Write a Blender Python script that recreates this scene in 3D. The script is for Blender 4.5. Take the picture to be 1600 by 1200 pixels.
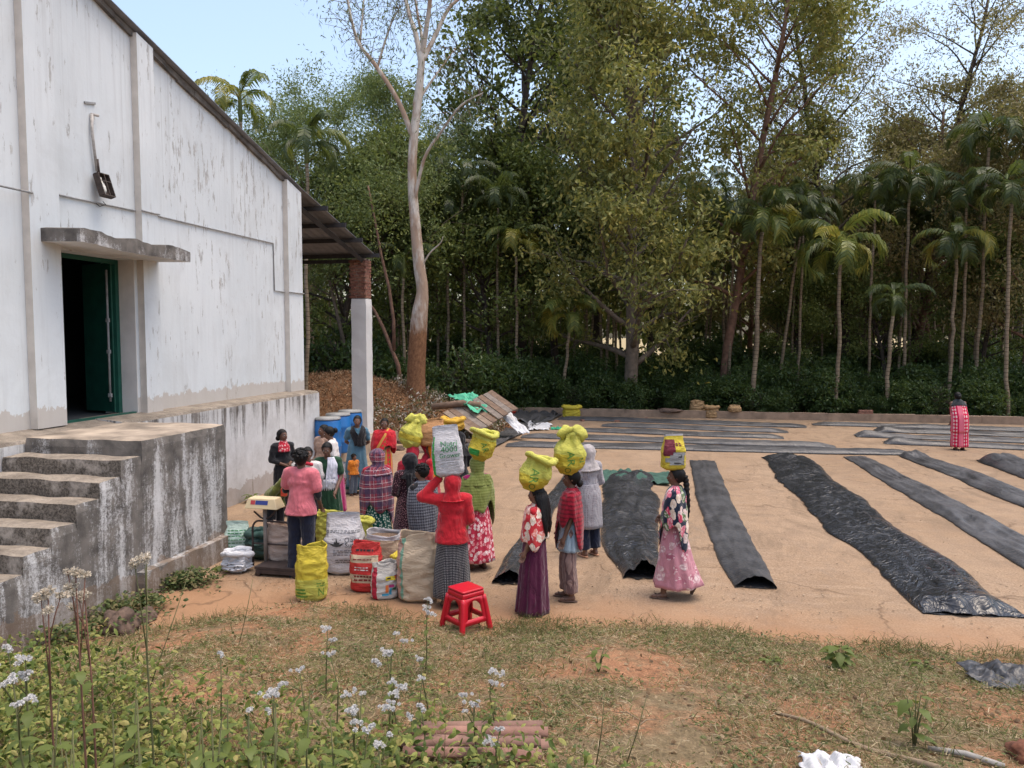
import bpy, bmesh, math, random
import numpy as np
from mathutils import Vector, Matrix, noise as mnoise

for o in list(bpy.data.objects): bpy.data.objects.remove(o)
SC = bpy.context.scene
COL = SC.collection
R = math.radians
PI = math.pi

# ------------------------------------------------------------------ camera
F_PX, EYE = 1190.0, 3.15                      # focal length in photo pixels, eye height above the yard
PITCH, YAW = math.atan(75 / F_PX), R(11.5)
cd = bpy.data.cameras.new('camera'); cam = bpy.data.objects.new('camera', cd); COL.objects.link(cam)
cd.sensor_width = 36; cd.lens = F_PX / 1600 * 36; cd.clip_end = 3000; cd.clip_start = .05
cam.location = (0, 0, EYE); cam.rotation_euler = (PI / 2 - PITCH, 0, YAW)
SC.camera = cam

# ------------------------------------------------------------------ sky, sun, exposure
SUN_EL, SUN_AZ = R(74), R(82)                 # azimuth from +Y towards +X
w = bpy.data.worlds.new('World'); SC.world = w; w.use_nodes = True
nt = w.node_tree; bg = nt.nodes['Background']
sky = nt.nodes.new('ShaderNodeTexSky'); sky.sky_type = 'NISHITA'; sky.sun_disc = False
sky.sun_elevation = SUN_EL; sky.sun_rotation = SUN_AZ; sky.altitude = 900
sky.air_density = 1.3; sky.dust_density = 8.5; sky.ozone_density = 0.0
nt.links.new(sky.outputs[0], bg.inputs[0]); bg.inputs[1].default_value = 0.15
sd = bpy.data.lights.new('sun', 'SUN'); so = bpy.data.objects.new('sun', sd); COL.objects.link(so)
sd.energy = 0.7; sd.angle = R(40); sd.color = (1, .90, .78)
sdir = Vector((math.sin(SUN_AZ) * math.cos(SUN_EL), math.cos(SUN_AZ) * math.cos(SUN_EL), math.sin(SUN_EL)))
so.rotation_euler = sdir.to_track_quat('Z', 'Y').to_euler(); so.location = sdir * 60
vs = SC.view_settings; vs.view_transform = 'Standard'; vs.look = 'None'; vs.exposure = 1.06; vs.gamma = 1
vs.use_curve_mapping = False
SC.render.engine = 'CYCLES'
SC.cycles.max_bounces = 4; SC.cycles.transparent_max_bounces = 4
SC.cycles.diffuse_bounces = 2; SC.cycles.glossy_bounces = 2; SC.cycles.transmission_bounces = 2
SC.cycles.use_denoising = True

# ------------------------------------------------------------------ surveying helpers (photo pixel -> place)
_f = Vector((-math.sin(YAW) * math.cos(PITCH), math.cos(YAW) * math.cos(PITCH), -math.sin(PITCH)))
_r = Vector((math.cos(YAW), math.sin(YAW), 0)); _u = _r.cross(_f); _c = Vector((0, 0, EYE))
def _ray(px, py): return _f * F_PX + _r * (px - 800) - _u * (py - 600)
def at(px, py, z=0.0):
    d = _ray(px, py); return _c + d * ((z - EYE) / d.z)
def aty(px, py, y):
    d = _ray(px, py); return _c + d * (y / d.y)
def atx(px, py, x):
    d = _ray(px, py); return _c + d * (x / d.x)
# ------------------------------------------------------------------ object helpers
def tag(o, label=None, cat=None, group=None, kind=None):
    if label: o['label'] = label
    if cat: o['category'] = cat
    if group: o['group'] = group
    if kind: o['kind'] = kind
    return o
def link(o, parent=None):
    COL.objects.link(o)
    if parent is not None: o.parent = parent
    return o
def empty(name, loc=(0, 0, 0), rz=0, label=None, cat=None, group=None, scale=1):
    o = bpy.data.objects.new(name, None); o.empty_display_size = .1
    o.location = loc; o.rotation_euler = (0, 0, rz); o.scale = (scale,) * 3
    link(o); return tag(o, label, cat, group)
def copy_tree(o, parent=None):
    c = o.copy(); COL.objects.link(c); c.parent = parent
    for ch in list(o.children): copy_tree(ch, c)
    return c
def np_mesh(name, V, Fq, mats, mi=None, smooth=True, uv=None):
    """V (n,3) array, Fq (m,k) array of k-gons"""
    V = np.asarray(V, np.float32); Fq = np.asarray(Fq, np.int32); m, k = Fq.shape
    me = bpy.data.meshes.new(name)
    me.vertices.add(len(V)); me.vertices.foreach_set('co', V.ravel())
    me.loops.add(m * k); me.loops.foreach_set('vertex_index', Fq.ravel())
    me.polygons.add(m); me.polygons.foreach_set('loop_start', np.arange(0, m * k, k, dtype=np.int32))
    me.polygons.foreach_set('loop_total', np.full(m, k, np.int32))
    if mi is not None: me.polygons.foreach_set('material_index', np.asarray(mi, np.int32))
    me.polygons.foreach_set('use_smooth', np.full(m, smooth, bool))
    if uv is not None:
        l = me.uv_layers.new(name='UVMap'); l.data.foreach_set('uv', np.asarray(uv, np.float32)[Fq.ravel()].ravel())
    for x in (mats if isinstance(mats, (list, tuple)) else [mats]): me.materials.append(x)
    me.update(); me.validate()
    return me
class MB:
    """collects shapes; build() links them as one mesh object"""
    def __init__(s): s.v = []; s.f = []; s.mi = []; s.sm = []
    def add(s, vs_, fs_, mi=0, smooth=False):
        b = len(s.v); s.v += [tuple(p) for p in vs_]
        for f in fs_: s.f.append([i + b for i in f]); s.mi.append(mi); s.sm.append(smooth)
        return s
    def box(s, c, d, rot=None, mi=0, jit=0, rnd=None):
        x, y, z = d[0] / 2, d[1] / 2, d[2] / 2
        P = [Vector(p) for p in ((-x,-y,-z),(x,-y,-z),(x,y,-z),(-x,y,-z),(-x,-y,z),(x,-y,z),(x,y,z),(-x,y,z))]
        if jit: P = [p + Vector([(rnd or random).uniform(-jit, jit) for _ in range(3)]) for p in P]
        if rot is not None: P = [rot @ p for p in P]
        c = Vector(c)
        return s.add([p + c for p in P], [(0,3,2,1),(4,5,6,7),(0,1,5,4),(1,2,6,5),(2,3,7,6),(3,0,4,7)], mi)
    def bx(s, x0, x1, y0, y1, z0, z1, mi=0):
        return s.box(((x0+x1)/2, (y0+y1)/2, (z0+z1)/2), (x1-x0, y1-y0, z1-z0), mi=mi)
    def tube(s, pts, rad, n=8, mi=0, cap=True, smooth=True):
        pts = [Vector(p) for p in pts]; m = len(pts)
        rad = rad if isinstance(rad, (list, tuple)) else [rad] * m
        t0 = (pts[1] - pts[0]).normalized(); ref = Vector((0, 0, 1)) if abs(t0.z) < .9 else Vector((1, 0, 0))
        a = t0.cross(ref).normalized(); V = []
        for i, p in enumerate(pts):
            t = (pts[min(i+1, m-1)] - pts[max(i-1, 0)]).normalized()
            a = (a - t * a.dot(t)).normalized(); b = t.cross(a)
            for k in range(n):
                q = 2 * PI * k / n; V.append(p + (a * math.cos(q) + b * math.sin(q)) * rad[i])
        Fs = [(i*n+k, i*n+(k+1) % n, (i+1)*n+(k+1) % n, (i+1)*n+k) for i in range(m-1) for k in range(n)]
        if cap: Fs += [tuple(range(n-1, -1, -1)), tuple((m-1)*n+k for k in range(n))]
        return s.add(V, Fs, mi, smooth)
    def prism(s, poly, axis, a0, a1, mi=0):
        """poly: list of 2D points in the two other axes; extruded along axis"""
        def p3(q, a):
            return (a, q[0], q[1]) if axis == 'x' else ((q[0], a, q[1]) if axis == 'y' else (q[0], q[1], a))
        n = len(poly); V = [p3(q, a0) for q in poly] + [p3(q, a1) for q in poly]
        return s.add(V, [tuple(range(n)), tuple(range(2*n-1, n-1, -1))] + [(i, n+i, n+(i+1) % n, (i+1) % n) for i in range(n)], mi)
    def ell(s, c, r, n=12, m=8, mi=0, rot=None):
        V = []; c = Vector(c)
        for i in range(m + 1):
            a = PI * i / m
            for k in range(n):
                q = 2 * PI * k / n
                p = Vector((r[0]*math.sin(a)*math.cos(q), r[1]*math.sin(a)*math.sin(q), r[2]*math.cos(a)))
                if rot is not None: p = rot @ p
                V.append(c + p)
        return s.add(V, [(i*n+k, (i+1)*n+k, (i+1)*n+(k+1) % n, i*n+(k+1) % n) for i in range(m) for k in range(n)], mi, True)
    def cap(s, a, b, ra, rb, n=10, mi=0):
        a, b = Vector(a), Vector(b); t = (b - a).normalized()
        pts, rr = [], []
        for q in (88, 60, 30): pts.append(a - t * ra * math.sin(R(q))); rr.append(ra * math.cos(R(q)))
        pts += [a, b]; rr += [ra, rb]
        for q in (30, 60, 88): pts.append(b + t * rb * math.sin(R(q))); rr.append(rb * math.cos(R(q)))
        return s.tube(pts, rr, n, mi)
    def mesh(s, name, mats, fix=True):
        me = bpy.data.meshes.new(name); me.from_pydata(s.v, [], s.f)
        me.polygons.foreach_set('material_index', s.mi); me.polygons.foreach_set('use_smooth', s.sm)
        for x in (mats if isinstance(mats, (list, tuple)) else [mats]): me.materials.append(x)
        if fix:
            bm = bmesh.new(); bm.from_mesh(me); bmesh.ops.recalc_face_normals(bm, faces=bm.faces[:]); bm.to_mesh(me); bm.free()
        return me
    def build(s, name, mats, parent=None, loc=None, fix=True):
        o = bpy.data.objects.new(name, s.mesh(name, mats, fix))
        if loc is not None: o.location = loc
        return link(o, parent)
def obj(name, me, parent=None, loc=None, rz=0):
    o = bpy.data.objects.new(name, me)
    if loc is not None: o.location = loc
    o.rotation_euler = (0, 0, rz)
    return link(o, parent)
def nz(x, y=0, z=0): return mnoise.noise(Vector((x, y, z)))
def sstep(a, b, x):
    t = min(1, max(0, (x - a) / (b - a))); return t * t * (3 - 2 * t)

TMP_SC = bpy.data.scenes.new('scratch')          # modifiers and text are evaluated here, then the scene is removed
def evaluated(ob):
    TMP_SC.collection.objects.link(ob); vl = TMP_SC.view_layers[0]; vl.update(); dg = vl.depsgraph; dg.update()
    return ob.evaluated_get(dg)

# ------------------------------------------------------------------ material helpers
class NT:
    def __init__(s, name):
        s.m = bpy.data.materials.new(name); s.m.use_nodes = True; s.t = s.m.node_tree; s.t.nodes.clear()
        s.out = s.n('ShaderNodeOutputMaterial'); s._tc = None; s._geo = None
    def n(s, typ, **kw):
        q = s.t.nodes.new(typ)
        for k, v in kw.items(): setattr(q, k, v)
        return q
    def put(s, sock, v):
        if v is None: return
        if hasattr(v, 'is_output'): s.t.links.new(v, sock)
        else:
            if sock.type == 'RGBA' and len(v) == 3: v = (*v, 1)
            sock.default_value = v
    def co(s, kind='Object', scale=(1, 1, 1)):
        if s._tc is None: s._tc = s.n('ShaderNodeTexCoord')
        if scale == (1, 1, 1): return s._tc.outputs[kind]
        mp = s.n('ShaderNodeMapping'); s.put(mp.inputs[0], s._tc.outputs[kind]); mp.inputs['Scale'].default_value = scale
        return mp.outputs[0]
    def world(s, scale=(1, 1, 1)):
        if s._geo is None: s._geo = s.n('ShaderNodeNewGeometry')
        mp = s.n('ShaderNodeMapping'); s.put(mp.inputs[0], s._geo.outputs['Position']); mp.inputs['Scale'].default_value = scale
        return mp.outputs[0]
    def island(s):
        if s._geo is None: s._geo = s.n('ShaderNodeNewGeometry')
        return s._geo.outputs['Random Per Island']
    def noise(s, vec, scale=5, detail=4, rough=.55, dist=0):
        q = s.n('ShaderNodeTexNoise'); s.put(q.inputs['Vector'], vec); q.inputs['Scale'].default_value = scale
        q.inputs['Detail'].default_value = detail; q.inputs['Roughness'].default_value = rough; q.inputs['Distortion'].default_value = dist
        return q.outputs[0]
    def voro(s, vec, scale=5, rnd=1, feature='F1', out='Distance', dims='3D'):
        q = s.n('ShaderNodeTexVoronoi', feature=feature, voronoi_dimensions=dims); s.put(q.inputs['Vector'], vec)
        q.inputs['Scale'].default_value = scale; q.inputs['Randomness'].default_value = rnd
        return q.outputs[out]
    def ramp(s, fac, stops, interp='LINEAR'):
        q = s.n('ShaderNodeValToRGB'); q.color_ramp.interpolation = interp; e = q.color_ramp.elements
        while len(e) > 1: e.remove(e[-1])
        for i, (p, c) in enumerate(stops):
            c = (c, c, c) if not hasattr(c, '__len__') else c
            x = e[0] if i == 0 else e.new(p)
            x.position = p; x.color = (*c, 1)
        s.put(q.inputs[0], fac); return q.outputs[0]
    def mix(s, fac, a, b, mode='MIX'):
        q = s.n('ShaderNodeMix', data_type='RGBA', blend_type=mode); s.put(q.inputs[0], fac)
        s.put(q.inputs[6], a); s.put(q.inputs[7], b); return q.outputs[2]
    def math(s, op, a, b=None, c=None, clamp=False):
        q = s.n('ShaderNodeMath', operation=op, use_clamp=clamp); s.put(q.inputs[0], a)
        if b is not None: s.put(q.inputs[1], b)
        if c is not None: s.put(q.inputs[2], c)
        return q.outputs[0]
    def sep(s, vec):
        q = s.n('ShaderNodeSeparateXYZ'); s.put(q.inputs[0], vec); return q.outputs
    def bump(s, h, strength=.3, dist=.02, nrm=None):
        q = s.n('ShaderNodeBump'); s.put(q.inputs['Height'], h); q.inputs['Strength'].default_value = strength
        q.inputs['Distance'].default_value = dist
        if nrm is not None: s.put(q.inputs['Normal'], nrm)
        return q.outputs[0]
    def bsdf(s, col, rough=.7, nrm=None, metal=0, spec=None, trans=0, tcol=None, sheen=0):
        q = s.n('ShaderNodeBsdfPrincipled'); s.put(q.inputs['Base Color'], col); s.put(q.inputs['Roughness'], rough)
        q.inputs['Metallic'].default_value = metal
        if spec is not None: q.inputs['Specular IOR Level'].default_value = spec
        if sheen: q.inputs['Sheen Weight'].default_value = sheen
        if nrm is not None: s.put(q.inputs['Normal'], nrm)
        o = q.outputs[0]
        if trans:
            t = s.n('ShaderNodeBsdfTranslucent'); s.put(t.inputs[0], tcol if tcol is not None else col)
            mx = s.n('ShaderNodeMixShader'); mx.inputs[0].default_value = trans
            s.put(mx.inputs[1], o); s.put(mx.inputs[2], t.outputs[0]); o = mx.outputs[0]
        s.put(s.out.inputs[0], o); return s.m
def lerp3(a, b, t): return tuple(x + (y - x) * t for x, y in zip(a, b))
def simple(name, col, rough=.6, var=.25, scale=6, bump=.15, bs=40, metal=0, spec=None, kind='Object'):
    q = NT(name); c = q.co(kind)
    n1 = q.noise(c, scale, 5); col2 = tuple(x * (1 - var) for x in col); col3 = tuple(min(1, x * (1 + var * .6)) for x in col)
    cc = q.ramp(n1, [(.3, col2), (.7, col3)])
    return q.bsdf(cc, rough, q.bump(q.noise(c, bs, 4), bump, .01) if bump else None, metal, spec)
def leafmat(name, cols, trans=.4, rough=.5, spec=.35):
    q = NT(name); n = len(cols)
    isl = q.island(); big = q.noise(q.world(), .55, 3)
    v = q.math('ADD', q.math('MULTIPLY', isl, .75), q.math('MULTIPLY', big, .5)); v = q.math('SUBTRACT', v, .12, clamp=True)
    c = q.ramp(v, [(i / (n - 1) if n > 1 else 0, k) for i, k in enumerate(cols)])
    return q.bsdf(c, rough, None, 0, spec, trans, q.mix(.5, c, (.16, .2, .03), 'MIX'))
def islandmat(name, cols, rough=.8, trans=0, spec=.2):
    q = NT(name); n = len(cols)
    return q.bsdf(q.ramp(q.island(), [(i / (n - 1), k) for i, k in enumerate(cols)]), rough, None, 0, spec, trans)
def foldbump(q):
    c = q.co('Object', (1, 1, .45)); a = q.noise(c, 8, 3, .5, .8); r = q.math('ABSOLUTE', q.math('SUBTRACT', a, .5))
    return q.bump(q.math('ADD', r, q.math('MULTIPLY', q.noise(q.co('Object'), 60, 3), .02)), .7, .06)
def cloth(name, col, var=.18, rough=.85):
    q = NT(name); c = q.co('Object'); n1 = q.noise(c, 9, 4)
    cc = q.ramp(n1, [(.3, tuple(x * (1 - var) for x in col)), (.7, tuple(min(1, x * (1 + var * .5)) for x in col))])
    return q.bsdf(cc, rough, foldbump(q), sheen=.25, spec=.2)
def dots(name, bgc, fg, scale=28, size=.3, rnd=0, uv='UV', c3=None):
    q = NT(name); c = q.co(uv); d = q.voro(c, scale, rnd, dims='2D' if uv == 'UV' else '3D')
    k = q.math('LESS_THAN', d, size); fgc = fg
    if c3: fgc = q.mix(q.math('GREATER_THAN', q.noise(c, scale * .4, 2), .52), fg, c3)
    bgm = q.mix(q.math('MULTIPLY', q.noise(q.co('Object'), 8, 3), .5), bgc, tuple(x * .5 for x in bgc))
    return q.bsdf(q.mix(k, bgm, fgc), .85, foldbump(q), sheen=.2, spec=.2)
def stripes(q, x, freq, lo, hi):
    f = q.math('FRACT', q.math('MULTIPLY', x, freq))
    return q.math('MULTIPLY', q.math('GREATER_THAN', f, lo), q.math('LESS_THAN', f, hi))
def plaid(name, base, c2, c3, line, f=7, uv='UV'):
    q = NT(name); s = q.sep(q.co(uv)); X, Y = s[0], s[1]; c = base
    for a in (X, Y):
        c = q.mix(q.math('MULTIPLY', stripes(q, a, f, .05, .42), .6), c, c2)
        c = q.mix(q.math('MULTIPLY', stripes(q, a, f, .55, .68), .7), c, c3)
        c = q.mix(q.math('MULTIPLY', stripes(q, a, f, .46, .50), .75), c, line)
        c = q.mix(q.math('MULTIPLY', stripes(q, a, f, .80, .83), .75), c, line)
    return q.bsdf(c, .85, foldbump(q), sheen=.2, spec=.2)
def linestripe(name, base, c2, f=12, w=.4, axis=0, uv='UV'):
    q = NT(name); s = q.sep(q.co(uv)); n1 = q.noise(q.co(uv), 5, 2)
    x = q.math('ADD', s[axis], q.math('MULTIPLY', n1, .02))
    c = q.mix(stripes(q, x, f, 0, w), base, c2); return q.bsdf(c, .85, foldbump(q), sheen=.2, spec=.2)
def floral(name, bgc, cols, scale=9, size=.42, uv='UV'):
    q = NT(name); c = q.co(uv)
    mx = q.n('ShaderNodeVectorMath', operation='ADD'); nn = q.n('ShaderNodeTexNoise'); q.put(nn.inputs['Vector'], c); nn.inputs['Scale'].default_value = scale * 1.4
    sc = q.n('ShaderNodeVectorMath', operation='SCALE'); q.put(sc.inputs[0], nn.outputs['Color']); sc.inputs['Scale'].default_value = .09 * 9 / scale
    q.put(mx.inputs[0], c); q.put(mx.inputs[1], sc.outputs[0]); v = mx.outputs[0]
    d = q.voro(v, scale, .9, dims='2D' if uv == 'UV' else '3D'); r = q.voro(v, scale, .9, out='Color', dims='2D' if uv == 'UV' else '3D')
    rs = q.sep(r)[0]; n = len(cols)
    fc = q.ramp(rs, [(i / n, k) for i, k in enumerate(cols)], 'CONSTANT')
    fc = q.mix(q.math('LESS_THAN', q.voro(v, scale * 3, 1, dims='2D' if uv == 'UV' else '3D'), .3), fc, q.mix(.5, fc, (.9, .8, .75)))
    return q.bsdf(q.mix(q.math('LESS_THAN', d, size), bgc, fc), .85, foldbump(q), sheen=.2, spec=.2)
# ================================================================== MATERIALS OF THE SETTING
def m_yard():
    q = NT('yard_earth'); p = q.world()
    big = q.noise(q.world((.5, .16, 1)), 1.1, 5, .6); mid = q.noise(p, 2.2, 6, .65, .6); fine = q.noise(p, 45, 5, .7)
    streak = q.noise(q.world((.7, 2.6, 1)), 1.7, 6, .7)
    c = q.ramp(big, [(.25, (0.287, 0.192, 0.118)), (.5, (0.354, 0.247, 0.161)), (.75, (0.400, 0.292, 0.198))])
    c = q.mix(q.math('MULTIPLY', q.ramp(mid, [(.42, 0), (.66, 1)]), .7), c, (0.268, 0.192, 0.134))
    c = q.mix(q.math('MULTIPLY', q.ramp(streak, [(.5, 0), (.72, 1)]), .6), c, (0.427, 0.315, 0.216))
    c = q.mix(q.math('MULTIPLY', q.ramp(q.noise(q.world((1.2, .45, 1)), .9, 6, .75, 1.2), [(.50, 0), (.63, 1)]), .75), c, (0.219, 0.157, 0.106))
    c = q.mix(q.math('MULTIPLY', q.ramp(fine, [(.42, 1), (.58, 0)]), .45), c, (0.134, 0.080, 0.043))
    blot = q.noise(q.world((.8, .35, 1)), 2.6, 7, .8, 2.0); c = q.mix(q.math('MULTIPLY', q.ramp(blot, [(.56, 0), (.70, 1)]), .6), c, (0.192, 0.148, 0.112))
    # loose red soil swept up along the near edge
    yy = q.sep(q.world())[1]
    ed = q.ramp(q.math('ADD', q.math('MULTIPLY', yy, .1), q.math('MULTIPLY', q.noise(p, 1.3, 5, .6), .16)), [(.90, 1), (1.05, 0)])
    c = q.mix(q.math('MULTIPLY', ed, .75), c, (0.314, 0.170, 0.089))
    nv = q.n('ShaderNodeVectorMath', operation='ADD'); tn = q.n('ShaderNodeTexNoise'); q.put(tn.inputs['Vector'], p); tn.inputs['Scale'].default_value = .9; tn.inputs['Detail'].default_value = 4
    sc = q.n('ShaderNodeVectorMath', operation='SCALE'); q.put(sc.inputs[0], tn.outputs['Color']); sc.inputs['Scale'].default_value = 1.5
    q.put(nv.inputs[0], p); q.put(nv.inputs[1], sc.outputs[0])
    cr = q.voro(nv.outputs[0], .26, 1, 'DISTANCE_TO_EDGE'); ck = q.ramp(cr, [(.0, 1), (.007, 0)])
    ck = q.math('MULTIPLY', ck, q.ramp(q.noise(p, .6, 2), [(.40, 0), (.5, 1)]))
    c = q.mix(q.math('MULTIPLY', ck, .55), c, (0.093, 0.057, 0.036))
    h = q.math('ADD', q.math('MULTIPLY', fine, .4), q.math('ADD', mid, q.math('MULTIPLY', ck, -.8)))
    return q.bsdf(c, .95, q.bump(h, .5, .02), spec=.15)
def m_ground():
    q = NT('bank_soil'); p = q.world(); s = q.sep(p)
    a = q.noise(p, 1.6, 6, .65); b = q.noise(p, 9, 6, .7); f = q.noise(p, 60, 4, .7)
    red = q.ramp(b, [(.3, (.27, .13, .07)), (.7, (.46, .245, .135))])
    lit = q.ramp(b, [(.25, (.12, .095, .05)), (.5, (.22, .165, .095)), (.75, (.33, .255, .155))])
    c = q.mix(q.ramp(a, [(.43, 0), (.58, 1)]), lit, red)
    c = q.mix(q.math('MULTIPLY', q.ramp(f, [(.4, 1), (.6, 0)]), .5), c, (.06, .04, .025))
    far = q.ramp(q.math('MULTIPLY', s[1], .01), [(.44, 0), (.50, 1)])
    duff = q.ramp(b, [(.3, (.04, .028, .016)), (.7, (.10, .07, .04))])
    wood = q.ramp(q.math('MULTIPLY', s[1], .01), [(.28, 0), (.32, 1)])
    c = q.mix(wood, c, duff); c = q.mix(far, c, q.ramp(a, [(.3, (.30, .235, .12)), (.7, (.42, .33, .19))]))
    return q.bsdf(c, .95, q.bump(q.math('ADD', b, q.math('MULTIPLY', f, .4)), .7, .04), spec=.1)
def m_wall():
    q = NT('whitewash'); p = q.world()
    s = q.sep(p); st = q.noise(q.world((1, 4.5, .35)), 2.0, 6, .65); fine = q.noise(p, 14, 5, .6); big = q.noise(p, .6, 4)
    c = q.ramp(big, [(.3, (0.570, 0.606, 0.625)), (.7, (0.666, 0.696, 0.708))])
    c = q.mix(q.math('MULTIPLY', q.ramp(st, [(.5, 0), (.75, 1)]), .45), c, (0.480, 0.490, 0.495))
    zone = q.math('ADD', q.ramp(q.math('MULTIPLY', s[1], .05), [(.53, 0), (.66, 1), (.79, .75), (.815, 1)]), 0)
    zone = q.math('MULTIPLY', zone, q.ramp(q.math('MULTIPLY', s[2], .1), [(.44, .25), (.58, 1)]))
    pe = q.noise(q.world((1, 8, 1.6)), 1.3, 8, .72); pb = q.noise(q.world((1, 1.2, .5)), 1.0, 3)
    k = q.math('ADD', q.math('MULTIPLY', pe, 1.0), q.math('MULTIPLY', pb, .35)); k = q.math('ADD', k, q.math('MULTIPLY', zone, .085))
    pk = q.ramp(k, [(.80, 0), (.83, 1)])
    c = q.mix(q.math('MULTIPLY', pk, .75), c, q.ramp(fine, [(.35, (0.250, 0.240, 0.228)), (.65, (0.461, 0.442, 0.419))]))
    pat = q.noise(q.world((1, .9, .7)), 1.1, 6, .7, .5); c = q.mix(q.math('MULTIPLY', q.ramp(pat, [(.5, 0), (.62, 1)]), .28), c, (0.480, 0.492, 0.488))
    run = q.noise(q.world((1, 11, .12)), 1.4, 5, .6); c = q.mix(q.math('MULTIPLY', q.math('MULTIPLY', q.ramp(run, [(.55, 0), (.72, 1)]), q.ramp(q.math('SUBTRACT', q.math('MULTIPLY', q.math('ADD', s[2], q.math('MULTIPLY', s[1], .27)), .1), 0), [(.8, .1), (1.08, 1)])), .5), c, (0.360, 0.360, 0.351))
    low = q.ramp(q.math('ADD', q.math('MULTIPLY', s[2], 1.0), q.math('MULTIPLY', q.noise(q.world((1, 3, 1)), 2, 5, .7), -.55)), [(1.62, 0), (1.62, .0), (1.7, .0)])
    base = q.math('ADD', q.math('SUBTRACT', s[2], 1.9), q.math('MULTIPLY', q.noise(q.world((1, 2.2, 1.2)), 2.2, 6, .75), -.5))
    c = q.mix(q.math('MULTIPLY', q.ramp(base, [(-.30, 1), (-.06, .0)]), .6), c, (0.403, 0.326, 0.257))
    return q.bsdf(c, .85, q.bump(q.math('ADD', fine, q.math('MULTIPLY', pk, -1.5)), .25, .01), spec=.2)
def m_mould(name, dark, zt, zb, speck=1.0, streakw=5.0):
    """lime-washed masonry with black mould"""
    q = NT(name); p = q.world(); s = q.sep(p)
    st = q.noise(q.world((streakw, streakw, .35)), 1.0, 6, .7, .3); sp = q.math('ADD', q.math('MULTIPLY', q.noise(p, 22, 8, .8), .55), q.math('MULTIPLY', q.noise(p, 75, 5, .8), .45)); md = q.noise(p, 3.0, 6, .7)
    top = q.math('MULTIPLY', q.math('SUBTRACT', s[2], zb), 1 / (zt - zb))
    v = q.math('ADD', q.math('MULTIPLY', q.math('ADD', q.math('MULTIPLY', q.math('SUBTRACT', st, .5), 1.7), .45), .9), q.math('MULTIPLY', sp, speck)); v = q.math('ADD', v, q.math('MULTIPLY', md, .5))
    v = q.math('ADD', v, q.math('MULTIPLY', q.ramp(top, [(0, .0), (.6, .0), (.93, .5), (1, .5)]), .5))
    k = q.ramp(q.math('MULTIPLY', v, .5), [(dark - .06, 0), (dark + .055, 1)])
    white = q.ramp(md, [(.3, (.46, .45, .44)), (.7, (.63, .63, .63))])
    blk = q.ramp(q.noise(p, 5, 5), [(.3, (.085, .078, .072)), (.7, (.21, .19, .17))])
    c = q.mix(k, white, blk)
    c = q.mix(q.math('MULTIPLY', q.ramp(q.math('ADD', s[2], q.math('MULTIPLY', md, -.7)), [(-.55, 1), (-.25, 0)]), .5), c, (.22, .15, .10))
    return q.bsdf(c, .92, q.bump(q.math('ADD', q.math('MULTIPLY', sp, 1), md), .5, .015), spec=.15)
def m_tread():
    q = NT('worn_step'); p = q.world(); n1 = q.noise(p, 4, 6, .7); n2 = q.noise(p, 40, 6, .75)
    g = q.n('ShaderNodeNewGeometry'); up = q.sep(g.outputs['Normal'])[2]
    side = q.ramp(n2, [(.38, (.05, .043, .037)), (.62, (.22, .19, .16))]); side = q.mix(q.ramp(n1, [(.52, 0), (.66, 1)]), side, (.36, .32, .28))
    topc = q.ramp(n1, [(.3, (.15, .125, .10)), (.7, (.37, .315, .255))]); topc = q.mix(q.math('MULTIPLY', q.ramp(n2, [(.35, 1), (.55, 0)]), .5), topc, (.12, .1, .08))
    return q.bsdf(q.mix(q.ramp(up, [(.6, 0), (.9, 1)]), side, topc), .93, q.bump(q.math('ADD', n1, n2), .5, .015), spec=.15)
MAT = dict(
    yard=m_yard(), ground=m_ground(), wall=m_wall(),
    plinth=m_mould('stained_plinth', .60, 1.9, 0, .55, 7.0), block=m_mould('mouldy_block', .665, 2.3, 0, 1.5, 3.2), tread=m_tread(),
    slab=m_mould('mouldy_slab', .56, 4.75, 3.9, 1.2, 3), slabw=simple('slab_soffit', (.62, .62, .61), .9, .15, 3),
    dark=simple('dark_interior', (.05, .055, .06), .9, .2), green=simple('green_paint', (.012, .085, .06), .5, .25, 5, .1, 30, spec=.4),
    reveal=simple('jamb_plaster', (.66, .63, .60), .9, .12, 3),
    conduit=simple('conduit_grey', (.30, .30, .30), .7, .3, 12), rust=simple('rusty_steel', (.06, .042, .034), .75, .5, 14, .4, 50),
    beige=simple('beige_plaster', (.60, .55, .49), .9, .12, 5), roof=simple('roof_sheet', (.20, .21, .23), .55, .25, 4, .1),
    steel=simple('purlin_steel', (.035, .032, .032), .7, .3, 10), bulb=simple('dusty_glass', (.7, .68, .62), .3, .1, 10, 0),
    brick=simple('brick_clay', (.26, .125, .085), .92, .45, 9, .5, 60), mortar=simple('mortar', (.30, .24, .19), .95, .3, 12),
    pillar=simple('pillar_limewash', (.62, .61, .60), .9, .10, 2.2, .2, 20), kerb=simple('kerb_render', (.30, .21, .145), .95, .35, 3, .5, 30),
    floor=simple('veranda_floor', (.34, .25, .18), .95, .3, 4))

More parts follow.
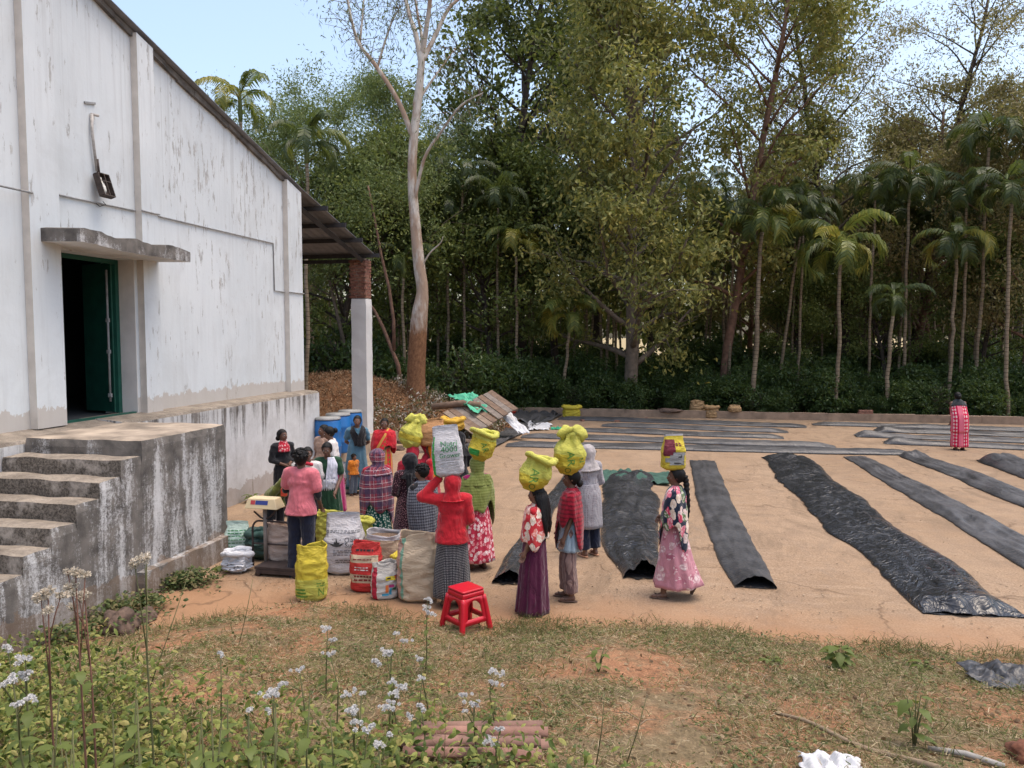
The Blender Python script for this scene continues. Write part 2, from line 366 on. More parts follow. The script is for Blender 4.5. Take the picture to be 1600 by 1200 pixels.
# ================================================================== GROUND
EDGE = [(-40, 6.6), (-6.4, 6.3), (-5.3, 7.2), (-4.2, 8.15), (-3, 8.0), (-1.9, 7.95), (-.3, 8.35), (1.7, 8.2), (3.5, 8.2), (8, 8.0), (60, 8.0)]
def yedge(x):
    for (a, ya), (b, yb) in zip(EDGE, EDGE[1:]):
        if a <= x <= b: return ya + (yb - ya) * (x - a) / (b - a)
    return 7.5
def hgt(x, y):
    if y > 11: return -.03
    d = yedge(x) - y + .25 * nz(x * 1.3, y * 1.3, 3)
    if d < -.6: return -.03
    w_ = sstep(-.25, .5, d); slope = .155 * (0.55 + .45 * sstep(-6.5, -3.5, x))
    n_ = nz(x * .9, y * .9, 1) * .05 + nz(x * 3, y * 3, 2) * .025 + nz(x * 8, y * 8, 5) * .008
    return -.03 + w_ * (.055 + n_) + max(0, d) * slope * sstep(0, 1.2, d)
def axis(dense0, dense1, st, lo, hi, grow=1.35, s1=1.0):
    a = list(np.arange(dense0, dense1 + 1e-6, st)); q = s1
    while a[-1] < hi: a.append(a[-1] + q); q *= grow
    b = []; x = dense0; q = s1
    while x > lo: x -= q; b.append(x); q *= grow
    return b[::-1] + a
xs_ = axis(-11, 12, .14, -700, 700); ys_ = axis(-3, 9.2, .14, -300, 900)
GV = [(x, y, hgt(x, y)) for y in ys_ for x in xs_]; nx_ = len(xs_)
GF = [(j*nx_+i, j*nx_+i+1, (j+1)*nx_+i+1, (j+1)*nx_+i) for j in range(len(ys_)-1) for i in range(nx_-1)]
tag(obj('ground', np_mesh('ground', GV, GF, MAT['ground'])), kind='structure')
# the swept drying yard
yx = np.arange(-8.0, 42.01, .5); yy_ = np.arange(5.0, 30.01, .5)
YV = [(x, y, .012 * nz(x * .35, y * .35, 8)) for y in yy_ for x in yx]; n_ = len(yx)
YF = [(j*n_+i, j*n_+i+1, (j+1)*n_+i+1, (j+1)*n_+i) for j in range(len(yy_)-1) for i in range(n_-1)]
tag(obj('drying_yard', np_mesh('drying_yard', YV, YF, MAT['yard'])), kind='structure')
# low kerb wall round the yard
kw = empty('kerb_wall', (0, 30, 0), 0, 'low brown rendered kerb wall along the far edge of the yard', 'wall')
m = MB(); rk = random.Random(4); x = -6.6
while x < 44:
    l = rk.uniform(.9, 1.6); h = .27 + rk.uniform(-.012, .012)
    m.box((x + l / 2, .12, h / 2 - .05), (l + .006, .24, h + .1), jit=.012, rnd=rk); x += l
m.build('coping', MAT['kerb'], kw)
m = MB(); m.box((-6.75, -2.2, .07), (.25, 4.6, .26), Matrix.Rotation(R(-8), 3, 'Z')); m.build('return_wall', MAT['kerb'], kw)

# ================================================================== WAREHOUSE
WX, Y1 = -8.35, 16.28
def rz_(y): return 6.44 + .275 * (Y1 - y) if y < Y1 else 6.44 - .235 * (y - Y1)
RIDGE = 3.0
wh = empty('warehouse', (WX, 12, 0), 0, 'white limewashed gable warehouse with a green door above a stair', 'building')
O = Vector((-WX, -12, 0))
def wpart(mb, name, mat):
    mb.v = [tuple(Vector(p) + O) for p in mb.v]; return mb.build(name, mat, wh)
DY0, DY1, DZ = 9.25, 10.80, 4.36
m = MB()
m.prism([(DY1, 1.9), (Y1, 1.9), (Y1, rz_(Y1)), (DY1, rz_(DY1))], 'x', WX - .28, WX)
m.prism([(DY0, DZ), (DY1, DZ), (DY1, rz_(DY1)), (DY0, rz_(DY0))], 'x', WX - .28, WX)
m.prism([(-8, 1.9), (DY0, 1.9), (DY0, rz_(DY0)), (RIDGE, rz_(RIDGE)), (-8, rz_(RIDGE) - .275 * 11)], 'x', WX - .28, WX)
wpart(m, 'gable_wall', MAT['wall'])
m = MB(); m.bx(-24, WX - .28, Y1 - .28, Y1, 1.9, 6.40); wpart(m, 'side_wall', MAT['wall'])
m = MB(); m.bx(-24, -23.7, -8, Y1, 1.9, 6.3); m.bx(-24, WX - .28, -8, -7.7, 1.9, 6.3); wpart(m, 'rear_wall', MAT['wall'])
m = MB(); m.bx(-24, WX - .29, -7.6, Y1 - .3, 1.7, 1.885); wpart(m, 'inside_floor', MAT['dark'])
m = MB(); m.bx(-12.2, -12.0, 6, 15.9, 1.9, 6.4); wpart(m, 'inside_partition', MAT['dark'])
# plinth, wider than the wall, with a worn sloping ledge
m = MB(); m.prism([(WX - .3, 0), (-7.88, 0), (-7.88, 1.84), (-7.93, 1.88), (WX + .0, 1.915), (WX - .3, 1.915)], 'y', 9.87, Y1 + .06)
m.prism([(WX - .3, 0), (-7.88, 0), (-7.88, 1.80), (-7.93, 1.84), (WX + .0, 1.905), (WX - .3, 1.905)], 'y', -8, 9.87)
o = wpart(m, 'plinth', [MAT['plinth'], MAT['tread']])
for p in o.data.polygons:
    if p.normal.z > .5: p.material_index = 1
for (a, b) in ((8.66, 9.17), (10.86, 11.25), (15.66, Y1 + .03)):
    m = MB(); zt = 6.36 if b > 15 else None
    m.prism([(a, 1.905), (b, 1.905), (b, rz_(b) - .02), (a, rz_(a) - .02)], 'x', WX + .002, WX + .12)
    ob = wpart(m, 'pilaster', [MAT['wall'], MAT['beige']])
    for p in ob.data.polygons:
        if p.normal.y < -.9: p.material_index = 1
# parapet rim under the sheet, chipped
m = MB(); rk = random.Random(9)
y = 3.2
while y < Y1:
    l = rk.uniform(.3, .9); yb = min(Y1, y + l)
    m.prism([(y, rz_(y) - .05 - rk.uniform(0, .05)), (yb, rz_(yb) - .05 - rk.uniform(0, .05)), (yb, rz_(yb) + .02), (y, rz_(y) + .02)], 'x', WX + .001, WX + .05 + rk.uniform(0, .02)); y = yb
wpart(m, 'verge_mortar', MAT['slab'])
# corrugated roof sheet
m = MB(); ye = 20.72; nS = 150
xsr = np.linspace(-24.3, WX + .16, nS)
for (ya, yb) in ((RIDGE, Y1 + .1), (Y1 + .1, ye), (RIDGE, -8.5)):
    def zz(y): return rz_(y) if y >= RIDGE else rz_(RIDGE) - .275 * (RIDGE - y)
    V = []
    for i, x in enumerate(xsr):
        o_ = .03 + .018 * math.sin(i * PI)+ (.02 if i % 2 else 0)
        V += [(x, ya, zz(ya) + o_), (x, yb, zz(yb) + o_), (x, ya, zz(ya) + o_ + .012), (x, yb, zz(yb) + o_ + .012)]
    Fs = []
    for i in range(nS - 1):
        a = i * 4; b = a + 4
        Fs += [(a, b, b+1, a+1), (a+2, a+3, b+3, b+2), (a+1, b+1, b+3, a+3), (a, a+2, b+2, b)]
    e = (nS-1)*4; Fs += [(e, e+1, e+3, e+2), (0, 2, 3, 1)]
    m.add(V, Fs)
wpart(m, 'roof', MAT['roof'])
for y in (17.15, 18.2, 19.25, 20.45):
    m = MB(); m.box(((-24 + WX + .3) / 2 + .1, y, rz_(y) - .045), (15.9, .06, .11)); wpart(m, 'purlin', MAT['steel'])
for x in (WX - .12, -12.5, -17):
    m = MB(); za, zb = rz_(Y1) - .20, rz_(20.6) - .19
    m.tube([(x, Y1 + .02, za), (x, 20.6, zb)], .075, 4, cap=True, smooth=False); wpart(m, 'rafter', MAT['steel'])
m = MB(); m.bx(-24, WX - .02, 20.52, 20.60, rz_(20.55) - .21, rz_(20.55) - .11); wpart(m, 'eave_beam', MAT['steel'])
# door: reveal, frame, open leaf
m = MB(); m.bx(WX - .60, WX - .002, DY1 - .012, DY1 - .001, 1.9, DZ); wpart(m, 'door_reveal', MAT['reveal'])
m = MB(); m.bx(WX - .34, WX - .282, DY1 - .09, DY1 - .015, 1.9, DZ - .002); m.bx(WX - .34, WX - .282, DY0 + .002, DY0 + .05, 1.9, DZ - .002)
m.bx(WX - .34, WX - .282, DY0 + .05, DY1 - .09, DZ - .07, DZ - .002); m.bx(WX - .10, WX - .02, DY0 + .01, DY1 - .02, 1.9, 1.935); wpart(m, 'door_frame', MAT['green'])
def leaf(name, hy, ang, wdt):
    lf = MB(); rot = Matrix.Rotation(ang, 3, 'Z'); h = 2.38
    base = Vector((WX - .345, hy, 1.93))
    def lb(u0, u1, d0, d1, z0, z1):
        lf.box(base + rot @ Vector(((u0+u1)/2, (d0+d1)/2, (z0+z1)/2)), (u1-u0, d1-d0, z1-z0), rot)
    lb(0, wdt, -.012, .012, 0, h)
    for z0 in (0, .75, 1.5, h - .06): lb(.0, wdt, -.03, -.013, z0, z0 + .06)
    for u0 in (0, wdt - .06): lb(u0, u0 + .06, -.029, -.0135, .061, .749); lb(u0, u0 + .06, -.029, -.0135, .811, 1.499); lb(u0, u0 + .06, -.029, -.0135, 1.561, h - .061)
    o = wpart(lf, name, MAT['green']); return o
leaf('door_leaf', DY1 - .1, R(163), .74)
leaf('door_leaf', DY0 + .06, R(180 + 40), .70)
m = MB(); m.tube([(WX - .40, DY1 - .14, 2.1), (WX - .40, DY1 - .14, 4.2)], .018, 6)
for z in (2.2, 2.9, 3.4): m.box((WX - .40, DY1 - .14, z), (.05, .04, .06))
wpart(m, 'door_bolt', MAT['conduit'])
# canopy slab over the door (rough, sagging edge)
m = MB(); rk = random.Random(3); ys2 = np.linspace(8.83, 11.22, 26); V = []
for i, y in enumerate(ys2):
    s_ = .02 * math.sin(i * .7) + rk.uniform(-.012, .012); dz = -.05 * sstep(8.83, 9.8, y)
    zt = 4.575 + dz * .7 + s_; zb = 4.40 + dz + rk.uniform(-.006, .006); xo = -7.62 + rk.uniform(-.015, .015)
    V += [(WX + .003, y, zt + .03), (xo, y, zt), (xo, y, zb), (WX + .003, y, zb + .015)]
Fs = [(4*i+a, 4*i+(a+1) % 4, 4*i+4+(a+1) % 4, 4*i+4+a) for i in range(25) for a in range(4)] + [(0, 3, 2, 1), (100, 101, 102, 103)]
m.add(V, Fs); ob = wpart(m, 'door_canopy', [MAT['slab'], MAT['slabw']])
for p in ob.data.polygons:
    if p.normal.z < -.7: p.material_index = 1
# conduits
def pipe(pts, r=.014):
    m = MB(); m.tube(pts, r, 8); return wpart(m, 'conduit', MAT['conduit'])
xw = WX + .02; xp = WX + .14
pipe([(xw, 9.2, 5.11), (xw, 10.84, 5.14)]); pipe([(xp, 10.84, 5.142), (xp, 11.27, 5.142)]); pipe([(xw, 11.27, 5.14), (xw, 15.18, 5.14), (xw, 15.2, 4.13), (xw, 15.64, 4.12)])
pipe([(xp, 15.64, 4.12), (xp, 16.33, 4.12)]); pipe([(xw, 11.29, 5.12), (xw, 11.29, 4.08), (xw + .01, 11.15, 4.06)], .017); pipe([(xp, 7.2, 5.02), (xp, 8.70, 5.03)])
m = MB(); m.box((xw + .02, 11.29, 5.14), (.05, .07, .07)); wpart(m, 'junction_box', MAT['conduit'])
m = MB(); m.box((xw + .03, 11.08, 3.99), (.07, .13, .15)); m.tube([(xw + .06, 11.08, 3.99), (xw + .085, 11.08, 3.99)], .035, 10); m.tube([(xw, 11.0, 4.07), (xw, 11.2, 4.07)], .012, 6)
wpart(m, 'socket_box', simple('old_bakelite', (.34, .27, .18), .6))
# stained lamp bracket on the wall
lampy = 9.99
wl = empty('wall_lamp', (WX, lampy, 5.2), 0, 'rusty flood lamp box with a bare bulb hung high on the white gable', 'lamp')
m = MB(); m.tube([(.03, -.04, 1.20), (.04, -.06, .95), (.05, .0, .38)], [.022, .02, .018], 8); m.tube([(.02, -.05, 1.2), (.07, .05, 1.2)], .02, 8); m.build('stem', simple('peeling_pipe', (.45, .42, .39), .8, .4, 18), wl)
m = MB(); m.tube([(.055, .0, .56), (.06, .02, .36)], .024, 8); m.build('bracket', MAT['rust'], wl)
rot = Matrix.Rotation(R(-18), 3, 'Y')
m = MB()
for (c, d) in (((0, 0, 0), (.015, .22, .34)), ((.05, -.11, 0), (.09, .012, .34)), ((.05, .11, 0), (.09, .012, .34)), ((.05, 0, .17), (.09, .232, .012)), ((.05, 0, -.17), (.09, .232, .012)), ((.095, .0, 0), (.008, .012, .33)), ((.095, 0, .05), (.009, .22, .010))):
    m.box(rot @ Vector(c) + Vector((.10, .03, .16)), d, rot)
m.build('housing', MAT['rust'], wl)
m = MB(); m.tube([rot @ Vector((.04, -.03, z)) + Vector((.10, .03, .16)) for z in (.12, .06, .03, -.03, -.09, -.13)], [.016, .016, .026, .038, .034, .01], 10); m.build('bulb', MAT['bulb'], wl)
m = MB(); m.tube([(.05, .10, -.04), (.07, .14, -.08), (.03, .06, -.12), (.02, .0, -.09)], .007, 5); m.build('cable', MAT['steel'], wl)
m = MB(); m.box((.012, -.05, 1.36), (.02, .22, .03), Matrix.Rotation(R(12), 3, 'X')); m.build('old_fixing', MAT['conduit'], wl)

# ================================================================== STAIR
st = empty('concrete_staircase', (-7.0, 8, 0), 0, 'mouldy concrete stair with a wide landing climbing to the green door', 'staircase')
def spart(mb, name, mat):
    mb.v = [tuple(Vector(p) - Vector((-7.0, 8, 0))) for p in mb.v]; return mb.build(name, mat, st)
XO = -6.22; XI = -7.876
def rough_block(x0, x1, y0, y1, z0, z1, seed, amp=.017, step=.11):
    """a box with worn, uneven faces"""
    bm = bmesh.new(); bmesh.ops.create_cube(bm, size=1)
    for v in bm.verts: v.co = Vector((x0 + (v.co.x + .5) * (x1 - x0), y0 + (v.co.y + .5) * (y1 - y0), z0 + (v.co.z + .5) * (z1 - z0)))
    for ax in range(3):
        L = (x1 - x0, y1 - y0, z1 - z0)[ax]; k = max(1, int(L / step)); a0 = (x0, y0, z0)[ax]
        for i in range(1, k):
            co = [0, 0, 0]; co[ax] = a0 + L * i / k; no = [0, 0, 0]; no[ax] = 1
            bmesh.ops.bisect_plane(bm, geom=bm.verts[:] + bm.edges[:] + bm.faces[:], plane_co=co, plane_no=no)
    cx, cy = (x0+x1)/2, (y0+y1)/2
    for v in bm.verts:
        p = v.co; e = sum((abs(p.x - x0) < 1e-4 or abs(p.x - x1) < 1e-4, abs(p.y - y0) < 1e-4 or abs(p.y - y1) < 1e-4, abs(p.z - z1) < 1e-4))
        n_ = Vector((nz(p.x*3+seed, p.y*3, p.z*3), nz(p.x*3, p.y*3+seed, p.z*3+9), nz(p.x*3, p.y*3, p.z*3+seed+4))) * amp
        if e >= 2 and abs(p.z - z1) < 1e-4: n_ += Vector((cx - p.x, cy - p.y, 0)).normalized() * (.016 + .018 * nz(p.x*7, p.y*7, p.z*7)); n_.z -= .016 * (abs(p.z - z1) < 1e-4)
        if abs(p.z - z1) > 1e-4: n_.z = 0
        v.co = p + n_
    mb = MB(); mb.v = [tuple(v.co) for v in bm.verts]; bm.verts.index_update()
    for f in bm.faces: mb.f.append([v.index for v in f.verts]); mb.mi.append(0); mb.sm.append(False)
    bm.free(); return mb
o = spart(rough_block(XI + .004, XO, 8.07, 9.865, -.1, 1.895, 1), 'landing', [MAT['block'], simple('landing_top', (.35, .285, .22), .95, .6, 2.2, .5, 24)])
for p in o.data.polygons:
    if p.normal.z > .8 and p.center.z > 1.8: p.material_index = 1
rise, run = .183, .352
for i in range(1, 10):
    zt = 1.895 - rise * i; y1 = 8.07 - run * (i - 1) - .003; y0 = y1 - run
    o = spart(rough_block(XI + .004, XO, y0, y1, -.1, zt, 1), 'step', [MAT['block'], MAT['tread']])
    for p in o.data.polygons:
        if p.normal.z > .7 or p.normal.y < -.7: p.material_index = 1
o = spart(rough_block(XO + .004, XO + .13, 7.9, 9.9, -.1, .33, 1, .02), 'base_ledge', MAT['block'])
o = spart(rough_block(XI + .01, XO + .0, 9.872, 9.99, -.1, .42, 56, .02), 'base_ledge', MAT['block'])

# ================================================================== VERANDA + PILLAR
m = MB(); m.bx(-22, -7.75, Y1 + .07, 21.2, -.1, .34); tag(m.build('veranda_floor', MAT['floor']), kind='structure')
px0, px1, py0, py1 = -8.80, -8.36, 20.36, 20.80
pl = empty('brick_pillar', (-8.58, 20.58, .34), 0, 'tall white limewashed square pillar with bare brick at the top', 'pillar')
m = rough_block(-.225, .225, -.225, .225, 0, 3.88, 77, .012, .2); m.build('shaft', MAT['pillar'], pl)
m = MB(); m.bx(-.195, .195, -.195, .195, 3.88, 5.0); m.build('mortar_core', MAT['mortar'], pl)
bme = MB().box((0, 0, 0), (.215, .10, .072), jit=.006, rnd=random.Random(5)).mesh('brick', MAT['brick'])
bme2 = MB().box((0, 0, 0), (.208, .10, .070), jit=.008, rnd=random.Random(8)).mesh('brick', simple('brick_burnt', (.2, .085, .06), .92, .4, 9, .5, 60))
rk = random.Random(2)
for cidx in range(13):
    z = 3.92 + cidx * .083; fl = .012 if cidx > 9 else 0
    for (dx, dy, ang) in ((0, -1, 0), (1, 0, PI/2), (0, 1, 0), (-1, 0, PI/2)):
        offs = (-.113, .113) if (cidx + (1 if ang else 0)) % 2 else (-.17, .05)
        for k, of in enumerate(offs):
            wob = rk.uniform(-.008, .008); r_ = .158 + fl + wob
            loc = (dx * r_ + (of if dx == 0 else 0) * 1.0, dy * r_ + (of if dy == 0 else 0) * .86, z)
            ob = bpy.data.objects.new('brick', bme if rk.random() < .6 else bme2); ob.location = loc; ob.rotation_euler = (0, 0, ang + rk.uniform(-.03, .03)); link(ob, pl)

# ================================================================== MOUND OF SWEPT SOIL AND HUSKS
def mound_h(x, y):
    a = math.exp(-(((x + 11.5) / 4.6) ** 2 + ((y - 25.5) / 2.6) ** 2) * 1.1) * 1.95
    b = math.exp(-(((x + 7.9) / 1.6) ** 2 + ((y - 25.2) / 1.7) ** 2)) * .75
    return max(a, b) + .12 * nz(x * 1.2, y * 1.2, 2) + .05 * nz(x * 4, y * 4, 7) - .16
MVx = np.arange(-20, -4.9, .2); MVy = np.arange(21.4, 32.01, .2); n_ = len(MVx)
V = [(x, y, mound_h(x, y)) for y in MVy for x in MVx]
Fq = [(j*n_+i, j*n_+i+1, (j+1)*n_+i+1, (j+1)*n_+i) for j in range(len(MVy)-1) for i in range(n_-1)]
def m_mound():
    q = NT('husk_soil'); p = q.world(); a = q.noise(p, 2, 6, .7); b = q.noise(p, 22, 6, .8)
    c = q.ramp(b, [(.3, (0.080, 0.041, 0.021)), (.5, (0.200, 0.102, 0.051)), (.7, (0.320, 0.197, 0.106))]); c = q.mix(q.ramp(a, [(.45, 0), (.6, .6)]), c, (0.240, 0.107, 0.051))
    return q.bsdf(c, .95, q.bump(b, 1, .06), spec=.1)
tag(obj('soil_mound', np_mesh('soil_mound', V, Fq, m_mound())), kind='structure')
# ================================================================== TREES
BARK = dict(
    grey=simple('bark_grey', (.15, .115, .085), .95, .4, 6, .6, 25), dark=simple('bark_dark', (.07, .052, .04), .95, .4, 6, .6, 25),
    red=simple('bark_red', (.19, .105, .07), .95, .4, 6, .6, 25), palm=None)
def m_ringed(name, a, b, c):
    q = NT(name); z = q.sep(q.co('Object'))[2]; n1 = q.noise(q.co('Object'), 3, 5)
    col = q.ramp(n1, [(.3, a), (.7, b)]); col = q.mix(stripes(q, q.math('ADD', z, q.math('MULTIPLY', n1, .05)), 6.5, 0, .16), col, c)
    return q.bsdf(col, .9, spec=.15)
BARK['palm'] = m_ringed('palm_bark', (.16, .12, .08), (.30, .235, .16), (.10, .075, .05))
def m_euc():
    q = NT('pale_bark'); p = q.co('Object', (1, 1, .35)); z = q.sep(q.co('Object'))[2]
    n1 = q.noise(p, 5, 6, .65); n2 = q.noise(p, 1.6, 4)
    pale = q.ramp(n1, [(.3, (.34, .28, .22)), (.5, (.54, .48, .41)), (.75, (.66, .61, .54))])
    pale = q.mix(q.ramp(n2, [(.49, 0), (.56, .8)]), pale, (.33, .215, .145)); pale = q.mix(q.ramp(q.noise(q.co('Object', (1, 1, .2)), 9, 5, .7), [(.55, 0), (.68, .6)]), pale, (.17, .12, .09))
    rough = q.ramp(q.noise(q.co('Object', (1, 1, .5)), 16, 6, .8), [(.3, (.09, .04, .02)), (.7, (.33, .17, .09))])
    k = q.ramp(q.math('ADD', q.math('MULTIPLY', z, .1), q.math('MULTIPLY', n1, .16)), [(.37, 1), (.45, 0)])
    return q.bsdf(q.mix(k, pale, rough), .9, q.bump(n1, .5, .03), spec=.15)
BARK['euc'] = m_euc()
LEAF = dict(
    olive=leafmat('leaf_olive', [(0.097, 0.116, 0.034), (0.206, 0.218, 0.065), (0.315, 0.300, 0.086), (0.506, 0.412, 0.104)]),
    dark=leafmat('leaf_dark', [(0.044, 0.064, 0.020), (0.077, 0.104, 0.028), (0.125, 0.149, 0.039), (0.193, 0.199, 0.052)]),
    mid=leafmat('leaf_mid', [(0.068, 0.098, 0.028), (0.132, 0.174, 0.049), (0.206, 0.246, 0.068), (0.290, 0.312, 0.086)]),
    fine=leafmat('leaf_feathery', [(0.095, 0.137, 0.054), (0.157, 0.210, 0.076), (0.210, 0.274, 0.101), (0.294, 0.316, 0.126)]),
    dry=leafmat('leaf_dry', [(0.127, 0.108, 0.048), (0.231, 0.197, 0.085), (0.348, 0.279, 0.116), (0.440, 0.343, 0.149)]),
    euc=leafmat('leaf_eucalypt', [(0.088, 0.114, 0.061), (0.158, 0.193, 0.096), (0.210, 0.245, 0.123)]),
    coffee=leafmat('leaf_coffee', [(0.022, 0.047, 0.017), (0.045, 0.081, 0.024), (0.078, 0.124, 0.036), (0.121, 0.169, 0.052)], rough=.35),
    palm=leafmat('leaf_palm', [(0.061, 0.096, 0.028), (0.123, 0.166, 0.042), (0.228, 0.254, 0.058), (0.350, 0.333, 0.079)], rough=.4),
    palmy=leafmat('leaf_palm_yellow', [(.15, .17, .03), (.30, .28, .05), (.46, .36, .07)], rough=.45),
    palmd=leafmat('leaf_palm_dark', [(0.035, 0.056, 0.021), (0.065, 0.095, 0.032), (0.120, 0.151, 0.044)], rough=.4))
def unit(a): return a / np.maximum(np.linalg.norm(a, axis=1, keepdims=True), 1e-9)
def leaves(C, rng, L, W, droop=.3, out=None):
    """rhombic leaf faces at centres C"""
    n = len(C); d = rng.normal(size=(n, 3)); d[:, 2] -= droop
    if out is not None: d += out * .8
    d = unit(d); s = unit(np.cross(d, rng.normal(size=(n, 3)))); l = L * rng.uniform(.6, 1.3, (n, 1)); w = W * rng.uniform(.6, 1.3, (n, 1))
    nn = np.cross(d, s)
    V = np.stack([C, C + d * l * .45 + s * w * .5 + nn * w * .12, C + d * l, C + d * l * .45 - s * w * .5 + nn * w * .12], 1).reshape(-1, 3)
    return V, np.arange(4 * n).reshape(n, 4)
def tree_meshes(seed, H, r0, bark, leaf, b0=.3, spread=.3, nb=16, sub=5, up=.5, nleaf=26, L=.16, W=.07, clr=.45, lean=(0, 0), droop=.3, fork=1, wob=.05, twig=True, taper=.75, low=.6, sparse=1.0, gf=.42):
    """returns trunk mesh and crown mesh; branches carry twigs, twigs carry leaf clusters"""
    rd = random.Random(seed); rng = np.random.default_rng(seed); mb = MB(); ends = []
    def path(p0, dirv, length, r, n, wobble, grav):
        pts, rr, p, d = [p0], [r], Vector(p0), Vector(dirv).normalized()
        for i in range(n):
            d = (d + Vector((rd.gauss(0, wobble), rd.gauss(0, wobble), rd.gauss(0, wobble) + grav))).normalized()
            p = p + d * (length / n); pts.append(Vector(p)); rr.append(max(.006, r * (1 - taper * (i + 1) / n)))
        return pts, rr
    trunks = []
    for k in range(fork):
        a = 2 * PI * k / max(1, fork) + rd.uniform(0, 1); t = 0 if fork == 1 else .16
        pts, rr = path(Vector((0, 0, -.15)) + (Vector((math.cos(a), math.sin(a), 0)) * r0 * .5 if fork > 1 else Vector()), (lean[0] + t * math.cos(a), lean[1] + t * math.sin(a), 1), H * (.97 if k == 0 else rd.uniform(.75, .92)), r0 * (1 if fork == 1 else .75), 14, wob, .03)
        rr[0] *= 1.35; mb.tube(pts, rr, 9); trunks.append((pts, rr))
    for pts, rr in trunks:
        for i in range(nb):
            f = b0 + (1 - b0) * ((i + rd.random() * .7) / nb); j = min(len(pts) - 2, int(f * (len(pts) - 1))); u = f * (len(pts) - 1) - j
            p = pts[j].lerp(pts[j+1], u); r = rr[j] * .5
            a = i * 2.4 + rd.uniform(-.6, .6)
            q = (f - b0) / (1 - b0); prof = (low + (1 - low) * math.sin(PI * min(1, q * 1.15))) * (1 - .55 * q ** 3)
            ln = H * spread * prof * rd.uniform(.7, 1.2)
            bp, br = path(p, (math.cos(a), math.sin(a), up + .5 * q), ln, max(.015, r), 6, .12, .02)
            mb.tube(bp, br, 5)
            for s_ in range(sub):
                g = .3 + .7 * (s_ + rd.random()) / sub; jj = min(5, int(g * 6)); pp = bp[jj].lerp(bp[jj+1], min(1, g * 6 - jj))
                dd = (bp[min(6, jj+1)] - bp[jj]).normalized() + Vector((rd.gauss(0, .7), rd.gauss(0, .7), rd.gauss(0, .45)))
                tp, tr = path(pp, dd, ln * rd.uniform(.25, .5), max(.008, br[jj] * .5), 4, .18, -.02)
                if twig: mb.tube(tp, [x * .8 for x in tr], 4)
                ends += [tp[2], tp[3], tp[4]]
    E_ = np.array([tuple(p) for p in ends]); E_ = E_[rng.random(len(E_)) < sparse]
    # cluster density varies so that light gaps and dense clumps appear
    dens = np.array([.04 + 2.5 * max(0, .30 + nz(p[0] * gf + seed, p[1] * gf, p[2] * gf) + .4 * nz(p[0] * 1.1, p[1] * 1.1 + seed, p[2] * 1.1)) for p in E_])
    cnt = rng.poisson(np.clip(dens * nleaf, 0, None))
    C = np.repeat(E_, cnt, 0) + rng.normal(size=(cnt.sum(), 3)) * clr * np.array([1, 1, .72]) * rng.random((cnt.sum(), 1)) ** .5
    V, Fq = leaves(C, rng, L, W, droop)
    return mb.mesh('trunk', bark, False), np_mesh('crown', V, Fq, leaf, smooth=False)
def put_tree(name, ms, loc, rz=0, sc=1, label=None, group=None, cat='tree', pn=('trunk', 'crown')):
    t = empty(name, loc, rz, label, cat, group, sc)
    for n_, me in zip(pn, ms): obj(n_, me, t)
    return t
def pos(px, y, z=-.03):
    p = aty(px, 525, y); return Vector((p.x, y, z))

# --- named big trees
mO = tree_meshes(11, 21, .30, BARK['grey'], LEAF['olive'], b0=.10, spread=.25, nb=50, sub=7, nleaf=44, L=.24, W=.10, clr=.6, lean=(.10, 0), droop=.7, up=.55, wob=.035, low=.75)
put_tree('leaning_tree', mO, pos(985, 31.6), 0, 1, 'huge olive green tree with leaning trunk at the far kerb')
mO2 = tree_meshes(12, 21, .22, BARK['red'], LEAF['olive'], b0=.22, spread=.215, nb=34, sub=7, nleaf=36, L=.23, W=.10, clr=.55, droop=.7, lean=(.02, 0), low=.7)
put_tree('olive_tree', mO2, pos(1130, 34.0), 1.2, 1, 'tall yellowish olive tree with red-brown trunk right of the leaning tree')
mD = tree_meshes(21, 22, .32, BARK['dark'], LEAF['dark'], b0=.30, spread=.235, nb=36, sub=6, nleaf=40, L=.27, W=.15, clr=.6, droop=.3, low=.8)
put_tree('evergreen_tree', mD, pos(815, 38), .4, 1.05, 'dense dark evergreen tree rising behind the pale trunk, right side')
put_tree('evergreen_tree', mD, pos(925, 44), 2.4, 1.08, 'dark evergreen tree between the olive tree and the dense evergreen')
mM = tree_meshes(31, 11, .2, BARK['dark'], LEAF['mid'], b0=.30, spread=.30, nb=34, sub=7, nleaf=42, L=.2, W=.11, clr=.5, droop=.3, low=.8)
put_tree('round_tree', mM, pos(765, 33.5), .3, .96, 'rounded mid green tree above the tarpaulin sheet')
put_tree('round_tree', mM, pos(870, 36.5), 1.9, 1.1, 'rounded mid green tree behind the yellow fronded palm')
put_tree('round_tree', mM, pos(610, 34), 3.3, 1.0, 'bushy green tree behind the pale eucalyptus trunk')
put_tree('round_tree', mM, pos(530, 31), 4.6, 1.05, 'bushy green tree seen beside the white pillar')
mF = tree_meshes(41, 17, .17, BARK['grey'], LEAF['fine'], b0=.42, spread=.36, nb=24, sub=8, nleaf=56, L=.2, W=.06, clr=.62, droop=.5, up=.55, fork=2, low=.9)
put_tree('feathery_tree', mF, pos(560, 30.5), .2, .80, 'airy feathery-leaved tree with two thin trunks behind the pale trunk')
put_tree('feathery_tree', mF, pos(425, 31), 2.2, .68, 'feathery-leaved tree rising over the end of the warehouse roof')
put_tree('feathery_tree', mF, pos(20, 30), 1.0, 1.02, 'treetop peeping over the roof verge at the upper left')
put_tree('feathery_tree', mF, pos(690, 41), 4.0, .78, 'feathery tree far behind, left of the dense evergreen')
mS = tree_meshes(51, 19, .22, BARK['dark'], LEAF['dry'], b0=.42, spread=.25, nb=28, sub=8, nleaf=30, L=.17, W=.055, clr=.5, droop=.5, up=.55, lean=(.06, 0), low=.8, sparse=.9)
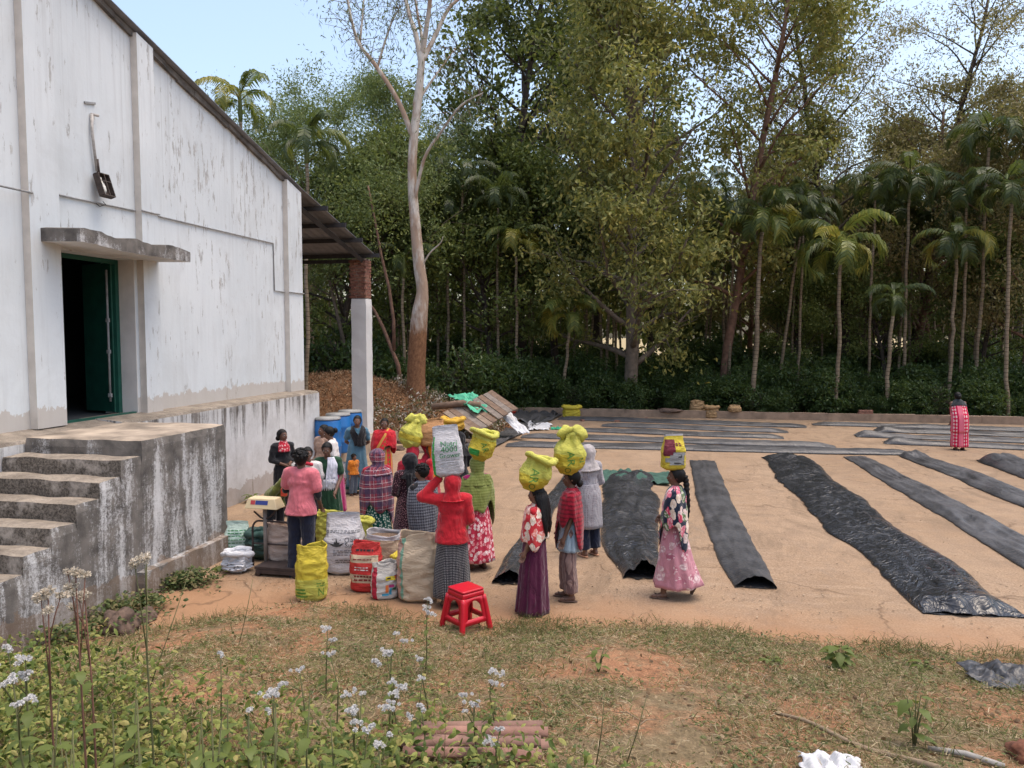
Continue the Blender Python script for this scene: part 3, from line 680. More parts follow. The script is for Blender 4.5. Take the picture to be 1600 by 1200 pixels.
put_tree('sparse_tree', mS, pos(1318, 37.5), .5, 1.02, 'thin leaved tree with bare twigs against the sky')
mB = tree_meshes(61, 13, .2, BARK['red'], LEAF['dry'], b0=.25, spread=.30, nb=36, sub=7, nleaf=44, L=.18, W=.07, clr=.55, droop=.6, low=.9)
put_tree('sparse_tree', mS, pos(1425, 40), 2.1, 1.0, 'second thin leaved tree, right of the first against the sky')
put_tree('brownish_tree', mB, pos(1430, 38), 1.5, 1.06, 'brownish green tree below the thin leaved tree')
put_tree('brownish_tree', mB, pos(1600, 34), 3.0, .98, 'dry brownish tree at the right edge of the photo')
put_tree('brownish_tree', mB, pos(1245, 40), 4.0, 1.05, 'brownish tree behind the two dark palms')
put_tree('sparse_tree', mS, pos(1590, 45), 3.5, .95, 'almost leafless tree against the bright sky at the far right')
put_tree('round_tree', mM, pos(1385, 36), .9, .62, 'low rounded tree filling the gap right of the broad crowned palm')
put_tree('round_tree', mM, pos(1535, 35.5), 2.9, .66, 'low rounded tree left of the right-edge palm')
put_tree('round_tree', mM, pos(1240, 36.5), 5.1, .6, 'low rounded tree behind the two front palms')
put_tree('olive_tree', mO2, pos(1460, 43), 3.9, .72, 'olive tree crown rising behind the brownish tree at right')
# tree outside the right edge whose branch reaches into the picture
mR = tree_meshes(71, 15, .22, BARK['grey'], LEAF['fine'], b0=.5, spread=.42, nb=18, sub=7, nleaf=28, L=.17, W=.05, clr=.45, droop=.6, low=.9)
put_tree('feathery_tree', mR, Vector((14.9, 20.8, 0)), 1.1, .98, 'tree beyond the right edge whose leafy branch hangs into the sky')
# background wood
rk = random.Random(77)
for i, px in enumerate((330, 470, 640, 760, 1000, 1090, 1180, 1330, 1400, 1500, 1560, 1640)):
    y = 47 + rk.uniform(0, 9)
    put_tree('distant_tree', (mM, mB, mO2, mM, mD)[i % 5], pos(px + rk.uniform(-15, 15), y), rk.uniform(0, 6), (1.05, .95, .72, 1.1, .72)[i % 5], 'tree of the far wood glimpsed between the nearer trees', 'trees of the far wood')

# --- eucalyptus with the pale bare trunk
eu = empty('eucalyptus_tree', (0, 0, 0), 0, 'tall eucalyptus with pale bare trunk, rough red bark at the foot', 'tree')
EY = 25.2; b_ = aty(650, 640, EY); eu.location = (b_.x, EY, b_.z - .25); EO = Vector(eu.location)
def epath(pp, rads, mb, dy=0, n=9):
    P = [aty(px, py, EY + dy * k / max(1, len(pp) - 1)) - EO for k, (px, py) in enumerate(pp)]
    Q, RR = [], []
    for i in range(len(P) - 1):
        for t in (0, .25, .5, .75):
            p0, p1, p2, p3 = P[max(0, i-1)], P[i], P[i+1], P[min(len(P)-1, i+2)]
            Q.append(.5 * ((2*p1) + (p2-p0)*t + (2*p0-5*p1+4*p2-p3)*t*t + (3*p1-p0-3*p2+p3)*t**3)); RR.append(rads[i] + (rads[i+1] - rads[i]) * t)
    Q.append(P[-1]); RR.append(rads[-1]); mb.tube(Q, RR, n); return Q
mb = MB()
epath([(652, 652), (650, 590), (655, 500), (660, 455), (655, 415), (648, 340), (644, 280), (646, 220), (654, 150), (660, 80)], [.39, .32, .29, .20, .20, .175, .155, .155, .135, .11], mb, n=14)
mb.build('trunk', BARK['euc'], eu)
ends = []; lm = MB()
ends.append(epath([(658, 100), (650, 55), (640, 25), (628, -30), (622, -110)], [.10, .085, .07, .06, .03], lm, .5))
ends.append(epath([(660, 85), (666, 45), (672, 0), (680, -90)], [.10, .08, .07, .03], lm, -.6))
ends.append(epath([(660, 95), (678, 60), (700, 15), (725, -10), (770, -70)], [.09, .075, .06, .045, .02], lm, .8))
ends.append(epath([(645, 215), (630, 175), (612, 140), (585, 100), (562, 70), (550, 35), (540, -20)], [.10, .085, .075, .07, .06, .045, .03], lm, -.8))
ends.append(epath([(590, 105), (600, 70), (612, 35), (625, 10)], [.045, .04, .03, .015], lm, .4))
ends.append(epath([(562, 70), (566, 30), (570, -20)], [.045, .035, .02], lm, .4))
ends.append(epath([(648, 165), (655, 120), (660, 70), (652, 20), (640, -60)], [.08, .07, .06, .045, .02], lm, 1.0))
ends.append(epath([(645, 330), (662, 250), (690, 205), (720, 165), (755, 145)], [.07, .055, .045, .035, .015], lm, -1.0))
ends.append(epath([(652, 160), (672, 130), (690, 105), (712, 75)], [.05, .04, .03, .012], lm, .9))
ends.append(epath([(660, 415), (672, 395), (688, 380), (692, 370)], [.03, .026, .02, .01], lm, -.4))
lm.build('limb', BARK['euc'], eu)
rng = np.random.default_rng(5); cc = []; tw = MB()
for q in ends[:9]:
    for p in q[len(q)//2:]:
        for _ in range(4):
            c0 = np.array(p) + rng.normal(size=3) * .5; tw.tube([p, Vector(p).lerp(Vector(c0), .5) + Vector((0, 0, .06)), c0], [.012, .008, .005], 4, cap=False); cc.append(c0 + rng.normal(size=(10, 3)) * .25)
tw.build('twigs', BARK['grey'], eu, fix=False)['kind'] = 'stuff'; V, Fq = leaves(np.concatenate(cc), rng, .2, .035, 1.2); obj('crown', np_mesh('crown', V, Fq, LEAF['euc'], smooth=False), eu)

# --- areca palms
def frond_mesh(seed, ln, arch, mat, wd=.56, n=30):
    """pinnate frond starting at origin, growing along +X, arching down"""
    rd = random.Random(seed); mb = MB(); pts = []; x = z = 0; a = R(62)
    for i in range(15):
        pts.append(Vector((x, 0, z))); a -= arch / 14 * (1 + i * .06); x += ln / 14 * math.cos(a); z += ln / 14 * math.sin(a)
    mb.tube(pts, [.022 - .0012 * i for i in range(15)], 4)
    for i in range(n):
        f = .16 + .84 * i / n; j = min(13, int(f * 14)); p = pts[j].lerp(pts[j+1], f * 14 - j); t = (pts[j+1] - pts[j]).normalized()
        l = wd * (1 - .62 * abs(f - .42) ** 1.3 * 1.6) * rd.uniform(.85, 1.1)
        for sg in (-1, 1):
            side = Vector((0, sg, 0)); d = (side * .8 + t * .65 + Vector((0, 0, .18))).normalized(); up = side.cross(t) * sg
            w_ = t * .027; m1 = p + d * l * .5; e = p + d * l * .92 + Vector((0, 0, -.55 * l - rd.uniform(0, .12)))
            m1 = m1 + Vector((0, 0, -.03))
            mb.add([p - w_ * .6, p + w_ * .6, m1 + w_ * 1.15, m1 - w_ * 1.15, e], [(0, 1, 2, 3), (3, 2, 4)], 0, False)
    return mb.mesh('frond', mat, False)
FR = {}
for k, mt in (('g', LEAF['palm']), ('y', LEAF['palmy']), ('d', LEAF['palmd'])):
    FR[k] = [frond_mesh(1, 1.9, R(78), mt), frond_mesh(2, 1.9, R(118), mt), frond_mesh(3, 1.8, R(165), mt)]
def ptrunk(seed, H, r):
    rd = random.Random(seed); mb = MB(); pts = []; x = y = 0
    for i in range(15): pts.append((x, y, -.2 + (H + .2) * i / 14)); x += rd.gauss(0, .025); y += rd.gauss(0, .025)
    mb.tube(pts, [r * (1.25 if i == 0 else 1 - .25 * i / 14) for i in range(15)], 8)
    return mb.mesh('trunk', BARK['palm'], False), Vector(pts[-1])
SHAFT = MB().tube([(0, 0, -.05), (0, 0, .2), (0, 0, .75), (0, 0, 1.0)], [.06, .085, .06, .03], 8).mesh('crown_shaft', simple('crownshaft', (.10, .13, .03), .6, .3, 4, 0), False)
SPEAR = None
def palm(px, py, y, label, seed, kinds='ggggggggg', r=.075, sc=1.0, bx=None):
    """px,py: where the crown sits"""
    c = aty(px, py, y); H = c.z - .3; b = pos(bx if bx is not None else px, y)
    rd = random.Random(seed); t = empty('areca_palm', b, 0, label, 'palm')
    me, top = ptrunk(seed, H, r); tr = obj('trunk', me, t)
    lean = Vector((c.x - b.x, 0, 0)); tr_top = top + lean
    if bx is not None:
        for v in me.vertices: v.co.x += lean.x * max(0, v.co.z / H) ** 1.3
    o = obj('crown_shaft', SHAFT, t, tr_top)
    n = len(kinds)
    for i, k in enumerate(kinds):
        v = 0 if i < n * .3 else (1 if i < n * .68 else 2)
        f = obj('frond', FR[k][v], t, tr_top + Vector((0, 0, .85 - .07 * i)), i * 2.4 + rd.uniform(-.3, .3) + seed)
        f.rotation_euler = (rd.uniform(-.2, .2), rd.uniform(-.15, .2), f.rotation_euler.z); s_ = sc * rd.uniform(.85, 1.1); f.scale = (s_,) * 3
    s = obj('frond', FR[kinds[0]][0], t, tr_top + Vector((0, 0, .7)), seed); s.rotation_euler = (0, R(-24), seed); s.scale = (sc * .75, sc * .4, sc * .75)
    return t
palm(1310, 395, 31.2, 'areca palm with broad yellow-green crown and pale slender trunk by the kerb', 3, 'gggygggggyg', sc=1.25, r=.085)
palm(1188, 350, 31.4, 'areca palm with dark upright crown and yellow drooping fronds', 5, 'dddddgyggyd', sc=1.2, r=.10, bx=1178)
palm(803, 385, 31.8, 'areca palm with orange-yellow lower fronds above the rounded tree', 8, 'ggggyygy', sc=1.0, bx=806)
palm(885, 505, 31.2, 'short areca palm with yellowing fronds in the middle of the wood', 12, 'gggyyggy', sc=1.05, bx=884)
palm(1398, 480, 31.3, 'dark crowned areca palm with reddish ringed trunk', 14, 'ddddddd', sc=.8, bx=1388, r=.085)
palm(1495, 390, 32.0, 'areca palm with yellow-green spear standing behind the red sari woman', 17, 'dggydddyd', sc=1.0, bx=1486)
palm(1580, 300, 31.0, 'large dark areca palm at the right edge of the wood', 19, 'dddddddddgd', sc=1.0, r=.08)
palm(1255, 330, 34.0, 'dark areca palm between the two front palms', 23, 'ddddddddd', sc=1.2, bx=1215)
palm(945, 465, 34.0, 'areca palm half hidden behind the leaning tree', 27, 'ggdgdgdg', sc=1.1)
palm(702, 335, 33.0, 'areca palm just right of the pale eucalyptus trunk', 29, 'gddddgdd', sc=1.1)
palm(480, 235, 23.6, 'dark areca palm standing over the veranda roof', 31, 'dddggdddd', sc=1.0, bx=476)
palm(380, 175, 24.5, 'pale areca palm peeping over the warehouse roof slope', 37, 'ggyggygg', sc=1.0, bx=384)
palm(630, 420, 29.5, 'thin areca palm just left of the pale eucalyptus trunk', 39, 'dddgddd', sc=.9)
# ranks of slender plantation palms inside the wood
def bgpalm(seed, H):
    me, top = ptrunk(seed, H, .065); rd = random.Random(seed); V, Fs = [], []
    for i in range(9):
        src = FR['d'][min(2, i // 3)]; M_ = Matrix.Translation(top + Vector((0, 0, .6 - .05 * i))) @ Matrix.Rotation(i * 2.4 + seed, 4, 'Z') @ Matrix.Rotation(rd.uniform(-.15, .2), 4, 'Y')
        b = len(V); V += [tuple(M_ @ v.co) for v in src.vertices]; Fs += [[j + b for j in p.vertices] for p in src.polygons]
    c = bpy.data.meshes.new('crown'); c.from_pydata(V, [], Fs); c.materials.append(LEAF['palmd'])
    return me, c
BG = [bgpalm(s, h) for s, h in ((101, 6.6), (102, 8.2), (103, 7.3), (104, 9.2))]
rk = random.Random(13)
for i in range(96):
    px = rk.uniform(470, 1660); y = 32.4 + 13 * (i / 96) ** .8 + rk.uniform(-.5, .5)
    put_tree('plantation_palm', BG[rk.randrange(4)], pos(px, y), rk.uniform(0, 6), rk.uniform(.88, 1.15), 'slender shaded areca palm in the ranks inside the wood', 'plantation palms in the shade', 'palm')
# crooked saplings by the pillar
cs = empty('crooked_tree', (0, 0, 0), 0, 'crooked forked brown sapling between the pillar and the pale trunk', 'tree'); p0 = aty(628, 610, 27); cs.location = p0
mb = MB()
for pp, r_ in (([(628, 612), (622, 570), (612, 545), (598, 510), (585, 485), (570, 465)], .09), ([(616, 548), (615, 500), (608, 450), (596, 400), (585, 340), (575, 290)], .07)):
    P_ = [aty(a, b, 27) - p0 for a, b in pp]; mb.tube(P_, [r_ * (1 - .1 * k) for k in range(len(P_))], 7)
mb.build('trunk', BARK['red'], cs)
V, Fq = leaves(np.array(aty(575, 330, 27) - p0) + np.random.default_rng(8).normal(size=(1500, 3)) * np.array([1.3, .8, 1.1]), np.random.default_rng(9), .15, .07); obj('crown', np_mesh('crown', V, Fq, LEAF['mid'], smooth=False), cs)
# --- coffee shrubs under the trees
mC = [tree_meshes(200 + k, 1.7, .035, BARK['dark'], LEAF['coffee'], b0=.12, spread=.55, nb=18, sub=5, nleaf=13, L=.15, W=.065, clr=.2, droop=.35, low=.9, up=.35, fork=2) for k in range(3)]
rk = random.Random(31); k = 0
for y0, n_ in ((31.3, 20), (32.8, 20), (34.8, 20), (38, 14), (41, 14)):
    for i in range(n_):
        px = 690 + (1640 - 690) * (i + rk.uniform(.1, .9)) / n_
        put_tree('coffee_shrub', mC[k % 3], pos(px, y0 + rk.uniform(-.35, .45)), rk.uniform(0, 6), (rk.uniform(.45, .95) if y0 < 32 else rk.uniform(.7, 1.25) if y0 < 36 else rk.uniform(1.2, 1.7)), 'dark glossy coffee shrub in the hedge behind the kerb', 'coffee shrubs behind the kerb', 'shrub'); k += 1
for px, py, y, sc, lb in ((735, 0, 29.2, 1.5, 'leafy sapling behind the plank heap'), (690, 0, 28.5, 1.15, 'dark shrub at the foot of the pale eucalyptus'), (785, 0, 30.9, 1.35, 'large green shrub behind the tarpaulin sheet'), (600, 0, 29.5, 1.4, 'shrub behind the soil mound beside the pillar'), (500, 0, 29.5, 1.7, 'shrub behind the soil mound near the white wall'), (545, 0, 30.5, 1.9, 'tall shrub just left of the white pillar')):
    put_tree('green_shrub', mC[1], pos(px, y, .0), px * .1, sc, lb, None, 'shrub')

# --- the far side of the wood reads as one dark mass, with gaps towards a dry field
rng = np.random.default_rng(44); n_ = 60000
cx = rng.uniform(-48, 50, n_); cz = rng.random(n_) ** 1.6 * 11; cy = 50 + rng.uniform(0, 9, n_)
sx = 800 + F_PX * np.tan(np.arctan2(cx, cy) + YAW)
keep = np.array([nz(a * .22, c * .5, 3.3) > -.30 + .22 * (c > 6) for a, c in zip(cx, cz)])
gap = (sx > 1130) & (sx < 1480) & (cz < 2.4) & (np.array([nz(a * .8, 1.7, 9) for a in cx]) > .08)
C = np.stack([cx, cy, cz], 1)[keep & ~gap]
V, Fq = leaves(C, rng, .75, .4, .3)
tag(obj('far_wood', np_mesh('far_wood', V, Fq, LEAF['dark'], smooth=False)), 'dark far edge of the wood closing the view behind the palms', 'wood', kind='stuff')
# ================================================================== PEOPLE
def m_skin(name, col):
    q = NT(name); n1 = q.noise(q.co('Object'), 14, 4)
    return q.bsdf(q.ramp(n1, [(.3, tuple(x * .82 for x in col)), (.7, col)]), .5, spec=.4)
SKIN = m_skin('skin_brown', (.15, .076, .049)); SKIN2 = m_skin('skin_warm', (.20, .102, .066))
EYEW = simple('eye_white', (.6, .57, .54), .3, .05, 10, 0); EYEB = simple('eye_iris', (.012, .008, .006), .2, .1, 10, 0); LIP = simple('lips', (.14, .042, .036), .5, .1, 10, 0)
def m_hair():
    q = NT('black_hair'); n1 = q.noise(q.co('Object', (60, 60, 3)), 3, 4)
    return q.bsdf(q.ramp(n1, [(.3, (.003, .003, .003)), (.7, (.012, .010, .010))]), .55, q.bump(n1, .6, .006), spec=.22)
HAIR = m_hair(); SHOE = simple('sandal_leather', (.085, .045, .03), .7, .3, 10)
def remesh(mb, voxel, it=3, fac=.5):
    me = mb.mesh('tmp', [SKIN], True); ob = bpy.data.objects.new('tmp', me)
    md = ob.modifiers.new('r', 'REMESH'); md.mode = 'VOXEL'; md.voxel_size = voxel
    if it: sm = ob.modifiers.new('s', 'SMOOTH'); sm.factor = fac; sm.iterations = it
    ev = evaluated(ob); m2 = ev.to_mesh()
    n = len(m2.vertices); V = np.empty(n * 3, np.float32); m2.vertices.foreach_get('co', V); V = V.reshape(-1, 3).copy()
    Fs = [list(p.vertices) for p in m2.polygons]
    ev.to_mesh_clear(); bpy.data.objects.remove(ob); bpy.data.meshes.remove(me)
    return V, Fs
ARMS = dict(
    down=((.195, .03, 1.04), (.205, -.04, .80)), wrap=((.175, .02, 1.06), (.04, -.11, 1.0)), shawl=((.178, .02, 1.05), (.195, -.06, .81)), front=((.215, .02, 1.05), (.05, -.17, .97)), up=((.31, -.10, 1.40), (.16, -.05, 1.63)),
    back=((.23, .08, 1.05), (.06, .15, .93)), carry=((.21, -.02, 1.04), (.15, -.22, .86)), low=((.20, -.06, 1.04), (.14, -.16, .80)), swing=((.2, .09, 1.05), (.21, .06, .81)), fold=((.23, -.02, 1.07), (-.06, -.18, 1.10)),
    write=((.25, -.06, 1.06), (.16, -.28, 1.08)))
class Person:
    def __init__(s, px, py, ang, h, label, skin=SKIN, la='down', ra='down', legs=((0, 0), (0, 0)), build=1.0, bend=0, headturn=0, nod=0, group=None, z=0, shoes=True, voxel=.0135):
        p = at(px, py, z); s.root = empty('person', p, YAW + R(ang), label, 'person', group, h / 1.6); rl = random.Random(int(px + py)); s.root.rotation_euler = (R(rl.uniform(-2.2, 2.8)), R(rl.uniform(-2, 2)), YAW + R(ang))
        s.skin = skin; s.b = build; s.bend = R(bend); s.legs = legs; s.ht = R(headturn); s.nod = R(nod); s.rd = random.Random(int(px * 7 + py)); s.seed = px * .13
        s.arm = {1: ARMS[la] if isinstance(la, str) else la, -1: ARMS[ra] if isinstance(ra, str) else ra}
        s.shoes = shoes; s.voxel = voxel; s.body()
    # -- whole figure leans forward at the hips
    def dv(s, V):
        if not s.bend: return V
        V = np.array(V, np.float64); z0 = .86
        w_ = np.clip((V[:, 2] - z0 + .12) / .3, 0, 1); a = s.bend * w_ * w_ * (3 - 2 * w_)
        y, z = V[:, 1], V[:, 2] - z0
        V2 = V.copy(); V2[:, 1] = y * np.cos(a) - z * np.sin(a); V2[:, 2] = z0 + y * np.sin(a) + z * np.cos(a)
        return V2
    def A(s, sx, i): e = s.arm[sx][i]; return Vector((sx * e[0], e[1], e[2]))
    def legp(s, sx):
        dy, lift = s.legs[0 if sx > 0 else 1]
        hip = Vector((sx * .085, 0, .85)); ank = Vector((sx * .09, dy + .02, .085 + lift)); mid = hip.lerp(ank, .5) + Vector((sx * .005, -.02 - abs(dy) * .12 - lift * .5, 0))
        return hip, mid, ank
    def headf(s, p):
        p = Vector(p) - Vector((0, 0, 1.40)); p = Matrix.Rotation(s.ht, 3, 'Z') @ (Matrix.Rotation(s.nod, 3, 'X') @ p); return p + Vector((0, 0, 1.40))
    def body(s):
        b = s.b; mb = MB()
        for (z, rx, ry, rz, y) in ((.86, .15, .105, .13, .01), (.97, .125, .092, .14, .0), (1.08, .12, .092, .14, 0), (1.2, .14, .10, .13, .0), (1.28, .135, .08, .08, .01)):
            mb.ell((0, y, z), (rx * b, ry * b, rz))
        mb.cap((-.10, .01, 1.305), (.10, .01, 1.305), .055, .055); mb.cap((0, .01, 1.28), s.headf((0, -.005, 1.43)), .056, .05)
        for sx in (1, -1):
            h, k, a = s.legp(sx); mb.cap(h, k, .085 * b, .058 * b); mb.cap(k, a, .057, .038)
            mb.cap((sx * .13, .01, 1.30), (sx * .165, .01, 1.295), .055, .052)
            S_ = Vector((sx * .165, .01, 1.295)); E_, W_ = s.A(sx, 0), s.A(sx, 1)
            mb.cap(S_, E_, .046 * b, .036); mb.cap(E_, W_, .037, .025)
            d = (W_ - E_).normalized(); mb.cap(W_, W_ + d * .07, .027, .03)
            lift = s.legs[0 if sx > 0 else 1][1]
            if lift > .03: mb.cap(a, a + Vector((0, -.05, -.10)), .034, .028); mb.cap(a + Vector((0, .01, -.02)), a + Vector((0, -.04, -.09)), .036, .03)
            else: mb.cap(a + Vector((0, .02, -.045)), a + Vector((sx * .012, -.125, -.062)), .033, .024)
        H = s.headf; Rh = Matrix.Rotation(s.ht, 3, 'Z') @ Matrix.Rotation(s.nod, 3, 'X')
        mb.ell(H((0, .008, 1.51)), (.074, .092, .092), 14, 10, rot=Rh); mb.ell(H((0, -.022, 1.455)), (.056, .066, .066), 12, 8, rot=Rh); mb.ell(H((0, -.064, 1.415)), (.026, .022, .02), rot=Rh)
        mb.cap(H((0, -.082, 1.505)), H((0, -.103, 1.467)), .010, .015); mb.cap(H((-.03, -.078, 1.515)), H((.03, -.078, 1.515)), .012, .012)
        mb.cap(H((-.018, -.083, 1.437)), H((.018, -.083, 1.437)), .009, .009)
        for sx in (1, -1): mb.ell(H((sx * .076, .012, 1.485)), (.010, .02, .032), 8, 6, rot=Rh); mb.ell(H((sx * .04, -.058, 1.465)), (.022, .025, .025), 8, 6)
        V, Fs = remesh(mb, s.voxel, 3)
        out = MB(); out.v = [tuple(x) for x in s.dv(V)]; out.f = Fs; out.mi = [0] * len(Fs); out.sm = [True] * len(Fs)
        ex = MB()
        for sx in (1, -1):      # hands: four fingers and a thumb on each palm
            E_, W_ = s.A(sx, 0), s.A(sx, 1); d = (W_ - E_).normalized(); P0 = W_ + d * .085
            side = Vector((0, -1, 0)) if abs(d.y) < .7 else Vector((0, 0, 1)); side = (side - d * side.dot(d)).normalized(); pn = d.cross(side) * sx
            for i, l in enumerate((.062, .072, .068, .052)):
                r0 = P0 + side * (.026 - .0175 * i); q1 = r0 + d * l * .55 - pn * .012; q2 = q1 + d * l * .38 - pn * .028
                ex.cap(r0 - d * .02, q1, .0085, .008, 6); ex.cap(q1, q2, .008, .0065, 6)
            t0 = W_ + d * .03 + side * .022; ex.cap(t0, t0 + d * .03 + side * .026, .010, .009, 6); ex.cap(t0 + d * .03 + side * .026, t0 + d * .058 + side * .028 - pn * .012, .009, .007, 6)
        for sx in (1, -1):
            ex.ell(H((sx * .031, -.082, 1.497)), (.012, .007, .0062), 8, 6, 1, rot=Rh); ex.ell(H((sx * .031, -.089, 1.497)), (.0052, .003, .0055), 8, 6, 2, rot=Rh)
            ex.cap(H((sx * .017, -.090, 1.517)), H((sx * .046, -.083, 1.518)), .0022, .0018, 6, 2)
        ex.cap(H((-.02, -.091, 1.437)), H((.02, -.091, 1.437)), .0065, .0065, 6, 3)
        n0 = len(out.v); ex.v = [tuple(x) for x in s.dv(np.array(ex.v))]
        out.add(ex.v, ex.f, 0, True); out.mi[-len(ex.f):] = ex.mi
        out.build('body', [s.skin, EYEW, EYEB, LIP], s.root, fix=False)
        if s.shoes:
            for sx in (1, -1):
                a = s.legp(sx)[2]; lift = s.legs[0 if sx > 0 else 1][1]
                if lift > .03: continue
                m = MB(); m.ell(a + Vector((sx * .005, -.045, -.076)), (.046, .125, .013), 14, 6); m.cap(a + Vector((-.038, -.07, -.06)), a + Vector((sx * .0, -.10, -.028)), .008, .008, 6); m.cap(a + Vector((.038, -.07, -.06)), a + Vector((0, -.10, -.028)), .008, .008, 6)
                m.build('sandal', SHOE if not isinstance(s.shoes, bpy.types.Material) else s.shoes, s.root)
    # -- cloth surfaces of revolution with folds; ring = (z, rx, ry, cx, cy)
    def loft(s, name, rings, mat, n=56, m=26, a0=0, a1=2 * PI, folds=0, kf=9, hem=None, wr=.004, off=0, parent=None, twist=0, mats=None, mfun=None, bendit=True):
        rings = [tuple(r) + (0,) * (5 - len(r)) for r in rings]; closed = abs(a1 - a0 - 2 * PI) < 1e-6
        Z = np.array(rings, float); t = np.linspace(0, 1, len(rings)); T = np.linspace(0, 1, m); Ri = np.stack([np.interp(T, t, Z[:, k]) for k in range(5)], 1)
        # soften the interpolation
        for _ in range(2): Ri[1:-1] = (Ri[:-2] + 2 * Ri[1:-1] + Ri[2:]) / 4
        V, UV = [], []; nn = n if closed else n + 1; ph = [s.rd.uniform(0, 6.3) for _ in range(4)]; per = 2 * PI * max(Z[:, 1].max(), .1)
        for i in range(m):
            z, rx, ry, cx, cy = Ri[i]
            for k in range(nn):
                a = a0 + (a1 - a0) * k / n; f = T[i]
                q = 1 + folds * (f ** .8) * (math.cos(kf * a + ph[0] + 1.3 * f + .8 * math.sin(2 * a + ph[3])) * .6 + .4 * math.cos((kf * 2 - 3) * a + ph[1] - f)) + twist * math.sin(3 * a + 9 * f + ph[2])
                x = cx + rx * q * math.sin(a); y = cy - ry * q * math.cos(a)
                w_ = wr * (nz(x * 16 + s.seed, y * 16, z * 22 + off) + .6 * nz(x * 34, y * 34 + s.seed, z * 40)); x += w_ * math.sin(a); y -= w_ * math.cos(a)
                dz = hem(a, f) if hem else 0
                V.append((x, y, z + dz)); UV.append((a / (2 * PI) * per, z + dz))
        Fs = [(i*nn+k, i*nn+(k+1) % nn, (i+1)*nn+(k+1) % nn, (i+1)*nn+k) for i in range(m-1) for k in range(n)]
        mi = [mfun((k + .5) / n, (i + .5) / m) for i in range(m-1) for k in range(n)] if mfun else None
        V = s.dv(np.array(V)) if bendit else np.array(V)
        me = np_mesh(name, V, Fs, mats or mat, mi, True, UV)
        o = obj(name, me, parent or s.root); sd = o.modifiers.new('thick', 'SOLIDIFY'); sd.thickness = .006; sd.offset = 1
        return o
    def skirt(s, mat, top=1.0, hem=.03, r0=.125, r1=.24, folds=.10, kf=8, name='skirt', cy=0, oval=.8, flare=1, sway=0):
        mid = (r0 + .045)
        return s.loft(name, [(top, r0, r0 * oval), (top - .12, mid, mid * .82), ((top + hem) / 2, (mid + r1) / 2, (mid + r1) / 2 * .84, 0, cy * .5), (hem, r1, r1 * .85, sway, cy)], mat, folds=folds, kf=kf, n=72)
    def garment(s, name, mat, sleeve=1.0, hem=.9, flare=.17, infl=.016, arms=(1, -1), hem_y=0, neck=True):
        """fitted top with sleeves: one skinned surface"""
        mb = MB(); b = s.b; g = infl
        for (z, rx, ry, rz, y) in ((1.2, .14, .10, .12, 0), (1.28, .135, .08, .075, .01), (1.08, .125, .095, .13, 0)): mb.ell((0, y, z), (rx * b + g, ry * b + g, rz))
        mb.cap((-.10, .01, 1.305), (.10, .01, 1.305), .055 + g * .8, .055 + g * .8)
        rr = [(1.15, .125), (1.0, .125 + (flare - .125) * .35), (hem, flare)]
        mb.tube([(0, 0, z) for z, _ in rr], [r * b for _, r in rr], 20); i0 = len(mb.v) - 60
        for i in range(i0, len(mb.v)): v = mb.v[i]; mb.v[i] = (v[0] + .0, v[1] * .84 + hem_y * (1.15 - v[2]), v[2])
        for sx in arms:
            S_ = Vector((sx * .165, .01, 1.295)); E_, W_ = s.A(sx, 0), s.A(sx, 1); mb.cap((sx * .12, .01, 1.30), S_, .06 + g, .053 + g)
            if sleeve <= .55: mb.cap(S_, S_.lerp(E_, sleeve * 1.6), .05 * b + g, .048 * b + g * 1.3)
            else:
                mb.cap(S_, E_, .047 * b + g, .040 + g); e = min(1, (sleeve - .55) / .45); mb.cap(E_, E_.lerp(W_, .97 * e), .040 + g, .029 + g)
        V, Fs = remesh(mb, .018, 2); W2 = []
        for p in V:
            d = Vector((p[0], p[1], 0)); d = d.normalized() if d.length > .01 else Vector(); k = .012 * (nz(p[0] * 9 + s.seed, p[1] * 9, p[2] * 13) + 1.1 * (.35 - abs(nz(p[0] * 11 + p[2] * 5, p[1] * 11, p[2] * 15 + s.seed)))); W2.append((p[0] + d.x * k, p[1] + d.y * k, p[2]))
        out = MB(); out.v = [tuple(x) for x in s.dv(np.array(W2))]; out.f = Fs; out.mi = [0] * len(Fs); out.sm = [True] * len(Fs)
        return out.build(name, mat, s.root, fix=False)
    def trousers(s, mat, top=.98, hem=.08, wide=.075, name='trousers'):
        mb = MB(); mb.ell((0, .01, .86), (.165 * s.b, .122 * s.b, .12)); mb.tube([(0, 0, .86), (0, 0, top)], [.15, .135], 18)
        for sx in (1, -1):
            h, k, a = s.legp(sx); e = k.lerp(a, min(1, (.45 - hem) / .37)); mb.cap(h, k, .098 * s.b, wide + .005); mb.tube([k + Vector((0, 0, .04)), k, e], [wide, wide + .004, wide], 14)
        V, Fs = remesh(mb, .018, 2); W2 = [(p[0] + .007 * nz(p[0] * 14, p[1] * 14, p[2] * 18 + s.seed), p[1] + .009 * nz(p[0] * 12 + 5, p[1] * 12, p[2] * 20), p[2]) for p in V]
        out = MB(); out.v = [tuple(x) for x in s.dv(np.array(W2))]; out.f = Fs; out.mi = [0] * len(Fs); out.sm = [True] * len(Fs)
        return out.build(name, mat, s.root, fix=False)
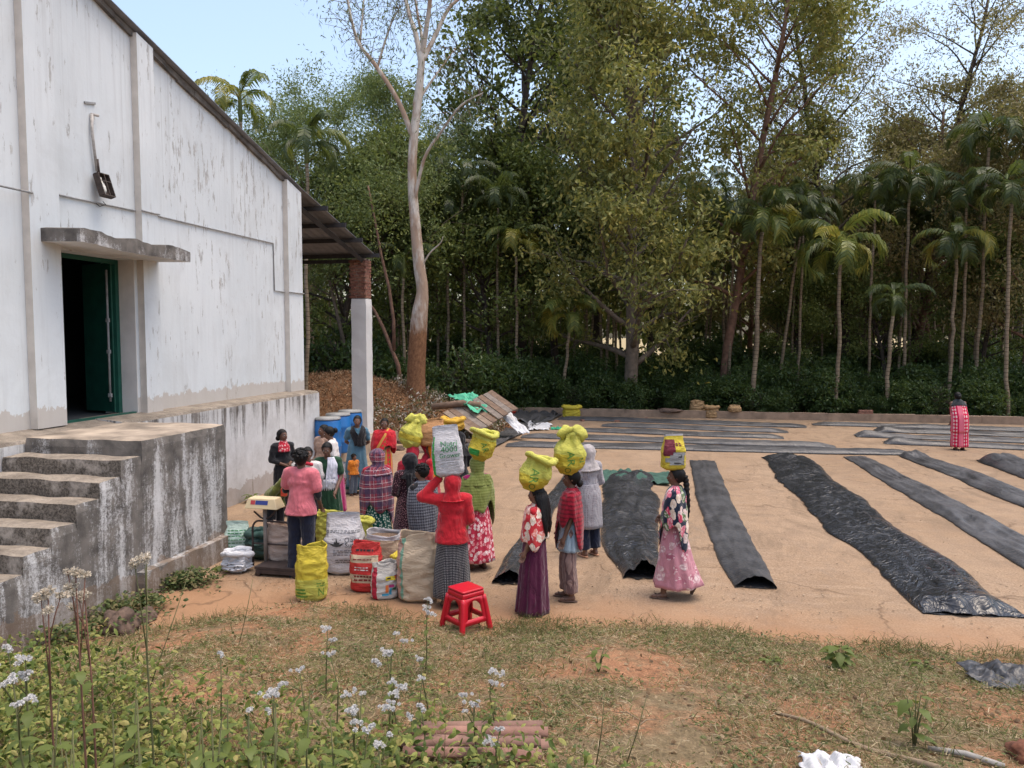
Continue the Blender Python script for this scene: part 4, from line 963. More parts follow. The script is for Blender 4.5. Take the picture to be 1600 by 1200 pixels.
    def shawl(s, mat, hem=.85, a0=None, a1=None, wide=1.0, folds=.05, point=.12, name='shawl', front=0, depth=1.0, ph=0, kf=7):
        a0 = 0 if a0 is None else R(a0); a1 = 2 * PI if a1 is None else R(a1)
        rings = [(1.385, .062, .060, 0, .012), (1.352, .115, .085, 0, .012), (1.33, .222 * wide, .112 * depth, 0, .008), (1.24, .25 * wide, .14 * depth), (1.05, .272 * wide, .165 * depth, 0, front), (hem, .255 * wide, .175 * depth, 0, front)]
        return s.loft(name, rings, mat, n=60, m=30, a0=a0, a1=a1, folds=folds, kf=kf, wr=.012, hem=lambda a, f: (f ** 2) * (point * math.sin(2 * a + ph) * .7 + point * .4 * math.sin(5 * a + ph)))
    def band(s, name, pts, width, mat, n=26, k=9, wr=.008):
        """strip of cloth laid along a path over the body"""
        P = [Vector(p) for p in pts]; V, UV = [], []; L = 0; prev = None
        for i in range(n):
            t = i / (n - 1) * (len(P) - 1); j = min(len(P) - 2, int(t)); u = t - j; p0, p1, p2, p3 = P[max(0, j-1)], P[j], P[j+1], P[min(len(P)-1, j+2)]
            q = .5 * ((2*p1) + (p2-p0)*u + (2*p0-5*p1+4*p2-p3)*u*u + (3*p1-p0-3*p2+p3)*u**3); d = (.5 * ((p2-p0) + 2*(2*p0-5*p1+4*p2-p3)*u + 3*(3*p1-p0-3*p2+p3)*u*u)).normalized()
            out = Vector((q.x, q.y, max(0, (q.z - 1.25) * 1.4))).normalized(); sd = d.cross(out).normalized(); L += (q - prev).length if prev else 0; prev = q
            w_ = width[0] + (width[1] - width[0]) * i / (n - 1) if isinstance(width, tuple) else width
            for m_ in range(k):
                c = -1 + 2 * m_ / (k - 1); z = q + sd * c * w_ - out * (c * c * w_ * .25) + out * (wr * math.cos(c * 9 + i * .15) + wr * nz(c * 3, i * .3, s.seed)); V.append(tuple(z)); UV.append((c * w_, L))
        me = np_mesh(name, s.dv(np.array(V)), [(i*k+a, i*k+a+1, (i+1)*k+a+1, (i+1)*k+a) for i in range(n-1) for a in range(k-1)], mat, None, True, UV); o = obj(name, me, s.root); t = o.modifiers.new('t', 'SOLIDIFY'); t.thickness = .006; return o
    def hood(s, mat, face=52, drop=1.2, name='head_scarf', wide=1.0, folds=.035, tip=1.615):
        a0, a1 = R(face), 2 * PI - R(face)
        Z = [(tip, .012, .012, 0, .03), (tip - .012, .05, .06, 0, .018), (tip - .045, .090, .106, 0, .012), (1.52, .108, .124, 0, .010), (1.45, .102, .118, 0, .016), (1.385, .080, .088, 0, .03), (1.34, .12, .10, 0, .035), (1.29, .205 * wide, .13, 0, .01), (drop, .235 * wide, .155, 0, .0)]
        V = []
        o = s.loft(name, [(z, x, y, c, d) for z, x, y, c, d in Z], mat, n=52, m=34, a0=a0, a1=a1, folds=folds, kf=8, wr=.008, bendit=False)
        me = o.data; co = np.empty(len(me.vertices) * 3, np.float32); me.vertices.foreach_get('co', co); co = co.reshape(-1, 3)
        for i, p in enumerate(co):
            w_ = sstep(1.30, 1.40, p[2]); q = s.headf(p); co[i] = tuple(Vector(p).lerp(q, w_))
        me.vertices.foreach_set('co', s.dv(co).astype(np.float32).ravel()); me.update(); return o
    def hair(s, style='bun', mat=None):
        mat = mat or HAIR; H = s.headf; Rh = Matrix.Rotation(s.ht, 3, 'Z') @ Matrix.Rotation(s.nod, 3, 'X'); V, n, m = [], 36, 14; lim = lambda a: (1.562 - .012 * abs(a) if abs(a) < .75 else 1.553 - .12 * sstep(.75, 1.7, abs(a)) - .03 * sstep(1.5, 2.4, abs(a)))
        for i in range(m + 1):
            for k in range(n):
                a = -PI + 2 * PI * k / n; zl = lim(a); zt = 1.508 + .104 ; f = i / m
                ph_ = f * math.acos(max(-1, min(1, (zl - 1.508) / .104))); r = math.sin(ph_); bulge = 1.0 + .05 * nz(math.sin(a) * 5 + s.seed, math.cos(a) * 5, f * 4)
                p = Vector((.086 * r * math.sin(a) * bulge, .012 - .105 * r * math.cos(a) * bulge, 1.508 + .104 * math.cos(ph_)))
                V.append(H(p))
        Fs = [(i*n+k, i*n+(k+1) % n, (i+1)*n+(k+1) % n, (i+1)*n+k) for i in range(m) for k in range(n)]
        mb = MB(); mb.add(V, Fs, 0, True)
        if style == 'bun': mb.ell(H((0, .125, 1.50)), (.052, .042, .05), rot=Rh)
        elif style == 'low': mb.ell(H((0, .105, 1.435)), (.055, .04, .05), rot=Rh)
        elif style == 'curly':
            for _ in range(70):
                a = s.rd.uniform(-PI, PI); e = s.rd.uniform(.15, 1.4); p = Vector((.088 * math.cos(e) * math.sin(a), .012 - .105 * math.cos(e) * math.cos(a), 1.508 + .106 * math.sin(e)))
                if p.y < -.06 and p.z < 1.55: continue
                mb.ell(H(p), (.02,) * 3, 7, 5)
        elif style == 'braid':
            pts = [H((0, .10, 1.50)), H((0, .125, 1.42)), Vector((.02, .135, 1.32)), Vector((.03, .15, 1.2)), Vector((.035, .155, 1.08)), Vector((.04, .15, .96))]
            rr = [.04, .036, .032, .03, .026, .014]; Q, RR = [], []
            for i in range(5):
                for t in range(6): u = t / 6; Q.append(pts[i].lerp(pts[i+1], u)); RR.append((rr[i] + (rr[i+1] - rr[i]) * u) * (1 + .18 * math.sin((i * 6 + t) * 1.9)))
            mb.tube(Q, RR, 10)
        elif style == 'long':
            for k in range(16):
                a = R(95) + R(170) * k / 15; x0 = .086 * math.sin(a); y0 = .012 - .10 * math.cos(a); j = s.rd.uniform(-.02, .02)
                mb.tube([H((x0 * .85, y0, 1.53)), H((x0 * 1.02, y0 + .02, 1.44)), Vector((x0 * 1.05 + j, max(.10, y0 + .045), 1.3)), Vector((x0 * 1.1 + j * 2, .135 + s.rd.uniform(0, .03), 1.12)), Vector((x0 * .9 + j * 2, .15 + s.rd.uniform(-.01, .02), .97 + s.rd.uniform(-.06, .06)))], [.02, .032, .034, .028, .005], 7)
        out = mb; out.v = [tuple(x) for x in s.dv(np.array(out.v))]; return out.build('hair', mat, s.root, fix=False)
    def world(s, p):
        bpy.context.view_layer.update(); q = Vector(s.dv(np.array([p]))[0]) if s.bend else Vector(p); return s.root.matrix_world @ q
    def head_top(s):
        r = s.root; k = r.scale[0]; return Vector((r.location.x, r.location.y, r.location.z + 1.605 * k))

C_ = dict(
    red=cloth('sweater_red', (.46, .012, .022)), pink=cloth('tshirt_pink', (.62, .16, .19)), navy=cloth('track_navy', (.010, .014, .032)), black=cloth('cloth_black', (.010, .010, .013)),
    white=cloth('cloth_white', (.66, .66, .74)), dgreen=cloth('dress_green', (.014, .055, .026)), blue=cloth('dress_blue', (.075, .17, .24)), teal=cloth('hem_teal', (.01, .085, .085)), orange=cloth('shirt_orange', (.55, .17, .015)),
    olive=cloth('shirt_olive', (.13, .14, .025)), purple=cloth('skirt_purple', (.075, .006, .032)), lblue=cloth('kurta_pale_blue', (.30, .38, .44)), jeans=cloth('jeans', (.10, .13, .17)), veil=cloth('veil_grey', (.42, .38, .37)), skyw=cloth('scarf_red', (.45, .02, .04)),
    tan=cloth('sacking', (.42, .23, .10)), orangev=cloth('veil_orange', (.72, .19, .012)), magenta=cloth('cloth_magenta', (.32, .01, .10)), maroon=cloth('shawl_maroon', (.30, .012, .03)))
P_ = dict(
    plaid=plaid('plaid_shawl', (.24, .035, .06), (.04, .045, .09), (.33, .07, .09), (.62, .56, .56), f=5.2), greendots=dots('green_dotted', (.005, .085, .065), (.55, .6, .52), 22, .26, .9), maroondots=dots('maroon_dotted', (.028, .006, .012), (.42, .22, .24), 46, .24, .9),
    polka=dots('polka_skirt', (.014, .015, .022), (.55, .52, .5), 52, .21, 0), check=plaid('check_shawl', (.05, .055, .075), (.02, .02, .03), (.17, .18, .21), (.36, .37, .42), f=24), pinkflo=floral('pink_print', (.46, .025, .06), [(.72, .33, .36), (.62, .1, .14), (.75, .55, .55)], 17, .40),
    redflo=floral('red_floral', (.48, .028, .035), [(.72, .38, .28), (.66, .52, .40), (.5, .05, .05), (.72, .25, .2)], 8.5, .50), greenshawl=linestripe('green_shawl', (.17, .20, .045), (.23, .26, .07), 26, .45, 1), redshawl=linestripe('red_shawl', (.30, .008, .025), (.17, .006, .016), 20, .4, 1),
    stripe=linestripe('striped_trousers', (.26, .17, .145), (.13, .075, .07), 40, .45, 0, 'Object'), navyflo=floral('navy_floral', (.012, .02, .042), [(.68, .16, .22), (.70, .55, .42), (.1, .16, .06), (.60, .06, .12), (.66, .48, .44)], 8, .50), pinksat=floral('pink_satin', (.50, .22, .26), [(.38, .12, .17), (.56, .34, .36), (.46, .17, .22)], 7, .34),
    grey=dots('grey_kurta', (.36, .34, .36), (.16, .12, .14), 42, .30, 0, 'Object'), sari=None, whitered=floral('white_red_print', (.6, .56, .54), [(.02, .02, .03), (.5, .02, .05), (.62, .58, .56)], 12, .5), rsari=None)
def m_sari(name, a, b, c, f=4.2):
    q = NT(name); s = q.sep(q.co('UV')); col = q.mix(stripes(q, s[0], f, .1, .5), a, b); col = q.mix(q.math('MULTIPLY', q.math('LESS_THAN', q.voro(q.co('UV'), 11, 0, dims='2D'), .36), stripes(q, s[0], f, .55, .95)), col, c)
    return q.bsdf(col, .8, spec=.25)
P_['sari'] = m_sari('sari_red_white', (.58, .008, .06), (.72, .16, .22), (.72, .48, .46), 3.5); P_['rsari'] = m_sari('sari_red_gold', (.50, .016, .03), (.5, .24, .06), (.13, .16, .03), 5.0)

# 1 man in pink, weighing
p = Person(470, 900, 168, 1.68, 'man in pink t-shirt and navy track trousers seen from behind at the scale', SKIN, 'write', 'carry', headturn=10, nod=-14, shoes=simple('blue_shoe', (.02, .075, .10), .6), build=1.08)
p.trousers(C_['navy']); p.garment('undershirt', C_['black'], .72, 1.05, .12, .008); p.garment('t_shirt', C_['pink'], .40, .79, .19, .022); p.hair('curly')
# 2 stooping person in olive
p = Person(430, 862, 68, 1.5, 'stooping person in an olive green shirt behind the weighing scale', SKIN, 'low', 'carry', bend=48)
p.trousers(C_['black']); p.garment('shirt', C_['olive'], .6, .72, .20, .024); p.hair('curly')
# 3 girl in black with red scarf
p = Person(444, 806, 42, 1.52, 'girl in black dress with a red scarf standing against the stained white plinth', SKIN, 'front', 'front', headturn=20)
p.skirt(C_['black'], hem=.12, r1=.19); p.garment('kurta', C_['black'], .8, .75, .17); p.loft('scarf', [(1.40, .06, .065, 0, .0), (1.36, .09, .085), (1.31, .125, .105, 0, -.01), (1.20, .13, .125, 0, -.02)], floral('scarf_red_print', (.4, .012, .03), [(.6, .3, .3), (.4, .01, .03)], 20, .3), n=36, m=14, a0=R(-70), a1=R(70), folds=.05, wr=.01); p.hair('low')
m = MB(); m.tube([(-.185, -.03, 1.30), (-.235, .0, 1.14), (-.232, .0, 1.04)], .009, 6); m.build('sleeve_stripe', C_['white'], p.root)
# 4 woman half hidden behind the man in pink
p = Person(483, 848, 20, 1.47, 'woman in red and white half hidden behind the man in pink', SKIN, 'front', 'down'); p.skirt(C_['black'], hem=.06); p.garment('blouse', P_['whitered'], .5, .9); p.hair('low')
m = MB(); m.cap((-.05, -.12, 1.36), (.05, -.12, 1.33), .03, .03); m.build('collar', C_['skyw'], p.root)
# 5 woman in dark green
p = Person(517, 842, 4, 1.52, 'woman in dark green dress with white dupatta holding open a yellow sack', SKIN, 'carry', 'carry', headturn=-4, nod=10)
p.skirt(C_['dgreen'], hem=.05, r1=.24, folds=.09, kf=12); p.garment('kurta', C_['dgreen'], .42, .95, .16); p.hair('low')
p.loft('dupatta', [(1.37, .085, .075, .02, 0), (1.33, .13, .09, .03, 0), (1.24, .16, .12, .03, 0), (1.08, .165, .135), (.98, .168, .14), (.90, .17, .145)], C_['white'], n=30, m=22, a0=R(-8), a1=R(72), folds=.06, kf=22, wr=.01, hem=lambda a, f: f * .05 * math.sin(a * 3))
p.loft('dupatta_fringe', [(1.02, .165, .138), (.86, .172, .148)], cloth('fringe_white', (.55, .54, .55)), n=40, m=6, a0=R(-62), a1=R(60), folds=.05, kf=34, hem=lambda a, f: f * .03 * math.sin(a * 31))
# 6 woman with bun and printed shawl
p = Person(524, 802, -78, 1.56, 'woman with a hair bun and white black and red printed blouse facing left', SKIN2, 'front', 'front', nod=12, bend=6); p.skirt(C_['magenta'], hem=.06); p.garment('blouse', P_['whitered'], .7, .85, .17, .024); p.hair('bun')
# 7 woman behind her
p = Person(503, 792, -30, 1.52, 'woman in beige blouse half hidden in front of the blue drums', SKIN2, 'front', 'down', headturn=-25); p.skirt(C_['skyw'], hem=.06); p.garment('blouse', cloth('blouse_beige', (.42, .27, .20)), .45, .9); p.hair('bun')
# 8 girl in blue dress
p = Person(556, 770, 6, 1.56, 'young woman in long blue dress with a black shawl beside the blue drums', SKIN2, 'back', 'back')
p.skirt(C_['blue'], top=1.1, hem=.16, r0=.13, r1=.26, folds=.08); p.loft('petticoat', [(.28, .225, .19), (.10, .25, .21)], C_['teal'], folds=.08, m=8); p.garment('bodice', C_['blue'], .4, 1.0, .16)
p.band('shawl', [(-.03, .13, 1.18), (-.10, .08, 1.32), (-.125, .0, 1.372), (-.09, -.11, 1.28), (.01, -.155, 1.12), (.05, -.16, 1.02)], (.06, .08), C_['black']); p.band('shawl', [(.04, .14, 1.15), (.14, .08, 1.31), (.165, .0, 1.365), (.15, -.11, 1.27), (.12, -.155, 1.12), (.13, -.15, 1.0)], (.07, .11), C_['black']); p.hair('low')
# 9 small child
p = Person(552, 774, 48, .82, 'small child in orange shirt and jeans in front of the blue dress', SKIN2, 'down', 'down', build=1.18, headturn=20); p.trousers(C_['jeans'], wide=.085); p.garment('shirt', C_['orange'], .6, .82, .20, .026); p.hair('curly')
# 10 woman in red sari
p = Person(598, 776, 4, 1.54, 'smiling woman in red and gold sari standing right of the pillar', SKIN, 'wrap', 'wrap'); p.skirt(P_['rsari'], hem=.05, r1=.21, folds=.07); p.garment('blouse', C_['red'], .5, .98, .15)
p.shawl(C_['red'], hem=.98, point=.10, folds=.05, wide=.97, name='sari_wrap'); p.band('sari_pallu', [(.12, .10, 1.30), (.12, .0, 1.385), (.07, -.135, 1.25), (-.02, -.19, 1.08), (-.09, -.20, .92), (-.10, -.19, .6)], (.05, .09), P_['rsari']); p.hair('low')
# 11 woman with plaid shawl over her head
p = Person(590, 868, -150, 1.55, 'woman with a red and blue plaid shawl over her head and green dotted skirt', SKIN, 'wrap', 'wrap', headturn=25); p.skirt(P_['greendots'], hem=.04, r1=.25, folds=.07); p.garment('blouse', C_['maroon'], .7, .9, .15, .004); p.hair('plain')
p.shawl(P_['plaid'], hem=.62, point=.22, folds=.05, ph=2.2, name='shawl', wide=.98); p.hood(P_['plaid'], face=48, drop=1.22)
# 12 black head scarf
p = Person(636, 880, -148, 1.54, 'woman with black head scarf and dark maroon dotted dress behind the tan sack', SKIN, 'front', 'front', headturn=30); p.skirt(P_['maroondots'], top=1.05, hem=.06, r1=.235, folds=.07); p.garment('kurta', dots('maroon_dotted_top', (.028, .006, .012), (.42, .22, .24), 52, .26, .9, 'Object'), .8, .85, .18)
p.hair('plain'); p.hood(C_['black'], face=55, drop=1.26, wide=.8)
p.loft('scarf_tail', [(1.34, .10, .12, .05, .03), (1.15, .11, .165, .04, .0), (.95, .10, .18, .03), (.72, .085, .185, .03)], C_['black'], n=20, m=18, a0=R(150), a1=R(215), folds=.06, kf=14, wr=.012)
# 13 youth with checked shawl
p = Person(664, 896, -135, 1.45, 'short haired youth wrapped in a dark checked shawl with red border', SKIN2, 'wrap', 'wrap', headturn=28); p.skirt(C_['maroon'], hem=.05, r1=.2); p.garment('shirt', C_['black'], .6, .9, .15, .004); p.hair('curly')
o = p.loft('shawl', [(1.375, .07, .07), (1.34, .15, .10), (1.29, .235, .13), (1.1, .268, .165), (.85, .245, .18), (.62, .20, .17)], None, n=56, m=28, folds=.05, kf=7, wr=.012, hem=lambda a, f: f * f * .22 * math.sin(a + 2.4), mats=[P_['check'], cloth('shawl_border', (.33, .10, .11))], mfun=lambda u, v: 1 if v > .93 else 0)
# 14 red sweater woman with the white and green bag
p14 = Person(706, 946, -172, 1.56, 'woman in red sweater and polka dot skirt balancing a white and green sack', SKIN2, ((.36, -.02, 1.32), (.15, -.02, 1.55)), 'front', build=1.08); p = p14
p.skirt(P_['polka'], hem=.13, r1=.225, folds=.06, kf=9); p.garment('sweater', C_['red'], 1.0, .78, .20, .024); p.hair('plain'); p.hood(C_['red'], face=58, drop=1.30, wide=.72)
# 15 group with loads behind
p15 = Person(641, 848, -165, 1.5, 'woman in red and black sleeves steadying a yellow bundle on her head', SKIN, 'front', ((.26, -.06, 1.46), (.13, -.04, 1.66))); p = p15; p.skirt(C_['maroon'], hem=.05); p.garment('blouse', C_['skyw'], .9, .9); p.hair('plain'); p.hood(C_['skyw'], face=60, drop=1.25, wide=.75)
p15b = Person(674, 846, -95, 1.52, 'woman with bright orange veil carrying a tan sack on her head', SKIN2, 'front', 'front'); p = p15b; p.skirt(C_['skyw'], hem=.05); p.garment('blouse', C_['red'], .8, .9); p.hair('plain'); p.hood(C_['orangev'], face=70, drop=.98, wide=.95)
p15c = Person(717, 820, -150, 1.56, 'dark haired woman in black behind the white and green sack', SKIN, 'front', 'front'); p = p15c; p.skirt(C_['black'], hem=.05); p.garment('kurta', C_['black'], .7, .9); p.hair('plain'); p.hood(C_['black'], face=80, drop=1.2)
# 16 green shawl
p16 = Person(746, 888, -155, 1.52, 'woman in olive green shawl and pink printed skirt balancing a yellow sack', SKIN, 'wrap', 'wrap'); p = p16
p.skirt(P_['pinkflo'], hem=.12, r1=.25, folds=.08, kf=9); p.garment('blouse', C_['magenta'], .6, .9, .15, .004); p.hair('plain'); p.shawl(P_['greenshawl'], hem=.78, point=.22, ph=.8, folds=.05, wide=.98); p.hood(P_['greenshawl'], face=50, drop=1.2)
# 17 purple skirt
p17 = Person(832, 955, -108, 1.45, 'girl with long loose hair, red floral top and long purple skirt', SKIN2, 'shawl', 'shawl', shoes=False); p = p17
p.skirt(C_['purple'], top=1.02, hem=.01, r1=.245, folds=.10, kf=10); p.garment('blouse', C_['red'], .7, .92, .15, .004); p.shawl(P_['redflo'], hem=.92, point=.10, folds=.045, wide=.93, depth=.98, ph=1); p.hair('long')
# 18 red shawl, striped trousers
p18 = Person(888, 936, -96, 1.56, 'woman in red patterned shawl, pale blue kurta and striped trousers', SKIN, 'shawl', ((.178, -.02, 1.05), (.17, -.12, .82)), legs=((.02, 0), (-.05, 0))); p = p18
p.trousers(P_['stripe'], wide=.088, hem=.10); p.loft('kurta', [(1.05, .13, .10), (.9, .17, .13), (.62, .20, .155)], C_['lblue'], folds=.07, kf=9, m=18, wr=.008); p.garment('kurta_top', C_['lblue'], .5, 1.0, .14, .004); p.shawl(P_['redshawl'], hem=.86, point=.24, ph=-.9, folds=.07, wide=.98); p.hair('low')
# 19 grey kurta with veil
p19 = Person(921, 868, -150, 1.60, 'woman in long grey patterned kurta, navy trousers and pale head veil', SKIN2, 'front', 'front', shoes=simple('tan_sandal', (.5, .25, .14), .7)); p = p19
p.trousers(C_['navy'], wide=.085, hem=.1); p.loft('kurta_skirt', [(1.05, .155, .125), (.9, .198, .165), (.42, .205, .18)], P_['grey'], folds=.04, kf=6, m=18, a0=R(12), a1=R(348)); p.garment('kurta', P_['grey'], .85, .95, .155); p.hair('plain'); p.hood(C_['veil'], face=50, drop=1.24, wide=.85)
# 20 floral shawl walking
p20 = Person(1049, 932, -100, 1.58, 'walking woman in navy floral shawl and pink satin skirt with a braid', SKIN, 'wrap', 'wrap', legs=((-.12, 0), (.26, .13))); p = p20
p.loft('skirt', [(1.0, .13, .10), (.88, .17, .135), (.5, .205, .20, 0, .03), (.14, .215, .30, 0, .075)], P_['pinksat'], n=72, folds=.09, kf=8, hem=lambda a, f: .05 * f ** 3 * max(0, -math.cos(a))); p.garment('blouse', C_['navy'], .7, .9, .15, .004); p.shawl(P_['navyflo'], hem=.80, point=.20, ph=-.6, folds=.055, wide=.98); p.hair('braid')
m = MB(); a_ = p.legp(-1)[2]; m.box(a_ + Vector((0, .005, -.10)), (.075, .03, .20), Matrix.Rotation(R(-28), 3, 'X')); m.build('sandal', SHOE, p.root)
# 21 far sari
p21 = Person(1499, 703, 172, 1.62, 'stooping woman in red and white sari walking far across the yard', SKIN, 'shawl', 'shawl', bend=20, headturn=0, nod=-25); p = p21
p.skirt(P_['sari'], top=1.1, hem=.10, r0=.15, r1=.22, folds=.05); p.loft('sari_wrap', [(1.38, .08, .08), (1.32, .17, .11), (1.2, .21, .15), (.9, .22, .185), (.5, .22, .20)], P_['sari'], n=56, m=24, folds=.04, wr=.01); p.hair('bun')
p.loft('grey_towel', [(1.40, .08, .075), (1.33, .17, .12), (1.2, .225, .16)], cloth('towel_grey', (.03, .033, .035)), n=30, m=10, a0=R(110), a1=R(250), folds=.03)
# ================================================================== TARPAULINS ON THE YARD
def m_plastic(name, dust, rough, wr):
    q = NT(name); p = q.world(); n1 = q.noise(p, 1.6, 5, .65); n2 = q.math('ABSOLUTE', q.math('SUBTRACT', q.noise(p, 4.5, 3, .5, 1.5), .5)); n3 = q.noise(p, 30, 4)
    c = q.mix(q.math('MULTIPLY', q.ramp(n1, [(.3, .25), (.7, 1)]), dust), (.012, .013, .016), (.15, .15, .155)); c = q.mix(q.math('MULTIPLY', q.ramp(n3, [(.45, 0), (.75, 1)]), dust * .7), c, (.2, .17, .14))
    return q.bsdf(c, q.ramp(n1, [(.3, max(.08, rough - .1)), (.7, rough + .12)]), q.bump(n2, wr, .09, q.bump(n3, wr * .12, .004)), spec=.5)
GLOSS = m_plastic('glossy_black_sheet', .12, .15, .85); DULL = m_plastic('dusty_black_sheet', .40, .42, .3); DULL2 = m_plastic('greyed_black_sheet', .50, .45, .3)
NET = simple('green_shade_net', (.035, .09, .065), .9, .3, 9, .4, 60); NETB = simple('bright_green_net', (.03, .32, .17), .85, .35, 6, .4, 40)
def tarp(label, P, W, h, mat, seed=0, e0='flat', e1='flat', group='rolled tarpaulin strips on the yard', lump=1.0, nm='tarpaulin'):
    """flattened tube of sheet along centre line P with widths W; ends may gape"""
    P = [Vector((a, b, 0)) for a, b in P]; L = [0]
    for a, b in zip(P, P[1:]): L.append(L[-1] + (b - a).length)
    n = int(L[-1] / (.045 if L[-1] < 12.6 and lump > .9 else .08)) + 2; K = 30 if lump > .9 else 20; V = []; c0 = P[len(P)//2]
    for i in range(n):
        s = L[-1] * i / (n - 1); j = max(k for k in range(len(P) - 1) if L[k] <= s + 1e-9) if len(P) > 1 else 0
        u = (s - L[j]) / (L[j+1] - L[j]); p = P[j].lerp(P[j+1], u); w = (W[j] + (W[j+1] - W[j]) * u) / 2; t = (P[j+1] - P[j]).normalized(); sd = Vector((t.y, -t.x, 0))
        d0, d1 = s, L[-1] - s; H = h * (1 + .35 * lump * nz(s * .7, seed, 1)); op = 0
        for d, e in ((d0, e0), (d1, e1)):
            if e == 'open': op = max(op, math.exp(-(d / .45) ** 2))
            elif e == 'crumple': H = (H + .07 * math.exp(-((d - .3) / .35) ** 2)) * sstep(-.04, .22, d)
            elif e == 'flat': H *= sstep(-.15, .5, d)
        wv = .13 if lump > .85 else .07; wl = w * (1 + wv * nz(s * 1.1, seed, 5) + .05 * nz(s * 4, seed, 6)); wr_ = w * (1 + wv * nz(s * 1.1, seed, 15) + .05 * nz(s * 4, seed, 16))
        sh = (.10 if lump > .85 else .04) * nz(s * .5, seed, 9)
        for side in (0, 1):
            for k in range(K):
                c = -1 + 2 * k / (K - 1) if side == 0 else 1 - 2 * k / (K - 1)
                x = (c * (wl if c < 0 else wr_) * (1 - .12 * op)) + sh
                top = H * max(0, 1 - abs(c) ** 2.4) ** .75 + op * .075 * max(0, 1 - abs(c + .15) ** 1.5)
                if side == 0:
                    rg = lambda v: 1 - 2 * abs(v)
                    z = .02 + top + (.030 * nz(c * 2.2, s * .9, seed + 3) + .030 * rg(nz(c * 2.4 + s * .5, s * .8 - c * .6, seed)) + .014 * rg(nz(c * 4 - s * .9, s * 2.2, seed + 7)) + .004 * rg(nz(c * 9, s * 6, seed + 9)) - .03) * (1 - abs(c) ** 4) * lump
                    z = max(.02, z)
                else: z = .012
                q = p + sd * x; 
                if d1 < .5 or d0 < .5: q = q + t * (.09 * nz(c * 2.2, seed, 4 + side) * (1 if d1 < .5 else -1))
                V.append((q.x - c0.x, q.y - c0.y, z))
    M2 = 2 * K; Fs = [(i*M2+k, (i+1)*M2+k, (i+1)*M2+(k+1) % M2, i*M2+(k+1) % M2) for i in range(n-1) for k in range(M2)]
    o = obj(nm, np_mesh(nm, V, Fs, mat), None, (c0.x, c0.y, 0)); return tag(o, label, 'tarpaulin', group)
def crumple(name, label, cat, loc, sx, sy, h, mat, seed, n=26, rz=0, parent=None, sharp=1.0, group=None):
    """crumpled sheet lying in a heap"""
    V = []; rd = random.Random(seed)
    for j in range(n):
        for i in range(n):
            a, b = -1 + 2 * i / (n-1), -1 + 2 * j / (n-1); r = math.sqrt(a*a+b*b)
            q = abs(nz(a * 2.2 + seed, b * 2.2, 1)) * 1.3 + abs(nz(a * 5, b * 5 + seed, 2)) * .7 * sharp
            e = 1 + .25 * nz(a * 2, b * 2, seed); V.append((a * sx * e + .1 * sx * nz(b * 3, seed, a), b * sy * e + .1 * sy * nz(a * 3, seed, b), .015 + h * q * (1 - .5 * min(1, r) ** 2)))
    Fs = [(j*n+i, j*n+i+1, (j+1)*n+i+1, (j+1)*n+i) for j in range(n-1) for i in range(n-1)]
    o = obj(name, np_mesh(name, V, Fs, mat), parent, loc, rz); o.modifiers.new('t', 'SOLIDIFY').thickness = .004
    return tag(o, label, cat, group) if label else o
tarp('widest glossy black tarpaulin strip running towards the camera at the right', [(3.0, 20.5), (3.05, 17), (3.2, 13), (3.45, 9.25)], [1.15, 1.2, 1.15, 1.1], .085, GLOSS, 1, 'crumple', 'crumple', lump=1.2)
tarp('dusty narrow tarpaulin tube with a gaping near end beside the walking woman', [(.9, 19.6), (.92, 15), (1.0, 12), (1.12, 9.75)], [.62, .64, .62, .58], .07, DULL, 2, 'flat', 'open', lump=.7)
tarp('broad wrinkled tarpaulin strip over green net just left of the walking woman', [(-.72, 17.0), (-.66, 14), (-.5, 11.5), (-.32, 9.85)], [1.0, 1.08, .85, .55], .13, m_plastic('wrinkled_sheet', .20, .24, .7), 3, 'crumple', 'open', lump=1.5)
tarp('thin tarpaulin strip ending in a glossy bag-like fold behind the purple skirt', [(-2.05, 20.7), (-2.06, 16), (-2.1, 13.3), (-2.05, 11), (-1.97, 9.3)], [.42, .4, .36, .36, .44], .08, m_plastic('satin_black_sheet', .22, .24, .7), 4, 'crumple', 'open', lump=1.0)
tarp('long grey tarpaulin strip right of the widest glossy one', [(4.8, 21.0), (5.0, 17), (5.15, 12.5), (5.2, 8.5)], [.55, .75, .8, .8], .09, DULL2, 5, 'flat', 'flat')
tarp('grey tarpaulin strip with a knotted crumpled far end', [(6.3, 21.6), (6.65, 18), (6.9, 15), (7.05, 10)], [.6, .75, .85, .85], .10, DULL2, 6, 'crumple', 'flat')
tarp('short lumpy tarpaulin strip at the right edge of the photo', [(8.2, 21.1), (8.3, 18), (8.5, 13)], [1.0, 1.15, 1.1], .15, DULL, 7, 'crumple', 'flat')
